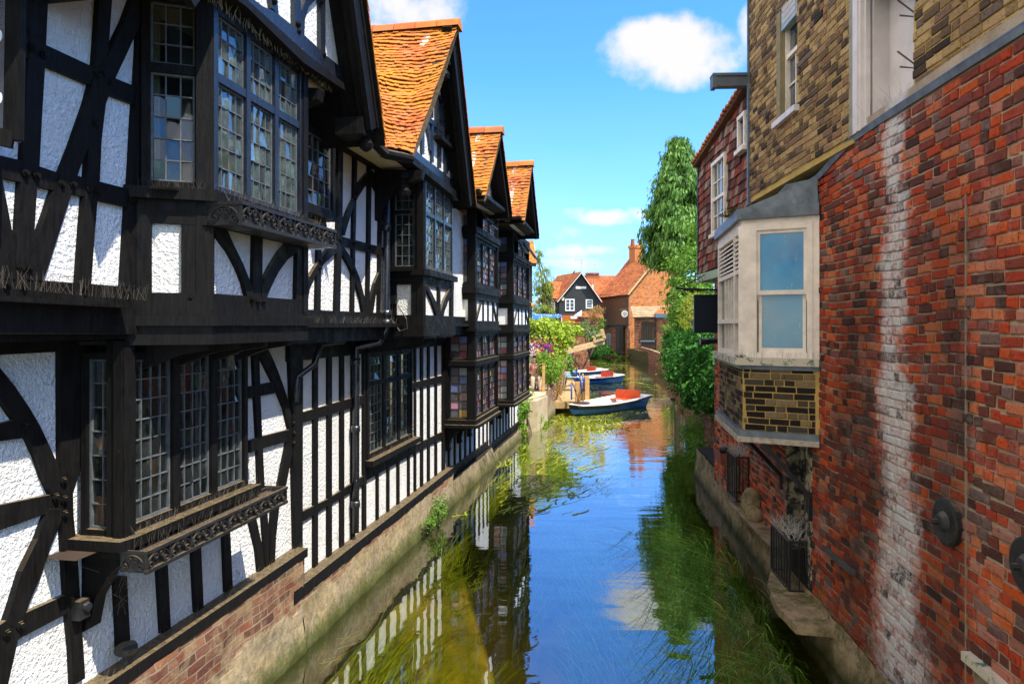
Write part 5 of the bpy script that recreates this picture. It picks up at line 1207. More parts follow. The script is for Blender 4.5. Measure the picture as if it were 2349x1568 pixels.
# boarded sign at the picture's near edge of the timbered house
hs_ = thing('hanging_sign', L1.at((20, 200), .3), 'tall black framed sign at the near edge of the timbered house, mostly out of view', 'sign')
k = MB()
Pa = at(-60, -40, 3.2); Pb = at(37, -40, 3.25); Pc = at(31, 322, 3.25); Pd_ = at(-60, 300, 3.2)
k.prism([Pa, Pb, Pc, Pd_], V((0, .05, 0))); k.build('board', TIMG, hs_)
k = MB(); k.bar(Pb, Pc, .03, .08); k.bar(Pc, Pd_, .03, .08); k.build('frame', TIM, hs_)
k = MB()
for cy in (82, 225):
    c = at(0, cy, 3.19); k.prism([c + V((.011 * math.cos(a), 0, .026 * math.sin(a))) for a in [2 * math.pi * i / 16 for i in range(16)]], V((0, -.004, 0)))
k.build('lettering', simple('white_lettering', (.75, .75, .75), .5, 0), hs_)
k = MB(); k.bar(at(-30, -300, 3.3), L1.w(L1.uY(3.3), 6.0, 0), .03, .03); k.build('arm', IRON, hs_)
# ---------------------------------------------------------------- plants
def leaf(k, p, nrm, up, l, w, rng, fold=.25):
    n = V(nrm).normalized(); u = V(up) - n * V(up).dot(n)
    if u.length < 1e-3: u = n.orthogonal()
    u.normalize(); s = n.cross(u)
    a = p; b = p + u * l; m1 = p + u * l * .45 + s * w / 2 + n * w * fold; m2 = p + u * l * .45 - s * w / 2 + n * w * fold
    k.add([a, m1, b, m2], [(0, 1, 2), (0, 2, 3)], rng.random())
def rvec(rng):
    while True:
        v = V((rng.uniform(-1, 1), rng.uniform(-1, 1), rng.uniform(-1, 1)))
        if .05 < v.length < 1: return v.normalized()
def foliage(k, blobs, nclump, nleaf, size, rng, spread=.16, droop=.2, shell=.75, zmin=None, asp=.55, keep=None):
    """leafy masses: clumps of leaves gathered on the outer part of ellipsoids"""
    ws = [r[0] * r[1] + r[1] * r[2] + r[0] * r[2] for _, r in blobs]; tot = sum(ws)
    for (c, r), w in zip(blobs, ws):
        c = V(c); rm = (r[0] + r[1] + r[2]) / 3
        for _ in range(max(1, int(nclump * w / tot))):
            d = rvec(rng); f = shell + (1 - shell) * rng.random() + rng.gauss(0, .07)
            q = c + V((d.x * r[0], d.y * r[1], d.z * r[2])) * f
            cs = rm * spread * rng.uniform(.6, 1.5); tone = rng.uniform(-.25, .25)
            for _ in range(int(nleaf * rng.uniform(.6, 1.4))):
                g = V((rng.gauss(0, 1), rng.gauss(0, 1), rng.gauss(0, .75))) * cs
                p = q + g
                if zmin is not None and p.z < zmin: continue
                if keep is not None and not keep(p): continue
                n = (d + rvec(rng) * .9 + V((0, 0, .35))).normalized(); u = (rvec(rng) + V((0, 0, -droop)) + d * .4)
                s = size * rng.uniform(.6, 1.35)
                kk = len(k.f); leaf(k, p, n, u, s, s * asp, rng)
                k.r[-1] = k.r[-2] = max(0, min(1, .5 + tone + rng.gauss(0, .17)))
def stems(k, base, tips, r0, r1, rng, n=6):
    base = V(base)
    for t in tips:
        t = V(t); m = base.lerp(t, .5) + V((rng.gauss(0, .12), rng.gauss(0, .12), .1)) * (t - base).length * .5
        k.tube([base, base.lerp(m, .6), m, t], [r0, r0 * .7, (r0 + r1) / 2, r1], n)
BARK = simple('bark', (.10, .075, .05), .9, .4, 14, .2, .6)
L_VINE = m_leaf('vine_leaf', (.12, .22, .012), (.50, .62, .05)); L_CLIMB = m_leaf('climber_leaf', (.06, .17, .012), (.34, .52, .04))
L_IVY = m_leaf('ivy_leaf', (.010, .06, .008), (.07, .22, .03), .6, .2); L_IVY.node_tree.nodes['Principled BSDF'].inputs['Specular IOR Level'].default_value = .12; L_SHRUB = m_leaf('shrub_leaf', (.03, .11, .010), (.22, .42, .04)); L_GOLD = m_leaf('golden_leaf', (.10, .15, .01), (.45, .46, .03))
L_CON = m_leaf('cypress_spray', (.02, .10, .022), (.22, .42, .07), .6, .3); L_WILLOW = m_leaf('willow_leaf', (.10, .17, .02), (.36, .45, .06)); L_DRY = m_leaf('dry_foliage', (.20, .11, .03), (.50, .31, .09)); L_WEED = m_leaf('water_weed', (.12, .16, .006), (.46, .48, .03), .6, .3)
L_REED = m_leaf('reed_blade', (.07, .26, .03), (.55, .82, .16), .4, .35)
# ---------------------------------------------------------------- land
EARTH = simple('bank_earth', (.10, .085, .04), .95, .5, 3, .1, .6)
def land(name, pts, z, m, bottom=-.9):
    k = MB(); k.prism([V((x, y, z)) for x, y in pts], (0, 0, bottom - z)); return tag(k.build(name, m), kind='structure')
land('riverside_ground', [(-.1, 21.7), (1.0, 23.6), (1.50, 25.6), (1.62, 30), (2.0, 36), (3.4, 43), (4.6, 52), (6.0, 70), (6.3, 78), (11.2, 80), (11.6, 74), (13, 76), (60, 80), (60, 158), (-60, 158), (-60, 10), (-7, 10), (-3.6, 21.6)], .95, EARTH)
land('far_bank_ground', [(6.6, 24.5), (8.6, 34), (10.6, 46), (12.2, 60), (12.0, 71), (12.9, 75.9), (60, 79.9), (60, 8), (9, 8)], .95, EARTH)
PAVE = simple('sandstone_paving', (.46, .37, .24), .9, .3, 4, .2, .3)
k = MB(); k.prism([(.40, 21.7, .954), (1.1, 23.4, .954), (1.45, 25.4, .954), (1.5, 33, .954), (-3, 33, .954), (-3, 21.7, .954)], (0, 0, .03)); tag(k.build('terrace_paving', PAVE), kind='structure')
# terrace wall and ramp
tw = thing('terrace_wall', V((1.45, 25, 0)), 'crumbling stone river wall between the climber and the landing stage', 'wall')
TWp = Pl(-3.9, .2123); RUB = PLN
k = MB(); nx = 40; vs = []
for i in range(nx + 1):
    Y = 23.4 + 6.4 * i / nx; X = 1.16 + (1.62 - 1.16) * min(1, (Y - 23.4) / 2.6)
    for j in range(9):
        z = -.7 + (1.12 + .7) * j / 8; vs.append((X + .05 * noise.noise(V((Y * 3, z * 4, 3))) + .05 * (1 - j / 8), Y, z + (.05 * noise.noise(V((Y * 2, 5, 1))) if j == 8 else 0)))
k.add(vs, [(i * 9 + j, (i + 1) * 9 + j, (i + 1) * 9 + j + 1, i * 9 + j + 1) for i in range(nx) for j in range(8)])
k.build('stone_face', RUB, tw, smooth=True, fix=False)
rmp = thing('ramp', V((1, 22.5, 0)), 'sandy concrete slab sloping to the water beside the hanging climber', 'ramp')
k = MB(); k.prism([(.40, 21.75, -.3), (.80, 21.85, -.3), (1.22, 23.4, -.3), (.40, 23.6, -.3)], (0, 0, 1.27)); k.prism([(.55, 22.0, .97), (1.18, 23.4, .99), (1.14, 24.2, 1.0), (.3, 24.2, 1.0), (.2, 22, .98)], (0, 0, .05)); k.build('slab', PAVE, rmp)
pst = thing('timber_post', V((1.12, 24, .98)), 'square timber post on the terrace beside the seated person', 'post')
TB = simple('fresh_timber', (.50, .30, .12), .75, .3, 7, .2, .2)
k = MB(); k.box((1.06, 23.95, .98), (1.16, 24.05, 2.02)); k.build('shaft', TB, pst); k = MB(); k.prism([(1.05, 23.94, 2.02), (1.17, 23.94, 2.02), (1.17, 24.06, 2.02), (1.05, 24.06, 2.02)], (0, 0, .03)); k.build('cap', TB, pst)
# landing stage
dk = thing('landing_stage', V((2, 28, 0)), 'timber landing stage of pale planks beside the moored boats', 'dock')
DK = simple('pale_decking', (.44, .30, .14), .8, .35, 6, .2, .3)
k = MB(); kb = MB()
edgeR = lambda Y: 2.5 + (Y - 26.2) * .115 if Y < 34 else 3.4 - (Y - 34) * .02
for i in range(74):
    Y = 26.2 + i * .155
    k.prism([(1.45, Y, .45), (edgeR(Y), Y, .45), (edgeR(Y), Y + .147, .45), (1.45, Y + .147, .45)], (0, 0, -.035), R.random())
k.build('planks', DK, dk)
kb.box((1.5, 26.17, .20), (2.5, 26.2, .445)); kb.bar((2.47, 26.2, .33), (3.36, 34, .33), .05, .2); kb.build('fascia_board', DK, dk)
for x, y in ((1.6, 26.3), (2.45, 26.3), (2.9, 30.5), (3.3, 33.8)):
    k = MB(); k.tube([(x, y, -.7), (x, y, .42)], .08, 8); k.build('pile', DK, dk)
def mpost(x, y, h, label):
    t = thing('mooring_post', V((x, y, .45)), label, 'post', 'square mooring posts on the landing stage')
    k = MB(); k.box((x - .085, y - .085, -.5), (x + .085, y + .085, .45 + h)); k.build('shaft', TB, t); k = MB(); k.prism([(x - .085, y - .085, .45 + h), (x + .085, y - .085, .45 + h), (x + .085, y + .085, .45 + h), (x - .085, y + .085, .45 + h)], (0, 0, .02)); k.build('cap', TB, t)
mpost(2.50, 26.1, .76, 'thick square mooring post at the corner of the landing stage, by the oars')
mpost(2.99, 27.2, .90, 'thick square mooring post standing behind the oars, beside the near boat')
BLUE = simple('bright_blue_paint', (.018, .085, .42), .4, .15, 10); YCAP = simple('yellow_cap', (.75, .42, .03), .45, .1)
k0 = None
for i, (px, py, Y, h) in enumerate(((1311, 916, 27.0, .64), (1333.5, 903, 29.2, .66), (1329.4, 886, 32.6, .70), (1337, 892, 31.2, .70), (1342, 896, 30.5, .66), (1318.7, 870, 35.5, .70), (1323, 885, 33.2, .85), (1324, 880, 34.0, .80), (1308.4, 858, 39.0, .70), (1311, 856, 40.0, .72), (1314, 862, 38.0, .72))):
    P = at(px, py, Y)
    if k0 is None:
        k0 = thing('blue_pole', V((P.x, P.y, .45)), None, 'pole', 'blue poles along the landing stage')
        k = MB(); k.tube([(P.x, P.y, .45), (P.x, P.y, 1.08)], .034, 8); k.build('pole', BLUE, k0, smooth=True)
        k = MB(); k.tube([(P.x, P.y, 1.08), (P.x, P.y, 1.14), (P.x, P.y, 1.15)], [.04, .04, .02], 8); k.build('cap', YCAP, k0); o = k0
    else: o = copy_tree(k0); o.location = (P.x, P.y, .45); o.scale = (1, 1, h / .68)
    o['label'] = 'slim blue pole with a yellow cap along the landing stage'
# table with cash box and tray
tbl = thing('folding_table', V((2.55, 30.6, .45)), 'small white folding table on the landing stage', 'table')
k = MB(); k.box((2.33, 30.3, 1.07), (2.98, 31.2, 1.10)); k.build('tabletop', simple('white_plastic', (.7, .7, .68), .4, .05), tbl)
for x in (2.38, 2.92):
    for y in (30.35, 31.1):
        k = MB(); k.tube([(x, y, 1.07), (x - .03, y, .45)], .014, 6); k.build('leg', IRON, tbl)
for nm, lo, hi, m, lb in (('tray', (2.36, 30.35, 1.10), (2.64, 30.65, 1.16), simple('turquoise_plastic', (.02, .40, .62), .4, .1), 'turquoise tray on the white folding table'), ('cash_box', (2.66, 30.35, 1.10), (2.90, 30.6, 1.20), simple('black_plastic', (.02, .025, .03), .4, .1), 'black cash box on the white folding table'), ('crate', (2.36, 30.75, 1.10), (2.62, 31.1, 1.28), simple('grey_plastic', (.45, .47, .47), .4, .1), 'pale grey crate at the back of the white folding table')):
    k = MB(); k.box(lo, (hi[0], hi[1], hi[2] - .03)); t = k.build(nm, m); k = MB(); k.box((lo[0] - .008, lo[1] - .008, hi[2] - .03), (hi[0] + .008, hi[1] + .008, hi[2])); k.build('lid', m, t); tag(t, lb, nm.replace('_', ' '))
# ---------------------------------------------------------------- boats
WHB = simple('white_boat_paint', (.80, .79, .75), .4, .12, 3); NAVY = simple('navy_hull', (.012, .022, .035), .3, .3, 4); BLH = simple('blue_hull', (.03, .20, .62), .35, .25, 4); SEAT = simple('varnished_red_wood', (.60, .085, .025), .35, .25, 6); STRK = simple('black_strake', (.012, .012, .013), .4)
def boat(loc, ang, L, label, seats, oars=False):
    t = thing('rowing_boat', V(loc), label, 'boat', 'white and blue rowing boats'); n = 20
    def st(f):      # f 0 bow .. 1 stern : half beam, keel z, sheer z, chine
        hb = .74 * (1 - max(0, (.42 - f) / .42) ** 1.9 * .62) * (1 - .10 * max(0, (f - .7) / .3)); sh = .36 + .13 * (1 - f) ** 2 * .5 + .17 * f ** 2; kl = -.16 + .22 * max(0, (.30 - f) / .30) ** 1.3
        return hb, kl, sh
    def ring(f, kind):
        hb, kl, sh = st(f); x = L * (f - .5)
        if kind == 'low': return [(x, -hb * .80, sh * .58), (x, -hb * .55, kl + .05), (x, 0, kl), (x, hb * .55, kl + .05), (x, hb * .80, sh * .58)]
        if kind == 'top': return [(x, -hb * .80, sh * .58), (x, -hb, sh - .075)], [(x, hb * .80, sh * .58), (x, hb, sh - .075)]
        if kind == 'strake': return [(x, -hb - .012, sh - .085), (x, -hb - .015, sh - .03)], [(x, hb + .012, sh - .085), (x, hb + .015, sh - .03)]
        if kind == 'rim': return [(x, -hb - .02, sh - .03), (x, -hb - .02, sh), (x, -hb + .13, sh), (x, -hb + .13, sh - .05)], [(x, hb + .02, sh - .03), (x, hb + .02, sh), (x, hb - .13, sh), (x, hb - .13, sh - .05)]
        if kind == 'in': return [(x, -hb + .12, sh - .03), (x, -hb * .52, .12), (x, hb * .52, .12), (x, hb - .12, sh - .03)]
    M = Matrix.Translation(V(loc)) @ Matrix.Rotation(ang, 4, 'Z')
    def skin(k, rings):
        c = len(rings[0]); k.add([M @ V(p) for r in rings for p in r], [(i * c + j, (i + 1) * c + j, (i + 1) * c + j + 1, i * c + j + 1) for i in range(len(rings) - 1) for j in range(c - 1)])
    fs = [i / n for i in range(n + 1)]
    k = MB(); skin(k, [ring(f, 'low') for f in fs]); k.add([M @ V(p) for p in ring(0, 'low')], [(0, 1, 2, 3, 4)]); k.build('bottom', BLH, t, smooth=True)
    k = MB()
    for s_ in (0, 1): skin(k, [ring(f, 'top')[s_] for f in fs[:10]])
    kk = MB()
    for s_ in (0, 1): skin(kk, [ring(f, 'top')[s_] for f in fs[9:]])
    kk.build('blue_side', BLH, t, smooth=True)
    for f in (0, 1):
        a, b = ring(f, 'top'); k.add([M @ V(p) for p in (a[0], a[1], b[1], b[0])], [(0, 1, 2, 3)])
    hb, kl, sh = st(1); k.add([M @ V(p) for p in ring(1, 'low')], [(0, 1, 2, 3, 4)]); k.build('hull_side', NAVY, t)
    k = MB()
    for s_ in (0, 1): skin(k, [ring(f, 'strake')[s_] for f in fs])
    k.build('rubbing_strake', STRK, t)
    k = MB()
    for s_ in (0, 1): skin(k, [ring(f, 'rim')[s_] for f in fs])
    for f, ex in ((0, .24), (1, .10)):
        hb, kl, sh = st(f); x = L * (f - .5); dx = L * ex * (1 if f == 0 else -1); hb2, _, sh2 = st(f + ex * (1 if f == 0 else -1))
        k.add([M @ V(p) for p in ((x, -hb, sh - .002), (x, hb, sh - .002), (x + dx, hb2 - .05, sh2 - .004), (x + dx, 0, sh2 + .02), (x + dx, -hb2 + .05, sh2 - .004), (x + dx, -hb2 * .5, .12), (x + dx, hb2 * .5, .12))], [(0, 1, 2, 3, 4), (4, 3, 2, 6, 5)])
        e = ring(f, 'rim'); k.add([M @ V(p) for p in (e[0][0], e[0][1], e[1][1], e[1][0])], [(0, 1, 2, 3)])
    k.build('gunwale', WHB, t)
    k = MB(); skin(k, [ring(f, 'in') for f in fs]); k.build('inside', WHB, t)
    for f in seats:
        hb, kl, sh = st(f); x = L * (f - .5)
        k = MB(); k.prism([M @ V(p) for p in ((x - .36, -hb + .16, sh - .10), (x + .02, -hb + .16, sh - .10), (x + .02, hb - .16, sh - .10), (x - .36, hb - .16, sh - .10))], (0, 0, .03)); s_ = k.build('seat', SEAT, t)
        k = MB(); w = hb - .12; pr = [(-w, 0), (w, 0), (w, .30), (w - .06, .36), (-w + .06, .36), (-w, .30)]
        k.prism([M @ V((x + .06 + .2 * z, y, sh - .09 + z)) for y, z in pr], (M.to_3x3() @ V((.03, 0, 0)))); k.build('backrest', SEAT, s_)
    f = .40; hb, kl, sh = st(f); x = L * (f - .5); k = MB(); k.prism([M @ V(p) for p in ((x - .13, -hb + .1, sh - .12), (x + .13, -hb + .1, sh - .12), (x + .13, hb - .1, sh - .12), (x - .13, hb - .1, sh - .12))], (0, 0, .03)); k.build('thwart', SEAT, t)
    for s_ in (-1, 1):
        k = MB(); hb, kl, sh = st(.62); p = M @ V((L * .12, s_ * (hb - .05), sh)); k.tube([p, p + V((0, 0, .07))], .02, 6); k.build('rowlock', simple('chrome', (.6, .6, .6), .3, .1, 8, .5, 0, 1), t)
    return t, M
b1, M1_ = boat((3.80, 27.0, 0), math.atan2(3.3, 3.1), 4.25, 'near rowing boat with a bright red seat back and oars propped at its bow', (.80,))
boat((4.85, 39.5, 0), math.atan2(1.3, 2.6), 3.1, 'rowing boat moored beyond the posts, its dark seat back turned away', (.72,))
boat((4.65, 44.5, 0), math.atan2(1.0, 2.9), 3.0, 'rowing boat moored farthest along the stage, red seat back up', (.66,))
OAR = simple('oiled_oar_wood', (.22, .085, .025), .4, .3, 12)
pl_ = M1_ @ V((-1.62, .10, .46))
for i, (px, py, lb) in enumerate(((1312, 874, 'oar leaning towards the landing stage, its blade on the near boat'), (1334.7, 873, 'steeper oar propped on the bow of the near boat'))):
    t = thing('oar', pl_, lb, 'oar', 'oars propped on the near boat'); a = pl_ + V((-.05 + .13 * i, -.08, .0)); b = at(px, py, 26.0)
    k = MB(); k.tube([a, b], [.026, .024], 8); k.build('shaft', OAR, t); k = MB(); k.tube([a.lerp(b, .52), a.lerp(b, .62)], .036, 8); k.build('collar', STRK, t)
    k = MB(); k.tube([a.lerp(b, .92), b], .03, 8); k.build('grip', TB, t)
k = MB(); k.tube([pl_ + V((.02, 0, -.02)), pl_ + V((.02, 0, .015))], [.33, .33], 20); t = k.build('oar_blade_board', simple('dark_oiled_wood', (.06, .03, .015), .4), None); tag(t, 'dark round wooden board under the oars on the near boat bow', 'board')
k = MB(); k.tube([pl_ + V((.02, 0, -.09)), pl_ + V((.02, 0, -.02))], [.10, .14], 10); k.build('foot', IRON, t)
# ---------------------------------------------------------------- ducking stool
ds = thing('ducking_stool', at(1262, 812, 31.5), 'old wooden ducking stool: chair on a long beam over the water', 'ducking stool')
OLDW = simple('weathered_oak', (.52, .37, .20), .85, .35, 9, .2, .4)
a = at(1261, 816, 31.5); b = at(1385, 783, 32.5)
k = MB(); k.bar(a, b, .16, .24); k.build('beam', OLDW, ds)
c = [at(x, y, 32.4) for x, y in C('I', (1510, 372), (1606, 345), (1556, 268), (1582, 262), (1500, 330), (1530, 316), (1590, 345), (1520, 362), (1578, 305))]
k = MB(); k.bar(c[0], c[1], .42, .10); st_ = k.build('seat', OLDW, ds)
k = MB(); k.bar(c[1], c[3], .42, .14); k.build('backrest', OLDW, ds)
for s_ in (-.18, .18):
    o = V((0, s_, 0)); k = MB(); k.bar(c[4] + o, c[8] + o, .05, .07); k.bar(c[5] + o + V((-.05, 0, 0)), c[7] + o, .05, .06); k.build('armrest', OLDW, ds)
k = MB(); p = at(1270, 815, 31.6); k.bar(V((p.x, p.y, .95)), p, .14, .14, (0, 1, 0)); k.bar(V((p.x + .5, p.y, .95)), at(1288, 809, 31.7), .10, .10, (0, 1, 0)); k.build('trestle', OLDW, ds)
# ---------------------------------------------------------------- person sitting on the terrace
def skin_body(name, verts, edges, radii, m, parent, sub=2):
    me = bpy.data.meshes.new(name); base = parent.location
    me.from_pydata([tuple(V(v) - base) for v in verts], edges, []); o = bpy.data.objects.new(name, me); COL.objects.link(o); o.parent = parent
    md = o.modifiers.new('skin', 'SKIN')
    for i, r in enumerate(radii):
        sv = me.skin_vertices[0].data[i]; sv.radius = (r, r) if not isinstance(r, tuple) else r; sv.use_root = i == 0
    md.use_smooth_shade = True; s2 = o.modifiers.new('sub', 'SUBSURF'); s2.levels = s2.render_levels = sub
    me.materials.append(m); return o
pe = thing('person', at(1230, 876, 25.2), 'person in a pink shirt seated on the terrace among the leaves', 'person')
bx = pe.location.copy(); zz = 1.0
X0, Y0 = bx.x, bx.y
SKIN = simple('skin', (.36, .19, .13), .6, .1)
body = [(X0, Y0, zz + .48), (X0 - .02, Y0 + .02, zz + .66), (X0 - .05, Y0, zz + .86), (X0 - .07, Y0 - .01, zz + .98), (X0 - .09, Y0 - .02, zz + 1.08), (X0 - .09, Y0 - .03, zz + 1.2),
        (X0 + .16, Y0 - .02, zz + .93), (X0 + .22, Y0 - .10, zz + .68), (X0 + .06, Y0 - .28, zz + .60), (X0 - .02, Y0 - .34, zz + .60), (X0 - .26, Y0 + .0, zz + .93), (X0 - .30, Y0 - .12, zz + .68), (X0 - .14, Y0 - .30, zz + .62), (X0 - .08, Y0 - .36, zz + .62),
        (X0 + .10, Y0 - .02, zz + .46), (X0 + .12, Y0 - .42, zz + .48), (X0 + .12, Y0 - .44, zz + .08), (X0 + .13, Y0 - .58, zz + .05), (X0 - .10, Y0 - .02, zz + .46), (X0 - .14, Y0 - .42, zz + .48), (X0 - .14, Y0 - .44, zz + .08), (X0 - .14, Y0 - .58, zz + .05)]
ed = [(0, 1), (1, 2), (2, 3), (3, 4), (4, 5), (2, 6), (6, 7), (7, 8), (8, 9), (2, 10), (10, 11), (11, 12), (12, 13), (0, 14), (14, 15), (15, 16), (16, 17), (0, 18), (18, 19), (19, 20), (20, 21)]
rad = [.13, .125, .14, .06, .085, .095, .06, .045, .035, .03, .06, .045, .035, .03, .09, .07, .05, .04, .09, .07, .05, .04]
skin_body('body', body, ed, rad, SKIN, pe)
skin_body('shirt', [body[i] for i in (0, 1, 2, 6, 7, 10, 11)], [(0, 1), (1, 2), (2, 3), (3, 4), (2, 5), (5, 6)], [.145, .15, .165, .085, .06, .085, .06], simple('pink_cotton', (.62, .26, .25), .85, .12, 12), pe)
skin_body('trousers', [body[i] for i in (0, 14, 15, 16, 18, 19, 20)], [(0, 1), (1, 2), (2, 3), (0, 4), (4, 5), (5, 6)], [.145, .10, .085, .06, .10, .085, .06], simple('beige_cotton', (.50, .38, .26), .85, .12, 12), pe)
skin_body('hair', [(X0 - .09, Y0 + .0, zz + 1.17), (X0 - .09, Y0 + .02, zz + 1.25), (X0 - .09, Y0 + .06, zz + 1.12)], [(0, 1), (0, 2)], [.085, .095, .06], simple('dark_hair', (.02, .014, .01), .7), pe)
ch = thing('bench', V((X0, Y0, zz)), 'low wooden bench under the seated person', 'bench')
k = MB(); k.box((X0 - .5, Y0 - .16, zz + .36), (X0 + .5, Y0 + .22, zz + .41)); k.build('seat', TB, ch)
for x in (-.44, .40):
    k = MB(); k.box((X0 + x, Y0 - .12, zz - .02), (X0 + x + .05, Y0 + .18, zz + .36)); k.build('leg', TB, ch)
# ---------------------------------------------------------------- planting on the near bank
rg = random.Random(3)
def bush(name, label, cat, blobs, ncl, nlf, size, m, stem_base, group=None, spread=.16, droop=.2, zmin=None, asp=.55, sr=.05, shell=.75, flowers=None):
    t = thing(name, V(stem_base), label, cat, group)
    k = MB(); foliage(k, blobs, ncl, nlf, size, rg, spread, droop, shell, zmin, asp); k.build('foliage', m, t, fix=False)
    k = MB(); stems(k, stem_base, [V(c) + V((rg.uniform(-.3, .3) * r[0], rg.uniform(-.3, .3) * r[1], rg.uniform(-.2, .5) * r[2])) for c, r in blobs for _ in range(2)], sr, sr * .25, rg); k.build('stem', BARK, t)
    if flowers:
        for nm, m2, cen, rad_, n_, s_ in flowers:
            k = MB()
            for _ in range(n_):
                p = V(cen) + V((rg.gauss(0, rad_[0]), rg.gauss(0, rad_[1]), rg.gauss(0, rad_[2])))
                for q in range(4): leaf(k, p, rvec(rg) + V((.2, -.8, .3)), rvec(rg), s_, s_ * .8, rg)
            k.build(nm, m2, t, fix=False)
    return t
FL = lambda n, c: simple(n, c, .6, .3, 30)
PUR, CRI, WHF, YEF, PNK = FL('purple_petal', (.16, .02, .30)), FL('crimson_petal', (.50, .01, .04)), FL('white_petal', (.75, .72, .72)), FL('yellow_petal', (.7, .5, .03)), FL('pink_petal', (.6, .12, .3))
vine = bush('grape_vine', 'bright yellow-green vine spilling over the terrace with mixed flowers below', 'vine',
     [(at(1245, 770, 27.5), (.85, 1.0, .55)), (at(1290, 768, 28.5), (.45, .9, .50)), (at(1225, 745, 27), (.40, .6, .25)), (at(1255, 745, 28), (.45, .6, .22)), (at(1318, 757, 29), (.28, .5, .14)), (at(1228, 815, 27), (.35, .5, .40)), (at(1262, 815, 27), (.35, .7, .40)), (at(1285, 800, 28), (.25, .6, .35))],
     330, 15, .135, L_VINE, (.6, 27.5, .95), None, .17, .5, .95, .9, .06, .8,
     [('purple_flowers', PUR, at(1255, 797, 25.6), (.10, .15, .08), 60, .05), ('purple_flowers', PUR, at(1228, 801, 25.4), (.14, .15, .08), 50, .05), ('crimson_flowers', CRI, at(1243, 796, 25.4), (.3, .3, .16), 60, .05), ('white_flowers', WHF, at(1221, 812, 25.2), (.09, .1, .14), 70, .05), ('yellow_flowers', YEF, at(1231, 805, 25.2), (.10, .1, .08), 40, .045), ('pink_flowers', PNK, at(1228, 788, 25.6), (.3, .3, .2), 40, .045), ('crimson_flowers', CRI, at(1262, 825, 26), (.25, .3, .2), 26, .05)])
bush('climber', 'leafy green climber filling the gap between terrace post and wall', 'climber', [(at(1262, 848, 25.2), (.32, .5, .45)), (at(1278, 838, 26.5), (.30, .5, .40)), (at(1248, 830, 25), (.25, .4, .35)), (at(1212, 905, 22.8), (.12, .25, .25)), (at(1208, 840, 25.6), (.12, .3, .4))], 190, 14, .12, L_CLIMB, (.9, 25, .95), None, .17, .6, .9, .45, .03)
bush('climber', 'green climber hanging from the house corner down to the water', 'climber', [(at(1192, 940, 21.2), (.22, .30, .34)), (at(1188, 985, 20.8), (.2, .3, .25)), (at(1206, 930, 22), (.22, .3, .25)), (at(1215, 1045, 21.0), (.20, .3, .12)), (at(1195, 955, 22.2), (.30, .35, .38)), (at(1212, 985, 22.4), (.34, .35, .30)), (at(1226, 960, 22.6), (.24, .3, .34)), (at(1235, 1010, 22.6), (.26, .3, .16)), (at(1200, 1020, 22), (.14, .25, .30)), (at(1246, 985, 23), (.2, .3, .25))], 330, 16, .12, L_CLIMB, (.45, 22.0, .6), None, .17, .9, .02, .42, .03)
bush('dry_grass_tuft', 'dry straw-coloured tuft growing on the footing beside the hanging climber', 'plant', [(at(1178, 1005, 21), (.22, .5, .16)), (at(1160, 1030, 19.6), (.16, .4, .10))], 60, 16, .16, L_DRY, (.0, 20.6, .3), None, .2, -.4, .02, .14, .015)
bush('climber', 'dry brown creeper and weeds on the stone river wall by the landing stage', 'climber', [(at(1285, 880, 27.2), (.16, .5, .34)), (at(1278, 905, 26.6), (.16, .4, .3)), (at(1292, 855, 28.5), (.15, .5, .3))], 60, 14, .13, L_DRY, (1.75, 27, .45), None, .2, .2, .46, .2, .02)
urn = thing('planter_urn', at(1286, 836, 32), 'carved stone urn planter on a pillar, a red pot in it', 'planter')
k = MB(); c = at(1286, 836, 32); STN = simple('carved_stone', (.42, .37, .28), .9, .35, 14, .2, .5)
k.tube([c + V((0, 0, z)) for z in (0, .04, .05, .36, .37, .42, .42)], [.17, .17, .14, .16, .19, .19, .02], 14); k.build('bowl', STN, urn)
k = MB(); k.tube([c + V((.02, 0, .42)), c + V((.02, 0, .54))], [.09, .12], 10); k.build('pot', TERR, urn)
plr = thing('pillar', V((c.x, c.y, .95)), 'square stone pillar carrying the carved urn', 'pillar'); k = MB(); k.box((c.x - .2, c.y - .2, .45), (c.x + .2, c.y + .2, c.z - .06)); k.build('shaft', STN, plr); k = MB(); k.box((c.x - .24, c.y - .24, c.z - .06), (c.x + .24, c.y + .24, c.z)); k.build('cap', STN, plr)
bush('shrub', 'small dark green shrub beside the stone urn', 'shrub', [(at(1302, 835, 33), (.24, .3, .42)), (at(1306, 850, 33.4), (.2, .3, .25))], 50, 14, .11, L_SHRUB, (2.6, 33.2, .5), 'shrubs on the banks', .18, .3, .5, .7, .03)
bush('dry_plant', 'rusty dried plant growing behind the stone urn', 'plant', [(at(1282, 812, 32.6), (.3, .3, .25))], 26, 14, .10, L_DRY, (2.1, 32.8, .95), None, .2, .2, 1.0, .4, .02)
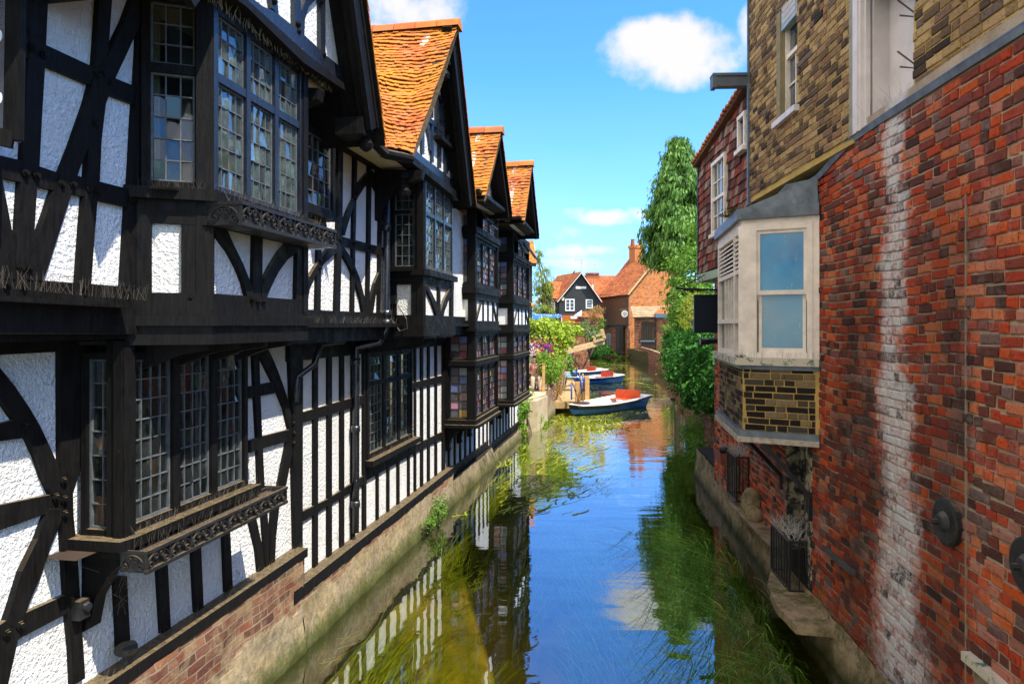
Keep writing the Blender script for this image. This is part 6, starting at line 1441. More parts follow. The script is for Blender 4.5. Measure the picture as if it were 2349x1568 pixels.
# ---------------------------------------------------------------- far buildings
FT = m_tile('far_clay_tile', (.28, .075, .035), (.36, .13, .04), .56); FB = m_brick('far_orange_brick', [(0, (.30, .09, .03)), (.3, (.50, .15, .04)), (.7, (.60, .21, .055)), (1, (.44, .18, .07))], None, False, .12); FBM = simple('far_mortar', (.46, .33, .19), .9)
FBD = m_brick('far_dark_brick', [(0, (.12, .05, .035)), (.4, (.26, .085, .045)), (.8, (.36, .13, .07)), (1, (.22, .12, .09))], None, False, .3)
CLAD = simple('black_weatherboard', (.020, .024, .028), .6, .5, 5); WHT = simple('white_joinery', (.80, .80, .80), .4, .05); BRW = simple('brown_tile_board', (.13, .06, .03), .8, .4, 6); OAK = simple('dark_oak', (.045, .032, .024), .7, .4, 6)
def quad(par, name, pts, m, th=None):
    k = MB(); n = (V(pts[1]) - V(pts[0])).cross(V(pts[2]) - V(pts[0])).normalized(); k.prism([V(p) for p in pts], n * (th or .06)); return k.build(name, m, par)
def boards(par, pl, u0, u1, z0, z1, m, h=.2, top=None):
    k = MB(); z = z0
    while z < z1 - .02:
        a, b = (u0, u1) if top is None else top(z + h * .5)
        if b - a > .1: k.prism([pl.w(a, z, .035), pl.w(b, z, .035), pl.w(b, min(z + h, z1), .008), pl.w(a, min(z + h, z1), .008)], pl.n * -.06)
        z += h
    return k.build('weatherboarding', m, par)
def cwin(par, pl, u0, u1, z0, z1, n, rows, m=None, glass=None):
    k = MB(); f = .10
    k.wbox(pl, u0, u1, z0, z0 + f, -.02, .09); k.wbox(pl, u0, u1, z1 - f, z1, -.02, .08); k.wbox(pl, u0, u0 + f, z0 + f, z1 - f, -.02, .08); k.wbox(pl, u1 - f, u1, z0 + f, z1 - f, -.02, .08)
    for i in range(1, n): u = u0 + (u1 - u0) * i / n; k.wbox(pl, u - .05, u + .05, z0 + f, z1 - f, -.02, .075)
    for i in range(1, rows): z = z0 + (z1 - z0) * i / rows; k.wbox(pl, u0 + f, u1 - f, z - .02, z + .02, -.02, .065)
    w = k.build('window', m or WHT, par); g = MB(); g.wbox(pl, u0 + f, u1 - f, z0 + f, z1 - f, .03, .045); g.build('pane', glass or GL_DKF, w); return w
GL_DKF = simple('far_window_glass', (.05, .06, .075), .08, .4, 3, .8)
# dark weatherboarded house, gable to the river
Yd = 72.0
dh = thing('weatherboarded_house', at(1330, 735, Yd), 'black weatherboarded house with white bargeboards and a white casement', 'house', 'houses beyond the river bend')
DF = Pl(0, 0, 1, at(1281, 700, Yd), (1, .04, 0)); 
Le = DF.u(at(1281, 687, Yd)); Ra = DF.u(at(1377, 687, Yd)); mid = DF.u(at(1333, 624, Yd)); ze = at(0, 687, Yd).z; za = at(0, 624, Yd).z
k = MB(); k.prism([DF.w(Le + .1, .9, -.04), DF.w(Ra - .1, .9, -.04), DF.w(Ra - .1, ze, -.04), DF.w(mid, za - .15, -.04), DF.w(Le + .1, ze, -.04)], (DF.n * -.2)); k.build('gable_wall', CLAD, dh)
boards(dh, DF, Le, Ra, 2.8, za - .3, CLAD, .21, lambda z: (Le + .1, Ra - .1) if z < ze else (Le + .1 + (mid - Le) * (z - ze) / (za - ze) + .08, Ra - .1 - (Ra - mid) * (z - ze) / (za - ze) - .08))
bk = V((-1.9, 5.6, 0))
Lp, Rp, Ap = DF.w(Le - .15, ze - .15, .25), DF.w(Ra + .15, ze - .15, .25), DF.w(mid, za + .05, .25)
rooftiles(dh, line(Lp, Lp + bk * 1.1), line(Ap, Ap + bk * 1.1), 26, 26, FT); rooftiles(dh, line(Rp, Rp + bk * 1.1), line(Ap, Ap + bk * 1.1), 22, 18, FT)
for a, b in ((Lp, Ap), (Rp, Ap)):
    k = MB(); k.bar(a + V((0, -.06, -.12)), b + V((0, -.06, -.14)), .06, .26, (0, 1, 0)); k.build('barge_board', WHT, dh)
cwin(dh, DF, DF.u(at(1296.5, 700, Yd)), DF.u(at(1318, 700, Yd)), at(0, 713, Yd).z, at(0, 685.5, Yd).z, 2, 3); cwin(dh, DF, DF.u(at(1344, 700, Yd)), DF.u(at(1360, 700, Yd)), at(0, 707, Yd).z, at(0, 686.5, Yd).z, 1, 3)
k = MB(); k.wbox(DF, mid - .55, mid + .55, za - 1.75, za - 1.5, .0, .06); k.build('white_band', WHT, dh)
k = MB(); k.wbox(DF, Le + .35, Le + .6, ze - .1, ze + .25, .0, .12); k.build('alarm_box', simple('pale_yellow', (.7, .66, .4), .5), dh)
k = MB(); k.wbox(DF, Le - .2, Ra + .4, 2.4, 2.75, -.05, .30); k.build('porch_fascia', WHT, dh)
lw = MB(); lp = [at(1243, 735, 74), at(1262, 735, 73)]; SWp = Pl(0, 0, 1, at(1243, 735, 75), (at(1262, 735, 72.2) - at(1243, 735, 75))); SWp.n = SWp.n if SWp.n.y < 0 else -SWp.n
k = MB(); P = at(1241, 686, 74); q1 = at(1262, 690, 73); q2 = at(1283, 690, 72.6)
zz_ = at(0, 686, 73.5).z
k.prism([V((at(1243, 0, 74).x, 74, .9)), V((q1.x, 73, .9)), V((q1.x, 73, zz_)), V((at(1250, 0, 74).x, 74.2, at(0, 648, 74).z)), V((at(1243, 0, 74).x, 74, zz_))], (.3, .9, 0)); k.build('wing_gable', CLAD, dh)
k = MB(); k.prism([V((q1.x, 73, .9)), V((q2.x, 72.6, .9)), V((q2.x, 72.6, zz_)), V((q1.x, 73, zz_))], (0, .3, 0)); k.build('wing_wall', CLAD, dh)
e1, e2, r1, r2 = at(1259, 685.5, 72.6), at(1287, 683.5, 72.2), at(1250.5, 646.5, 74.2), at(1296, 647, 75)
rooftiles(dh, line(e1, e2), line(r1, r2), 12, 14, FT); quad(dh, 'roof_back', [r1, r2, r2 + V((0, 2, -2)), r1 + V((-.6, 2, -2))], FT)
k = MB(); k.bar(at(1239.5, 687, 73.9), r1 + V((0, -.05, 0)), .08, .22, (0, 1, 0)); k.build('barge_board', WHT, dh)
WW = Pl(0, 0, 1, V((q1.x, 72.98, 0)), (q2 - q1)); WW.d.z = 0; WW.n = V((-.08, -1, 0)).normalized(); cwin(dh, WW, WW.u(at(1264, 700, 72.9)), WW.u(at(1273.5, 700, 72.8)), at(0, 712, 73).z, at(0, 687, 73).z, 1, 3)
# aerials
def aerial(P, h, label, w=1.1):
    t = thing('tv_aerial', P, label, 'aerial', 'roof aerials'); k = MB(); P = V(P); k.tube([P, P + V((0, 0, h))], .03, 5); k.build('mast', simple('galvanised', (.4, .42, .44), .5), t)
    k = MB(); T_ = P + V((0, 0, h * .92)); k.tube([T_ + V((-w * .6, 0, -.02)), T_ + V((w, 0, .05))], .02, 5)
    for i in range(9): x = -w * .55 + i * w * .18; k.tube([T_ + V((x, -.25, -.05)), T_ + V((x, .25, .05))], .012, 4); k.tube([T_ + V((x, 0, -.1)), T_ + V((x, 0, .1))], .012, 4)
    k.build('boom', bpy.data.materials['galvanised'], t); return t
aerial(at(1333.5, 625, 71.8), 1.5, 'thin aerial rising from the peak of the black weatherboarded house'); aerial(at(1363.5, 630, 80), 1.3, 'aerial on the squat chimney behind the weatherboarded house', .8)
pg = thing('pigeon', at(1317, 626, 73), 'dark pigeon perched on the ridge of the weatherboarded house', 'bird')
p_ = at(1317, 627, 73) + V((0, 0, .02)); skin_body('body', [p_ + V((-.17, 0, .02)), p_ + V((-.06, 0, .10)), p_ + V((.05, 0, .17)), p_ + V((.10, 0, .27)), p_ + V((.15, 0, .29))], [(0, 1), (1, 2), (2, 3), (3, 4)], [.025, .075, .08, .045, .018], simple('slate_feather', (.035, .038, .045), .7), pg, 1)
# long tiled house behind
lh = thing('tiled_house', at(1380, 735, 84), 'low red tiled house behind the weatherboarded one, squat chimney on its ridge', 'house', 'houses beyond the river bend')
a, b, c_, d_ = at(1335, 690, 80), at(1425, 690, 80), at(1341, 632, 84), at(1415, 633, 84)
rooftiles(lh, line(a, b), line(c_, d_), 24, 30, FT); quad(lh, 'wall', [V((a.x, 80.2, .9)), V((b.x, 80.2, .9)), b, a], FBD, .2)
quad(lh, 'roof_back', [c_, d_, d_ + V((0, 4, -3)), c_ + V((0, 4, -3))], FT)
k = MB(); p = at(1358.5, 636, 84); k.box((p.x - .75, 83.5, p.z - .3), (p.x + .75, 84.3, p.z + .55)); k.box((p.x - .85, 83.4, p.z + .38), (p.x + .85, 84.4, p.z + .5)); k.build('chimney', FBD, lh)
k = MB(); p = at(1359.5, 670, 81.6); k.tube([p, p + V((0, 0, .9))], .10, 8); k.build('white_pipe', WHT, lh)
# brick house with the tall chimney
bh = thing('brick_house', V((12.1, 71, .9)), 'orange brick house with a tall two-pot chimney rising over the river', 'house', 'houses beyond the river bend')
B0 = V((12.1, 71, 0)); dG = V((.9, .436, 0)).normalized(); dE = V((-.436, .9, 0)).normalized()
BG = Pl(0, 0, 1, B0, dG); BG.n = BG.n if BG.n.y < 0 else -BG.n
BE = Pl(0, 0, 1, B0, dE); BE.n = BE.n if BE.n.x < 0 else -BE.n
ze = 6.65; wg = 4.2; zap = 11.1; le = 5.3
bricks(bh, 'gable_wall', BG, 0, wg * 2, 0, zap, FB, FBM, seed=51, bl=.30, bh=.105, mj=.016, keep=lambda u, z: z < ze + (zap - ze) * (1 - abs(u - wg) / wg) - .05 and u > .02, ch=.012)
bricks(bh, 'river_wall', BE, .02, le, -.2, 3.35, FBD, FBM, seed=52, bl=.46, bh=.155, mj=.022, ch=.012)
k = MB()
for (z, n) in ((3.5, 16),):
    zz2 = z
    while zz2 < ze - .05: k.prism([BE.w(-.05, zz2, .16), BE.w(le, zz2, .16), BE.w(le, zz2 + .22, .12), BE.w(-.05, zz2 + .22, .12)], BE.n * -.2); zz2 += .2
k.build('hung_boarding', BRW, bh)
k = MB(); k.wbox(BE, -.1, le, 3.3, 3.5, -.05, .22); k.build('jetty_beam', OAK, bh)
for u in (1.2, 3.6): cwin(bh, Pl(0, 0, 1, B0 + BE.n * .16, dE) if False else BE, u, u + .8, 5.1, 6.25, 2, 3, OAK)
e0, e1 = BE.w(-.35, ze - .12, .35), BE.w(le + .3, ze - .25, .35); rA = BG.w(wg, zap + .12, .3); rB = rA + dE * (le + .3)
rooftiles(bh, line(e0, e1), line(rA, rB), 34, 26, FT, .18); e2 = BG.w(wg * 2 + .3, ze - .1, .3); rooftiles(bh, line(e2, e2 + dE * (le + .5)), line(rA, rB), 20, 14, FT)
for a, b in ((e0, rA), (e2, rA)):
    k = MB(); k.bar(a + BG.n * .1, b + BG.n * .1, .08, .2, BG.n); k.build('verge', simple('ochre_verge', (.5, .36, .16), .9), bh)
cm = rB.lerp(rA, .18); k = MB()
u1v, u2v = dE * .55, dG * .65
k.prism([cm - u1v - u2v - V((0, 0, 2.2)), cm + u1v - u2v - V((0, 0, 2.2)), cm + u1v + u2v - V((0, 0, 2.2)), cm - u1v + u2v - V((0, 0, 2.2))], (0, 0, 3.3)); u3, u4 = u1v * 1.15, u2v * 1.15
k.prism([cm - u3 - u4 + V((0, 0, .75)), cm + u3 - u4 + V((0, 0, .75)), cm + u3 + u4 + V((0, 0, .75)), cm - u3 + u4 + V((0, 0, .75))], (0, 0, .30)); chm = k.build('chimney', FB, bh)
for s_ in (-.55, .5):
    k = MB(); p = cm + dG * s_ + V((0, 0, 1.1)); k.tube([p, p + V((0, 0, .62)), p + V((0, 0, .66))], [.24, .20, .23], 10); k.build('chimney_pot', TERR, chm)
cwin(bh, BG, 5.6, 6.9, 4.55, 5.75, 2, 4)
k = MB(); k.wbox(BE, .55, 1.9, .55, 3.05, -.02, .28)
for i in range(4): k.wbox(BE, .65 + .16 * i, .70 + .16 * i, .7, 2.9, .28, .31)
k.wbox(BE, .5, 1.95, 3.05, 3.25, -.02, .34); k.wbox(BE, .5, 1.95, .4, .55, -.02, .34); k.build('oak_oriel', OAK, bh)
cwin(bh, BE, 3.2, 4.0, 1.2, 2.5, 3, 1, simple('blue_grey_window', (.35, .42, .45), .5))
k = MB(); q = BE.w(-.12, 6.2, .2); k.tube([q, V((q.x, q.y, 3.2)), V((q.x + .15, q.y - .1, 2.9)), V((q.x + .15, q.y - .1, .6))], .06, 8); k.build('drain_pipe', STRK, bh)
sgn = thing('round_sign', BE.w(.6, 5, .4), 'round white sign with a black maze-like emblem on the brick house', 'sign')
cc = at(1433, 719.5, 70.5); k = MB(); fz = V((-.45, -.9, 0)).normalized(); sx = V((.9, -.45, 0)).normalized()
k.prism([cc + sx * .34 * math.cos(a) + V((0, 0, .36 * math.sin(a))) for a in [2 * math.pi * i / 24 for i in range(24)]], fz * .05); k.build('disc', WHT, sgn)
k = MB()
for i in range(8):
    for j in range(8):
        x, z = (i - 3.5) * .075, (j - 3.5) * .08
        if x * x + z * z < .078 and rg.random() < .62:
            p = cc + sx * x + V((0, 0, z)) + fz * .055; k.bar(p - (sx * .03 if rg.random() < .5 else V((0, 0, .03))), p + (sx * .03 if rg.random() < .5 else V((0, 0, .03))), .03, .012, fz)
k.build('emblem', STRK, sgn)
k = MB(); k.tube([cc + V((-.5, 0, .42)), cc + V((.8, .3, .55))], .015, 5); k.build('bracket', IRON, sgn)
sh = thing('brick_outhouse', V((13.2, 68.5, .9)), 'low brick outhouse with a stone slate roof leaning on the brick house', 'outhouse')
S0_, S1_ = at(1455, 830, 67.5), at(1540, 838, 66.5); SB = Pl(0, 0, 1, V((S0_.x, S0_.y, 0)), V((S1_.x - S0_.x, S1_.y - S0_.y, 0))); SB.n = SB.n if SB.n.y < 0 else -SB.n
bricks(sh, 'front_wall', SB, 0, 5, -.2, 4.1, FBD, FBM, seed=54, bl=.46, bh=.155, mj=.022, ch=.012)
q0, q1 = SB.w(-.1, 4.15, .3), SB.w(4.8, 4.15, .3); rooftiles(sh, line(q0, q1), line(q0 + V((.2, 2.6, 1.15)), q1 + V((.2, 2.4, 1.15))), 6, 9, simple('stone_slate', (.30, .22, .13), .9, .4, 2), 0)
k = MB(); k.wbox(SB, .7, 1.9, 1.2, 3.7, -.02, .10)
for i in range(5): k.wbox(SB, .78 + .23 * i, .86 + .23 * i, 1.9, 3.6, .10, .15)
k.build('oak_shutter', OAK, sh); k = MB(); k.wbox(SB, .6, 2.0, 1.75, 1.88, 0, .2); k.build('sill', simple('lead_blue', (.14, .2, .26), .5), sh)
k = MB(); k.wbox(SB, 2.0, 2.15, .2, 4.1, 0, .12); k.build('drain_pipe', STRK, sh)
k = MB(); k.wbox(SB, 2.1, 4.6, 4.1, 4.5, -1.5, .35); k.build('parapet', simple('lead_blue_2', (.10, .19, .30), .5), sh)
k = MB(); k.prism([SB.w(1.9, 4.5, .1), SB.w(3.8, 4.5, .1), SB.w(3.8, 5.2, -1.2), SB.w(2.6, 5.2, -1.2)], SB.n * -.1); k.build('skylight', FT, sh)
# grey boarded house seen past the last gable
gh = thing('grey_boarded_house', V((.6, 40, .9)), 'tall grey boarded house with a tiled roof glimpsed behind the last gable', 'house', 'houses beyond the river bend')
GP = Pl(0, 0, 1, at(1196, 700, 40), (1, 0, 0)); GP.n = V((0, -1, 0)); gw = GP.u(at(1221, 700, 40)); zb = at(0, 603, 40).z
k = MB(); k.wbox(GP, -3, gw, .9, zb, -3, 0); k.build('wall', CLAD, gh); boards(gh, GP, -3, gw, 1.0, 4.4, CLAD, .22)
k = MB(); k.prism([GP.w(-3, zb - .1, .3), GP.w(gw + .22, zb - .1, .3), GP.w(gw + .10, at(0, 550, 41).z, -1.4), GP.w(-3, at(0, 550, 41).z, -1.4)], (0, .05, -.12)); k.build('eaves', TIM, gh)
rooftiles(gh, line(GP.w(-3, zb - .05, .35), GP.w(gw + .24, zb - .05, .35)), line(GP.w(-3, at(0, 550, 41).z, -1.4), GP.w(gw + .12, at(0, 550, 41).z, -1.4)), 10, 18, TILE_O)
cwin(gh, GP, gw - .75, gw - .12, at(0, 643, 40).z, at(0, 606, 40).z, 1, 1, CLAD, simple('green_glass', (.12, .22, .17), .1, .2)); cwin(gh, GP, gw - .75, gw - .12, at(0, 676, 40).z, at(0, 644, 40).z, 1, 1, CLAD, simple('pale_green_panel', (.30, .48, .30), .3, .1))
quad(gh, 'porch_roof', [GP.w(-2, 4.9, .1), GP.w(gw - .3, 4.9, .1), GP.w(gw + .15, 4.5, .8), GP.w(-2, 4.5, .8)], TILE_O)
# brick garden wall and blue canopy
bw = thing('garden_wall', V((4.5, 50, .9)), 'tall patched brick garden wall behind the vine and ducking stool', 'wall')
WB = Pl(0, 0, 1, at(1284, 735, 52), (1, .25, 0)); WB.n = V((.2, -1, 0)).normalized(); WB.n = V((WB.d.y, -WB.d.x, 0))
bricks(bw, 'brick_face', WB, 0, 2.4, -.3, 3.55, FBD, FBM, seed=61, bl=.3, bh=.12, mj=.018); k = MB(); k.wbox(WB, 0, .95, .9, 3.3, -.05, .02); k.wbox(WB, .6, .95, .9, 3.5, 0, .05); k.build('render_patch', simple('stained_render', (.33, .28, .2), .9, .4, 3), bw)
k = MB(); k.wbox(WB, -.05, 2.45, 3.5, 3.62, -.4, .06); k.build('coping', FBD, bw)
rl = thing('red_brick_lean_to', at(1312, 735, 60), 'low brick lean-to with a tiled roof below the weatherboarded house', 'outhouse')
k = MB(); a = at(1288, 727, 60); b = at(1335, 727, 60); k.box((a.x, 60, .9), (b.x, 61, at(0, 722.5, 60).z)); k.build('wall', FB, rl); k = MB(); k.box((at(1309, 0, 60).x, 59.96, at(0, 731, 60).z), (at(1325, 0, 60).x, 60.02, at(0, 725.5, 60).z)); k.build('window', WHT, rl)
a, b, c_, d_ = at(1326, 727, 58), at(1385, 730, 58), at(1336, 714, 61), at(1380, 714, 61); rooftiles(rl, line(a, b), line(c_, d_), 8, 14, FT)
quad(rl, 'white_gable', [at(1317, 726, 58.5), at(1333, 726, 58), at(1335, 713.5, 60)], WHT, .1)
bc = thing('canopy', at(1248, 728, 44), 'blue garden canopy dotted with white spots behind the vine', 'canopy')
k = MB(); a, b, c_, d_ = at(1205, 735, 43), at(1288, 728.5, 43), at(1288, 722.5, 46), at(1205, 721, 46); k.prism([a, b, c_, d_], (0, 0, .05)); k.build('cloth', simple('blue_canvas', (.02, .13, .55), .7, .1), bc)
k = MB()
for i in range(26):
    p = a.lerp(b, rg.random()).lerp(d_.lerp(c_, rg.random()), .15 + .7 * rg.random()) + V((0, -.02, .075)); k.tube([p, p + V((0, -.01, .02))], .035, 6)
k.build('spots', WHF, bc)
k = MB()
for q in (a, b): k.tube([V((q.x, q.y, .95)), q], .03, 6)
k.build('pole', WHT, bc)
# ---------------------------------------------------------------- trees and shrubs beyond
def conifer(P, h, wmax, label):
    t = thing('conifer', V(P), label, 'tree'); P = V(P); rg2 = random.Random(12)
    k = MB(); k.tube([P, P + V((0, 0, h * .5)), P + V((0, 0, h * .97))], [.28, .17, .02], 8); k.tube([P + V((.1, 0, h * .82)), P + V((.42, 0, h * .975))], [.03, .01], 5); k.build('trunk', BARK, t)
    k = MB(); kb = MB()
    for i in range(170):
        f = .38 + .62 * (i + rg2.random()) / 170; z = h * (.16 + .82 * f); a = i * 2.399 + rg2.gauss(0, .3)
        zz = z + P.z; prof = [(6.0, 1.9), (8.0, 1.85), (9.5, 1.55), (11, 1.08), (12.1, .55), (13.1, .12)]; env = next((a_[1] + (b_[1] - a_[1]) * (zz - a_[0]) / (b_[0] - a_[0]) for a_, b_ in zip(prof, prof[1:]) if zz <= b_[0]), .2) * rg2.uniform(.7, 1.1) + .05
        d = V((math.cos(a), math.sin(a), 0)); b0 = P + V((0, 0, z)); tip = b0 + d * env + V((0, 0, -.10 * env + .12))
        kb.tube([b0, b0.lerp(tip, .5) + V((0, 0, .12 * env)), tip], [.035, .025, .008], 4, False)
        n = int(20 + 42 * env); tone = rg2.uniform(-.22, .22)
        for _ in range(n):
            g = rg2.random() ** .6; p = b0.lerp(tip, g) + V((0, 0, .12 * env * math.sin(math.pi * min(1, g)))) + V((rg2.gauss(0, .16), rg2.gauss(0, .16), rg2.gauss(0, .08)))
            for _q in range(3):
                pp = p + V((rg2.gauss(0, .10), rg2.gauss(0, .10), -abs(rg2.gauss(0, .22)))); l = rg2.uniform(.16, .38)
                leaf(k, pp, d + rvec(rg2) * .7, V((d.x * .35, d.y * .35, -1)) + rvec(rg2) * .35, l, l * .34, rg2, .1); k.r[-1] = k.r[-2] = max(0, min(1, .45 + tone + rg2.gauss(0, .17) + .15 * (g - .5)))
    k.build('crown', L_CON, t, fix=False); kb.build('branches', BARK, t, fix=False)
conifer((8.45, 34.5, .9), 12.15, 3.0, 'tall dark green conifer with drooping sprays beside the tile hung house')
bush('tree', 'bushy green tree below the conifer, hiding part of the brick house', 'tree', [(at(1590, 620, 29), (1.0, 1.2, 1.1)), (at(1575, 690, 28), (.85, 1.2, .9)), (at(1618, 560, 30), (.7, 1.0, 1.1)), (at(1560, 655, 29), (.45, .8, .35)), (at(1600, 700, 28), (.9, 1.0, .9)), (at(1568, 735, 29), (.5, .7, .4)), (at(1572, 770, 27), (.6, .9, .6))], 560, 17, .17, L_SHRUB, (8.0, 29, .95), None, .16, .3, 1.0, .5, .12)
bush('tree', 'golden leaved bush behind the dark blue sign board', 'shrub', [(at(1578, 720, 24), (.30, .4, .55)), (at(1590, 690, 24.5), (.25, .4, .3))], 70, 15, .10, L_GOLD, (6.6, 24.8, .95), None, .18, .2, 1.0, .4, .04)
bush('ivy', 'glossy dark ivy tumbling over the river wall towards the water', 'ivy', [(at(1590, 840, 20.5), (.75, 1.5, .75)), (at(1625, 820, 17), (.55, 1.3, .85)), (at(1620, 880, 16.5), (.45, 1.2, .55)), (at(1565, 815, 24), (.5, 1.4, .75)), (at(1552, 785, 27), (.40, 1.2, .5)), (at(1640, 860, 14.6), (.30, .9, .6)), (at(1552, 855, 25), (.26, .9, .3)), (at(1592, 905, 18), (.3, .9, .28))], 620, 17, .12, L_IVY, (5.6, 20, .95), None, .15, .6, .35, .85, .06)
bush('weed_clump', 'soft green grassy weeds growing from the foot of the river wall', 'plant', [(at(1595, 985, 19), (.28, .9, .35)), (at(1605, 1040, 16.5), (.22, .7, .32)), (at(1585, 1000, 19), (.2, .6, .3))], 130, 18, .20, L_SHRUB, (5.1, 18, .05), None, .2, -.5, .02, .10, .02)
bush('shrub', 'bright green weeds growing from the wall base at the picture bottom', 'plant', [(at(1905, 1545, 6.9), (.12, .16, .10)), (at(1885, 1515, 7.1), (.08, .12, .07))], 46, 14, .035, m_leaf('fresh_weed', (.03, .16, .006), (.16, .55, .03)), (3.2, 6.9, .05), None, .25, .1, .01, .5, .006)
bush('willow', 'pale weeping willow behind the last gabled house', 'tree', [(at(1243, 640, 62), (.75, 1, 1.4)), (at(1240, 690, 62), (.85, 1, 1.5)), (at(1236, 590, 62), (.35, .6, .8)), (at(1256, 665, 62), (.4, .6, .9)), (at(1248, 715, 61), (.75, .9, .7))], 210, 20, .34, L_WILLOW, (2.8, 62, .95), None, .15, 2.2, 1.0, .16, .15)
bush('buddleia', 'tall dried orange-brown bush by the corner of the brick house', 'shrub', [(at(1352, 725, 53), (.55, .7, .45)), (at(1372, 712, 54), (.5, .6, .35)), (at(1365, 740, 53), (.5, .6, .5))], 120, 16, .16, L_DRY, (6.2, 54, .95), None, .18, -.2, 1.0, .3, .06)
bush('shrub', 'leafy green shrub with mauve flower spikes under the dried bush', 'shrub', [(at(1342, 755, 51), (.55, .7, .6)), (at(1362, 765, 51), (.45, .7, .5)), (at(1378, 745, 53), (.3, .6, .6))], 110, 15, .15, L_SHRUB, (5.9, 52, .95), 'shrubs on the banks', .18, .1, 1.0, .4, .05, .75, [('mauve_flowers', PUR, at(1345, 752, 50.4), (.4, .3, .4), 40, .06)])
bush('shrub', 'dark green shrubs crowding the far bank below the ducking stool', 'shrub', [(at(1340, 795, 62), (1.2, 1.2, .6)), (at(1370, 800, 66), (1.0, 1.2, .55)), (at(1318, 800, 58), (.7, 1.2, .5)), (at(1388, 808, 72), (.8, 1, .5))], 190, 14, .2, L_IVY, (7, 64, .7), None, .16, .2, .1, .6, .06)
bush('shrub', 'scrubby green shrubs along the foot of the brick house', 'shrub', [(at(1405, 815, 72), (.7, .6, .35)), (at(1440, 822, 70), (.9, .6, .35)), (at(1478, 830, 66), (.8, .6, .45)), (at(1510, 835, 62), (.6, .6, .4))], 120, 13, .16, L_SHRUB, (12, 69, .5), 'shrubs on the banks', .18, .1, .05, .5, .04)
bush('shrub', 'dark fern-like branches in front of the brick outhouse', 'shrub', [(at(1540, 790, 40), (.45, .8, .45)), (at(1545, 730, 40), (.4, .8, .4)), (at(1528, 752, 42), (.25, .6, .12)), (at(1536, 815, 40), (.45, .8, .3))], 110, 13, .15, L_SHRUB, (9.6, 40, .95), 'shrubs on the banks', .18, .4, .2, .4, .06)
bush('tree', 'distant tree line of mixed green rising behind the far houses', 'tree', [(V((26, 110, 4)), (7, 4, 3)), (V((38, 110, 5)), (8, 4, 4)), (V((-6, 110, 3)), (6, 4, 2.2))], 300, 14, .5, L_SHRUB, (30, 112, .95), None, .14, .2, 1.0, .6, .3)
# ---------------------------------------------------------------- water weeds
def weeds(name, n, area, hgt, m, lean, rng, zb=-.5, wid=.012, ztop=None, seg=5, label=None):
    k = MB(); i = 0
    while i < n:
        cx, cy = area(rng); m_ = rng.randint(3, 9); i += 1
        for _ in range(m_):
            x, y = cx + rng.gauss(0, .07), cy + rng.gauss(0, .10); h = hgt * rng.uniform(.5, 1.25)
            lx, ly = lean[0] * rng.uniform(.4, 1.4) + rng.gauss(0, .12), lean[1] * rng.uniform(.4, 1.4) + rng.gauss(0, .12); w = wid * rng.uniform(.6, 1.3); tone = rng.random(); pts = []
            for s in range(seg + 1):
                f = s / seg; z = zb + h * f * (1 - .25 * f)
                if ztop is not None: z = min(z, ztop)
                pts.append(V((x + lx * f * f * h * 1.6, y + ly * f * f * h * 1.6, z)))
            vs = []
            for s, p in enumerate(pts):
                ww = w * (1 - (s / seg) ** 2 * .9); vs += [p + V((ww, ww * .3, 0)), p - V((ww, ww * .3, 0))]
            k.add(vs, [(2 * s, 2 * s + 1, 2 * s + 3, 2 * s + 2) for s in range(seg)], tone)
    o = k.build(name, m, None, fix=False); return tag(o, label, 'water weed', None, 'stuff')
r5 = random.Random(5)
def band(x0, x1, y0, y1, wall=None):
    def f(rng):
        while True:
            y = rng.uniform(y0, y1); x = rng.uniform(x0(y), x1(y))
            if noise.noise(V((x * .55, y * .35, 9))) > -.12: return x, y
    return f
Lw = lambda o: (lambda y: -3.40 + .181 * y + o); Rw = lambda o: (lambda y: 2.62 + .10 * y + o)
weeds('submerged_weed', 190, band(Lw(.25), Lw(2.1), 5.4, 13), .80, L_WEED, (.5, .9), r5, -.52, .0055, -.03, label='yellow strands of weed trailing under the water by the timbered houses')
weeds('submerged_weed', 1100, band(Lw(.15), Lw(2.6), 13, 26), .75, L_WEED, (.5, .7), r5, -.54, .016, .012, label='dense yellow-green weed just under the water near the landing stage')
weeds('submerged_weed', 700, band(lambda y: 3.4, lambda y: 5.2 + .07 * y, 24, 62), .8, L_WEED, (.6, .3), r5, -.54, .03, .012, label='wide beds of yellow weed in the river beyond the boats')
weeds('reed_blades', 380, lambda rng: (lambda y: (rng.uniform(Rw(-1.5)(y), Rw(-.2)(y)), y))(5.1 + 6.5 * rng.random() ** 1.6), .80, L_REED, (-.6, -.6), r5, -.45, .008, None, label='fine green reed blades standing in the shaded water under the brick wall')
weeds('submerged_weed', 260, band(lambda y: .3 + .05 * y, Rw(-.2), 5.6, 12), .5, L_REED, (-.3, .3), r5, -.5, .008, -.02, label='sparse green weed under the open middle of the river')
k = MB()
for cx, cy, n_ in (at(1355, 985, 22.2)[:2] + (90,), at(1390, 975, 23)[:2] + (60,), at(1290, 960, 24)[:2] + (60,)):
    for _ in range(n_):
        p = V((cx + r5.gauss(0, .35), cy + r5.gauss(0, .3), .0)); q = p + V((r5.gauss(0, .16), r5.gauss(0, .16), r5.uniform(.02, .14))); leaf(k, p, rvec(r5) + V((0, -.5, .6)), q - p, .22, .05, r5)
tag(k.build('surface_weed', L_WEED, None, fix=False), 'tufts of weed breaking the surface in front of the near boat', 'water weed', None, 'stuff')
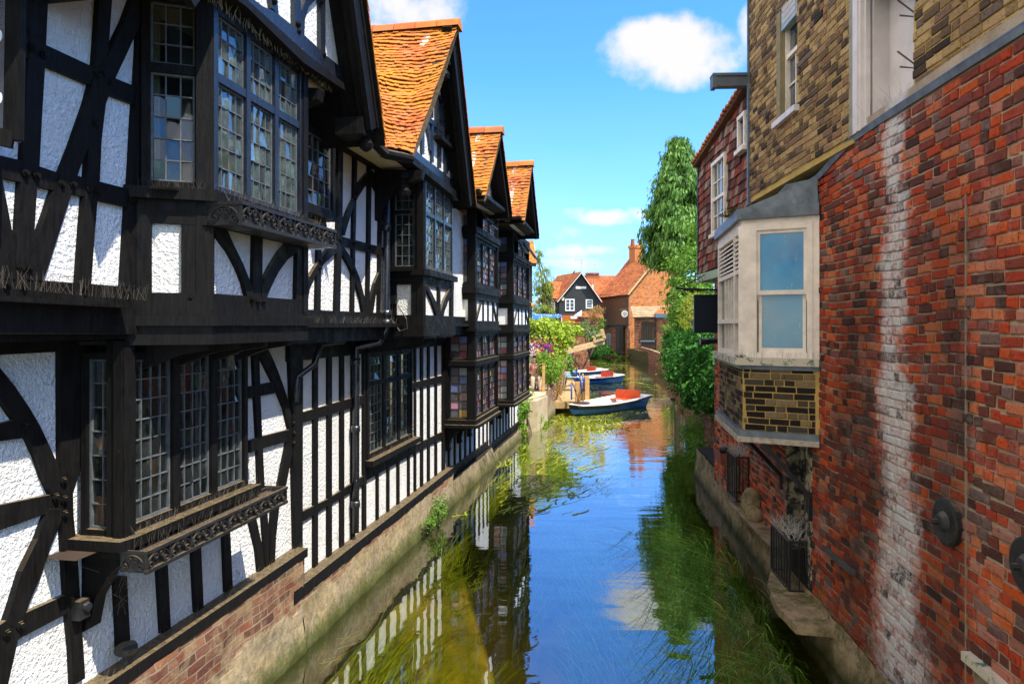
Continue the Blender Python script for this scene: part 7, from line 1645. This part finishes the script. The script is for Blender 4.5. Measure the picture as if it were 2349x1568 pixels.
def mats(name, n, area, label, l=(.25, .8), w=.02, ang=1.25, zr=(-.14, .014)):
    k = MB()
    for _ in range(n):
        x, y = area(r5); a = ang + r5.gauss(0, .35); L_ = r5.uniform(*l); ww = w * r5.uniform(.5, 1.4); tone = r5.random(); z = r5.uniform(*zr); d = V((math.cos(a), math.sin(a), 0)); s = V((-d.y, d.x, 0)); vs = []
        for i in range(5):
            f = i / 4; p = V((x, y, z)) + d * L_ * f + s * .06 * math.sin(f * 4 + tone * 9); q = ww * (1 - f * f * .9); vs += [p + s * q, p - s * q]
        k.add(vs, [(2 * i, 2 * i + 1, 2 * i + 3, 2 * i + 2) for i in range(4)], tone)
    return tag(k.build(name, L_WEED, None, fix=False), label, 'water weed', None, 'stuff')
def patchy(x0, x1, y0, y1, th, sc=(.5, .3), sd=4):
    def f(rng):
        while True:
            y = rng.uniform(y0, y1); x = rng.uniform(x0(y), x1(y))
            if noise.noise(V((x * sc[0], y * sc[1], sd))) + .35 * noise.noise(V((x * 2.5, y * 1.2, sd))) > th: return x, y
    return f
mats('floating_weed', 3400, patchy(Lw(.1), Lw(2.5), 12.0, 25.5, -.12, (.9, .35), 4), 'yellow-green weed streaming at the surface below the stained glass bays')
mats('floating_weed', 170, patchy(Lw(.15), Lw(1.3), 6.0, 14, .05, (1.2, .7), 6), 'thin yellow weed at the surface along the near plinth', (.2, .6), .006, 1.25, (-.22, -.02))
mats('floating_weed', 3200, patchy(lambda y: 3.6, lambda y: 4.6 + .10 * y, 28, 66, -.02, (.45, .16), 8), 'broad beds of yellow-green weed on the water beyond the boats', (.5, 1.5), .03, 2.6, (-.10, .008))
# brick embankment on the far side
em = thing('embankment_wall', V((10, 46, 0)), 'low brick embankment leading from the ivy to the brick outhouse', 'wall')
for i, ((xa, ya), (xb, yb)) in enumerate((((6.4, 24.3), (8.55, 34)), ((8.55, 34), (10.55, 46)), ((10.55, 46), (12.1, 60)), ((12.1, 60), (12.6, 67)))):
    ep = Pl(0, 0, 1, (xa, ya, 0), (xb - xa, yb - ya, 0)); ep.n = ep.n if ep.n.x < 0 else -ep.n
    bricks(em, 'brick_face', ep, 0, V((xb - xa, yb - ya, 0)).length, -.3, 1.25, FBD, FBM, seed=70 + i, bl=.34, bh=.12, mj=.016)
# ferns on the plinths
bush('fern_tuft', 'green fern tuft on the plinth just above the water', 'plant', [(LP.w(LP.uY(11.6), .28, .12), (.12, .35, .16)), (LP.w(LP.uY(11.1), .2, .14), (.08, .25, .10))], 50, 13, .055, L_SHRUB, LP.w(LP.uY(11.5), .2, .05), None, .2, .2, .02, .4, .006)
# ---------------------------------------------------------------- sky, sun, water, camera
SUN = V((.895, -.67, 1.75)).normalized()
W = bpy.data.worlds.new('World'); SC.world = W; W.use_nodes = True
nt = W.node_tree; nn = nt.nodes; ll = nt.links
bg = nn['Background']; bg.inputs['Strength'].default_value = .15
sky = nn.new('ShaderNodeTexSky'); sky.sky_type = 'NISHITA'; sky.sun_disc = False
sky.sun_elevation = math.asin(SUN.z); sky.sun_rotation = math.atan2(SUN.x, SUN.y)
sky.air_density = 1.0; sky.dust_density = .3; sky.ozone_density = 3.0; sky.altitude = 50
tc = nn.new('ShaderNodeTexCoord')
def wmath(op, a, b=0., clamp=False):
    n = nn.new('ShaderNodeMath'); n.operation = op; n.use_clamp = clamp
    for i, v in enumerate((a, b)):
        if hasattr(v, 'links'): ll.new(v, n.inputs[i])
        else: n.inputs[i].default_value = v
    return n.outputs[0]
nz = nn.new('ShaderNodeTexNoise'); nz.inputs['Scale'].default_value = 15; nz.inputs['Detail'].default_value = 8; nz.inputs['Roughness'].default_value = .6
ll.new(tc.outputs['Generated'], nz.inputs['Vector'])
nz2 = nn.new('ShaderNodeTexNoise'); nz2.inputs['Scale'].default_value = 3.2; nz2.inputs['Detail'].default_value = 3
mp2 = nn.new('ShaderNodeMapping'); mp2.inputs['Scale'].default_value = (1, 1, 3); ll.new(tc.outputs['Generated'], mp2.inputs[0]); ll.new(mp2.outputs[0], nz2.inputs['Vector'])
total = None
CLOUDS = [((1535, 120), (165, 78), 1.15), ((1480, 150), (90, 45), .9), ((930, 10), (135, 85), 1.1), ((860, 75), (120, 60), .9), ((1400, 500), (95, 26), .95), ((1465, 488), (40, 26), .9), ((1310, 490), (120, 20), .55), ((1250, 535), (150, 26), .45),
          ((1300, 575), (110, 22), .5), ((1390, 572), (60, 18), .75), ((1480, 620), (90, 20), .45), ((1720, 60), (30, 50), .8), ((1330, 606), (140, 22), .55), ((500, -700), (600, 220), .7), ((2100, -500), (500, 160), .6)]
FILL = [((-1, .25, .9), .75), ((-.35, -1, .75), .8), ((-1, -.6, .55), .7), ((.6, -1, .9), .5), ((0, -.2, 1), .45)]     # unseen bright clouds, added behind and to the side as fill for the shaded brick wall
for (px, py), (rx, ry), wgt in CLOUDS:
    d = ray((px, py)).normalized(); rt = V((1, 0, 0)) - d * d.x; rt.normalize(); up = rt.cross(d)
    sx = rx / FPX / 1.15; sy = ry / FPX / 1.15
    comp = []
    for ax, s_ in ((rt, sx), (up, sy)):
        dp = nn.new('ShaderNodeVectorMath'); dp.operation = 'DOT_PRODUCT'; ll.new(tc.outputs['Generated'], dp.inputs[0]); dp.inputs[1].default_value = ax
        q = wmath('MULTIPLY', wmath('SUBTRACT', dp.outputs['Value'], d.dot(ax)), 1 / s_); comp.append(wmath('MULTIPLY', q, q))
    fw = nn.new('ShaderNodeVectorMath'); fw.operation = 'DOT_PRODUCT'; ll.new(tc.outputs['Generated'], fw.inputs[0]); fw.inputs[1].default_value = d
    r2 = wmath('ADD', comp[0], comp[1])
    v = wmath('MULTIPLY', wmath('SUBTRACT', 1.0, wmath('MULTIPLY', r2, .62), True), wgt)
    v = wmath('MULTIPLY', v, wmath('GREATER_THAN', fw.outputs['Value'], .1))
    total = v if total is None else wmath('MAXIMUM', total, v)
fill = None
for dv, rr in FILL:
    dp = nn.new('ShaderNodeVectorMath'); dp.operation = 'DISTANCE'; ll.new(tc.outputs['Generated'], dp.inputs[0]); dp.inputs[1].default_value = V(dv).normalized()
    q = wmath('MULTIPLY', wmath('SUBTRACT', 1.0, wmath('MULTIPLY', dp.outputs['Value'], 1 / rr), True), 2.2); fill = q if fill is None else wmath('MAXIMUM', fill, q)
cl = wmath('ADD', total, wmath('MULTIPLY', wmath('SUBTRACT', nz.outputs[0], .5), 2.0))
rp = nn.new('ShaderNodeValToRGB'); rp.color_ramp.elements[0].position = .22; rp.color_ramp.elements[1].position = 1.0; rp.color_ramp.interpolation = 'EASE'
ll.new(cl, rp.inputs[0])
gate = wmath('MULTIPLY', rp.outputs[0], wmath('GREATER_THAN', total, .02))
# haze low in the sky, thin streaks
sz = nn.new('ShaderNodeSeparateXYZ'); ll.new(tc.outputs['Generated'], sz.inputs[0])
hz = wmath('MULTIPLY', wmath('SUBTRACT', .34, sz.outputs[2], True), 1.6)
stk = wmath('MULTIPLY', hz, wmath('MULTIPLY', nz2.outputs[0], 1.1), True)
gate = wmath('MAXIMUM', gate, wmath('MINIMUM', stk, .75))
hs = nn.new('ShaderNodeMix'); hs.data_type = 'RGBA'; hs.blend_type = 'MULTIPLY'; hs.inputs[0].default_value = 1
ll.new(sky.outputs[0], hs.inputs[6]); hs.inputs[7].default_value = (.42, .88, 1.42, 1)
cmx = nn.new('ShaderNodeMix'); cmx.data_type = 'RGBA'
ll.new(gate, cmx.inputs[0]); ll.new(hs.outputs[2], cmx.inputs[6]); cmx.inputs[7].default_value = (3.35, 3.3, 3.3, 1)
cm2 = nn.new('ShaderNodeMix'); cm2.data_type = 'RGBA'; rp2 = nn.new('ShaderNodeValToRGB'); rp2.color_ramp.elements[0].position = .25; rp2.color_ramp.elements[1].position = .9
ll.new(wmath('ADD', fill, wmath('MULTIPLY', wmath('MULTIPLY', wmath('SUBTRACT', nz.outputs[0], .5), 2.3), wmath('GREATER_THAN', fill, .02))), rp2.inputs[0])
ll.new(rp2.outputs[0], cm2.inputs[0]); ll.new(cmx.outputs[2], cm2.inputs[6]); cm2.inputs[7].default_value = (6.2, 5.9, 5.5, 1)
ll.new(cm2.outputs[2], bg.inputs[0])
sd = bpy.data.lights.new('sun', 'SUN'); sd.energy = 4.6; sd.angle = math.radians(.5); sd.color = (1, .93, .80)
so = bpy.data.objects.new('sun', sd); COL.objects.link(so); so.rotation_euler = (-SUN).to_track_quat('-Z', 'Y').to_euler(); so.location = (8, -6, 14)

def m_water():
    k = N('river_water', .02); n = k.n
    gl = n.new('ShaderNodeBsdfGlossy'); gl.inputs['Roughness'].default_value = .015; gl.inputs['Color'].default_value = (.92, .96, 1, 1)
    tr = n.new('ShaderNodeBsdfTransparent'); tr.inputs['Color'].default_value = (.70, .72, .42, 1)
    mx = n.new('ShaderNodeMixShader')
    P = k.sep(k.geo.outputs['Position'])
    a = k.noise(1.0, 2, .5, k.pos((.55, 1.5, 1))); b = k.noise(1.0, 3, .55, k.pos((1.6, 5.5, 1)), .4); c = k.noise(1.0, 2, .5, k.pos((4, 11, 1)))
    far = k.ramp(k.math('MULTIPLY', P[1], .02), [(.10, .12), (.30, 1)])
    h = k.math('ADD', k.math('MULTIPLY', a, 1.0), k.math('MULTIPLY', k.math('ADD', k.math('MULTIPLY', b, .30), k.math('MULTIPLY', c, .06)), far))
    nb = k.bump(h, .085, .10)
    k.l.new(nb, gl.inputs['Normal'])
    dp = n.new('ShaderNodeVectorMath'); dp.operation = 'DOT_PRODUCT'; k.l.new(k.geo.outputs['Incoming'], dp.inputs[0]); k.l.new(nb, dp.inputs[1])
    sch = k.math('POWER', k.math('SUBTRACT', 1.0, k.math('ABSOLUTE', dp.outputs['Value']), clamp=True), 4.0)
    k.l.new(k.math('MULTIPLY_ADD', sch, .72, .27, clamp=True), mx.inputs[0]); k.l.new(tr.outputs[0], mx.inputs[1]); k.l.new(gl.outputs[0], mx.inputs[2])
    n.remove(k.p); k.l.new(mx.outputs[0], k.out.inputs[0]); return k.m
k = MB(); k.add([(-40, -12, 0), (60, -12, 0), (60, 160, 0), (-40, 160, 0)], [(0, 1, 2, 3)])
tag(k.build('river_water', m_water(), None, fix=False), kind='structure')
def m_bed():
    k = N('river_bed', .9, .1)
    P = k.sep(k.geo.outputs['Position'])
    c = k.ramp(k.noise(1.2, 6, .65), [(.25, (.12, .08, .016)), (.5, (.40, .27, .045)), (.72, (.55, .42, .08))])
    w = k.noise(.55, 5, .65, k.pos((1.6, .6, 1)))
    g = k.ramp(k.noise(3.2, 5, .7, k.pos((2.2, .7, 1))), [(.3, (.03, .05, .004)), (.7, (.20, .21, .02))])
    far = k.ramp(k.math('MULTIPLY', P[1], .02), [(.12, 0), (.30, .55)])
    c = k.mix(k.ramp(k.math('ADD', w, k.math('MULTIPLY', far, .45)), [(.50, 0), (.66, 1)]), c, g)
    st = k.ramp(k.noise(9, 3, .6), [(.66, 0), (.70, 1)])
    c = k.mix(k.math('MULTIPLY', st, .5), c, (.20, .08, .04))
    return k.done(c, None, k.bump(k.noise(8, 5), .5, .04))
k = MB(); nx, ny = 60, 60; vs = []
for i in range(nx + 1):
    for j in range(ny + 1):
        x = -40 + 100 * i / nx; y = -12 + 172 * (j / ny) ** 1.5
        vs.append((x, y, -.55 - .12 * noise.noise(V((x * .3, y * .3, 2)))))
k.add(vs, [(i * (ny + 1) + j, (i + 1) * (ny + 1) + j, (i + 1) * (ny + 1) + j + 1, i * (ny + 1) + j + 1) for i in range(nx) for j in range(ny)])
tag(k.build('river_bed', m_bed(), None, fix=False), kind='structure')

cd = bpy.data.cameras.new('camera'); cam = bpy.data.objects.new('camera', cd); COL.objects.link(cam)
cam.location = CAM; cam.rotation_euler = (math.pi / 2, 0, 0)
cd.sensor_width = 36; cd.lens = 36 * FPX / 2349; cd.shift_y = -(784 - HY) / 2349; cd.clip_end = 2000; cd.clip_start = .05
SC.camera = cam
SC.view_settings.view_transform = 'Standard'; SC.view_settings.look = 'None'; SC.view_settings.exposure = 1.0
SC.cycles.max_bounces = 8; SC.cycles.transparent_max_bounces = 24; SC.cycles.caustics_reflective = False; SC.cycles.caustics_refractive = False
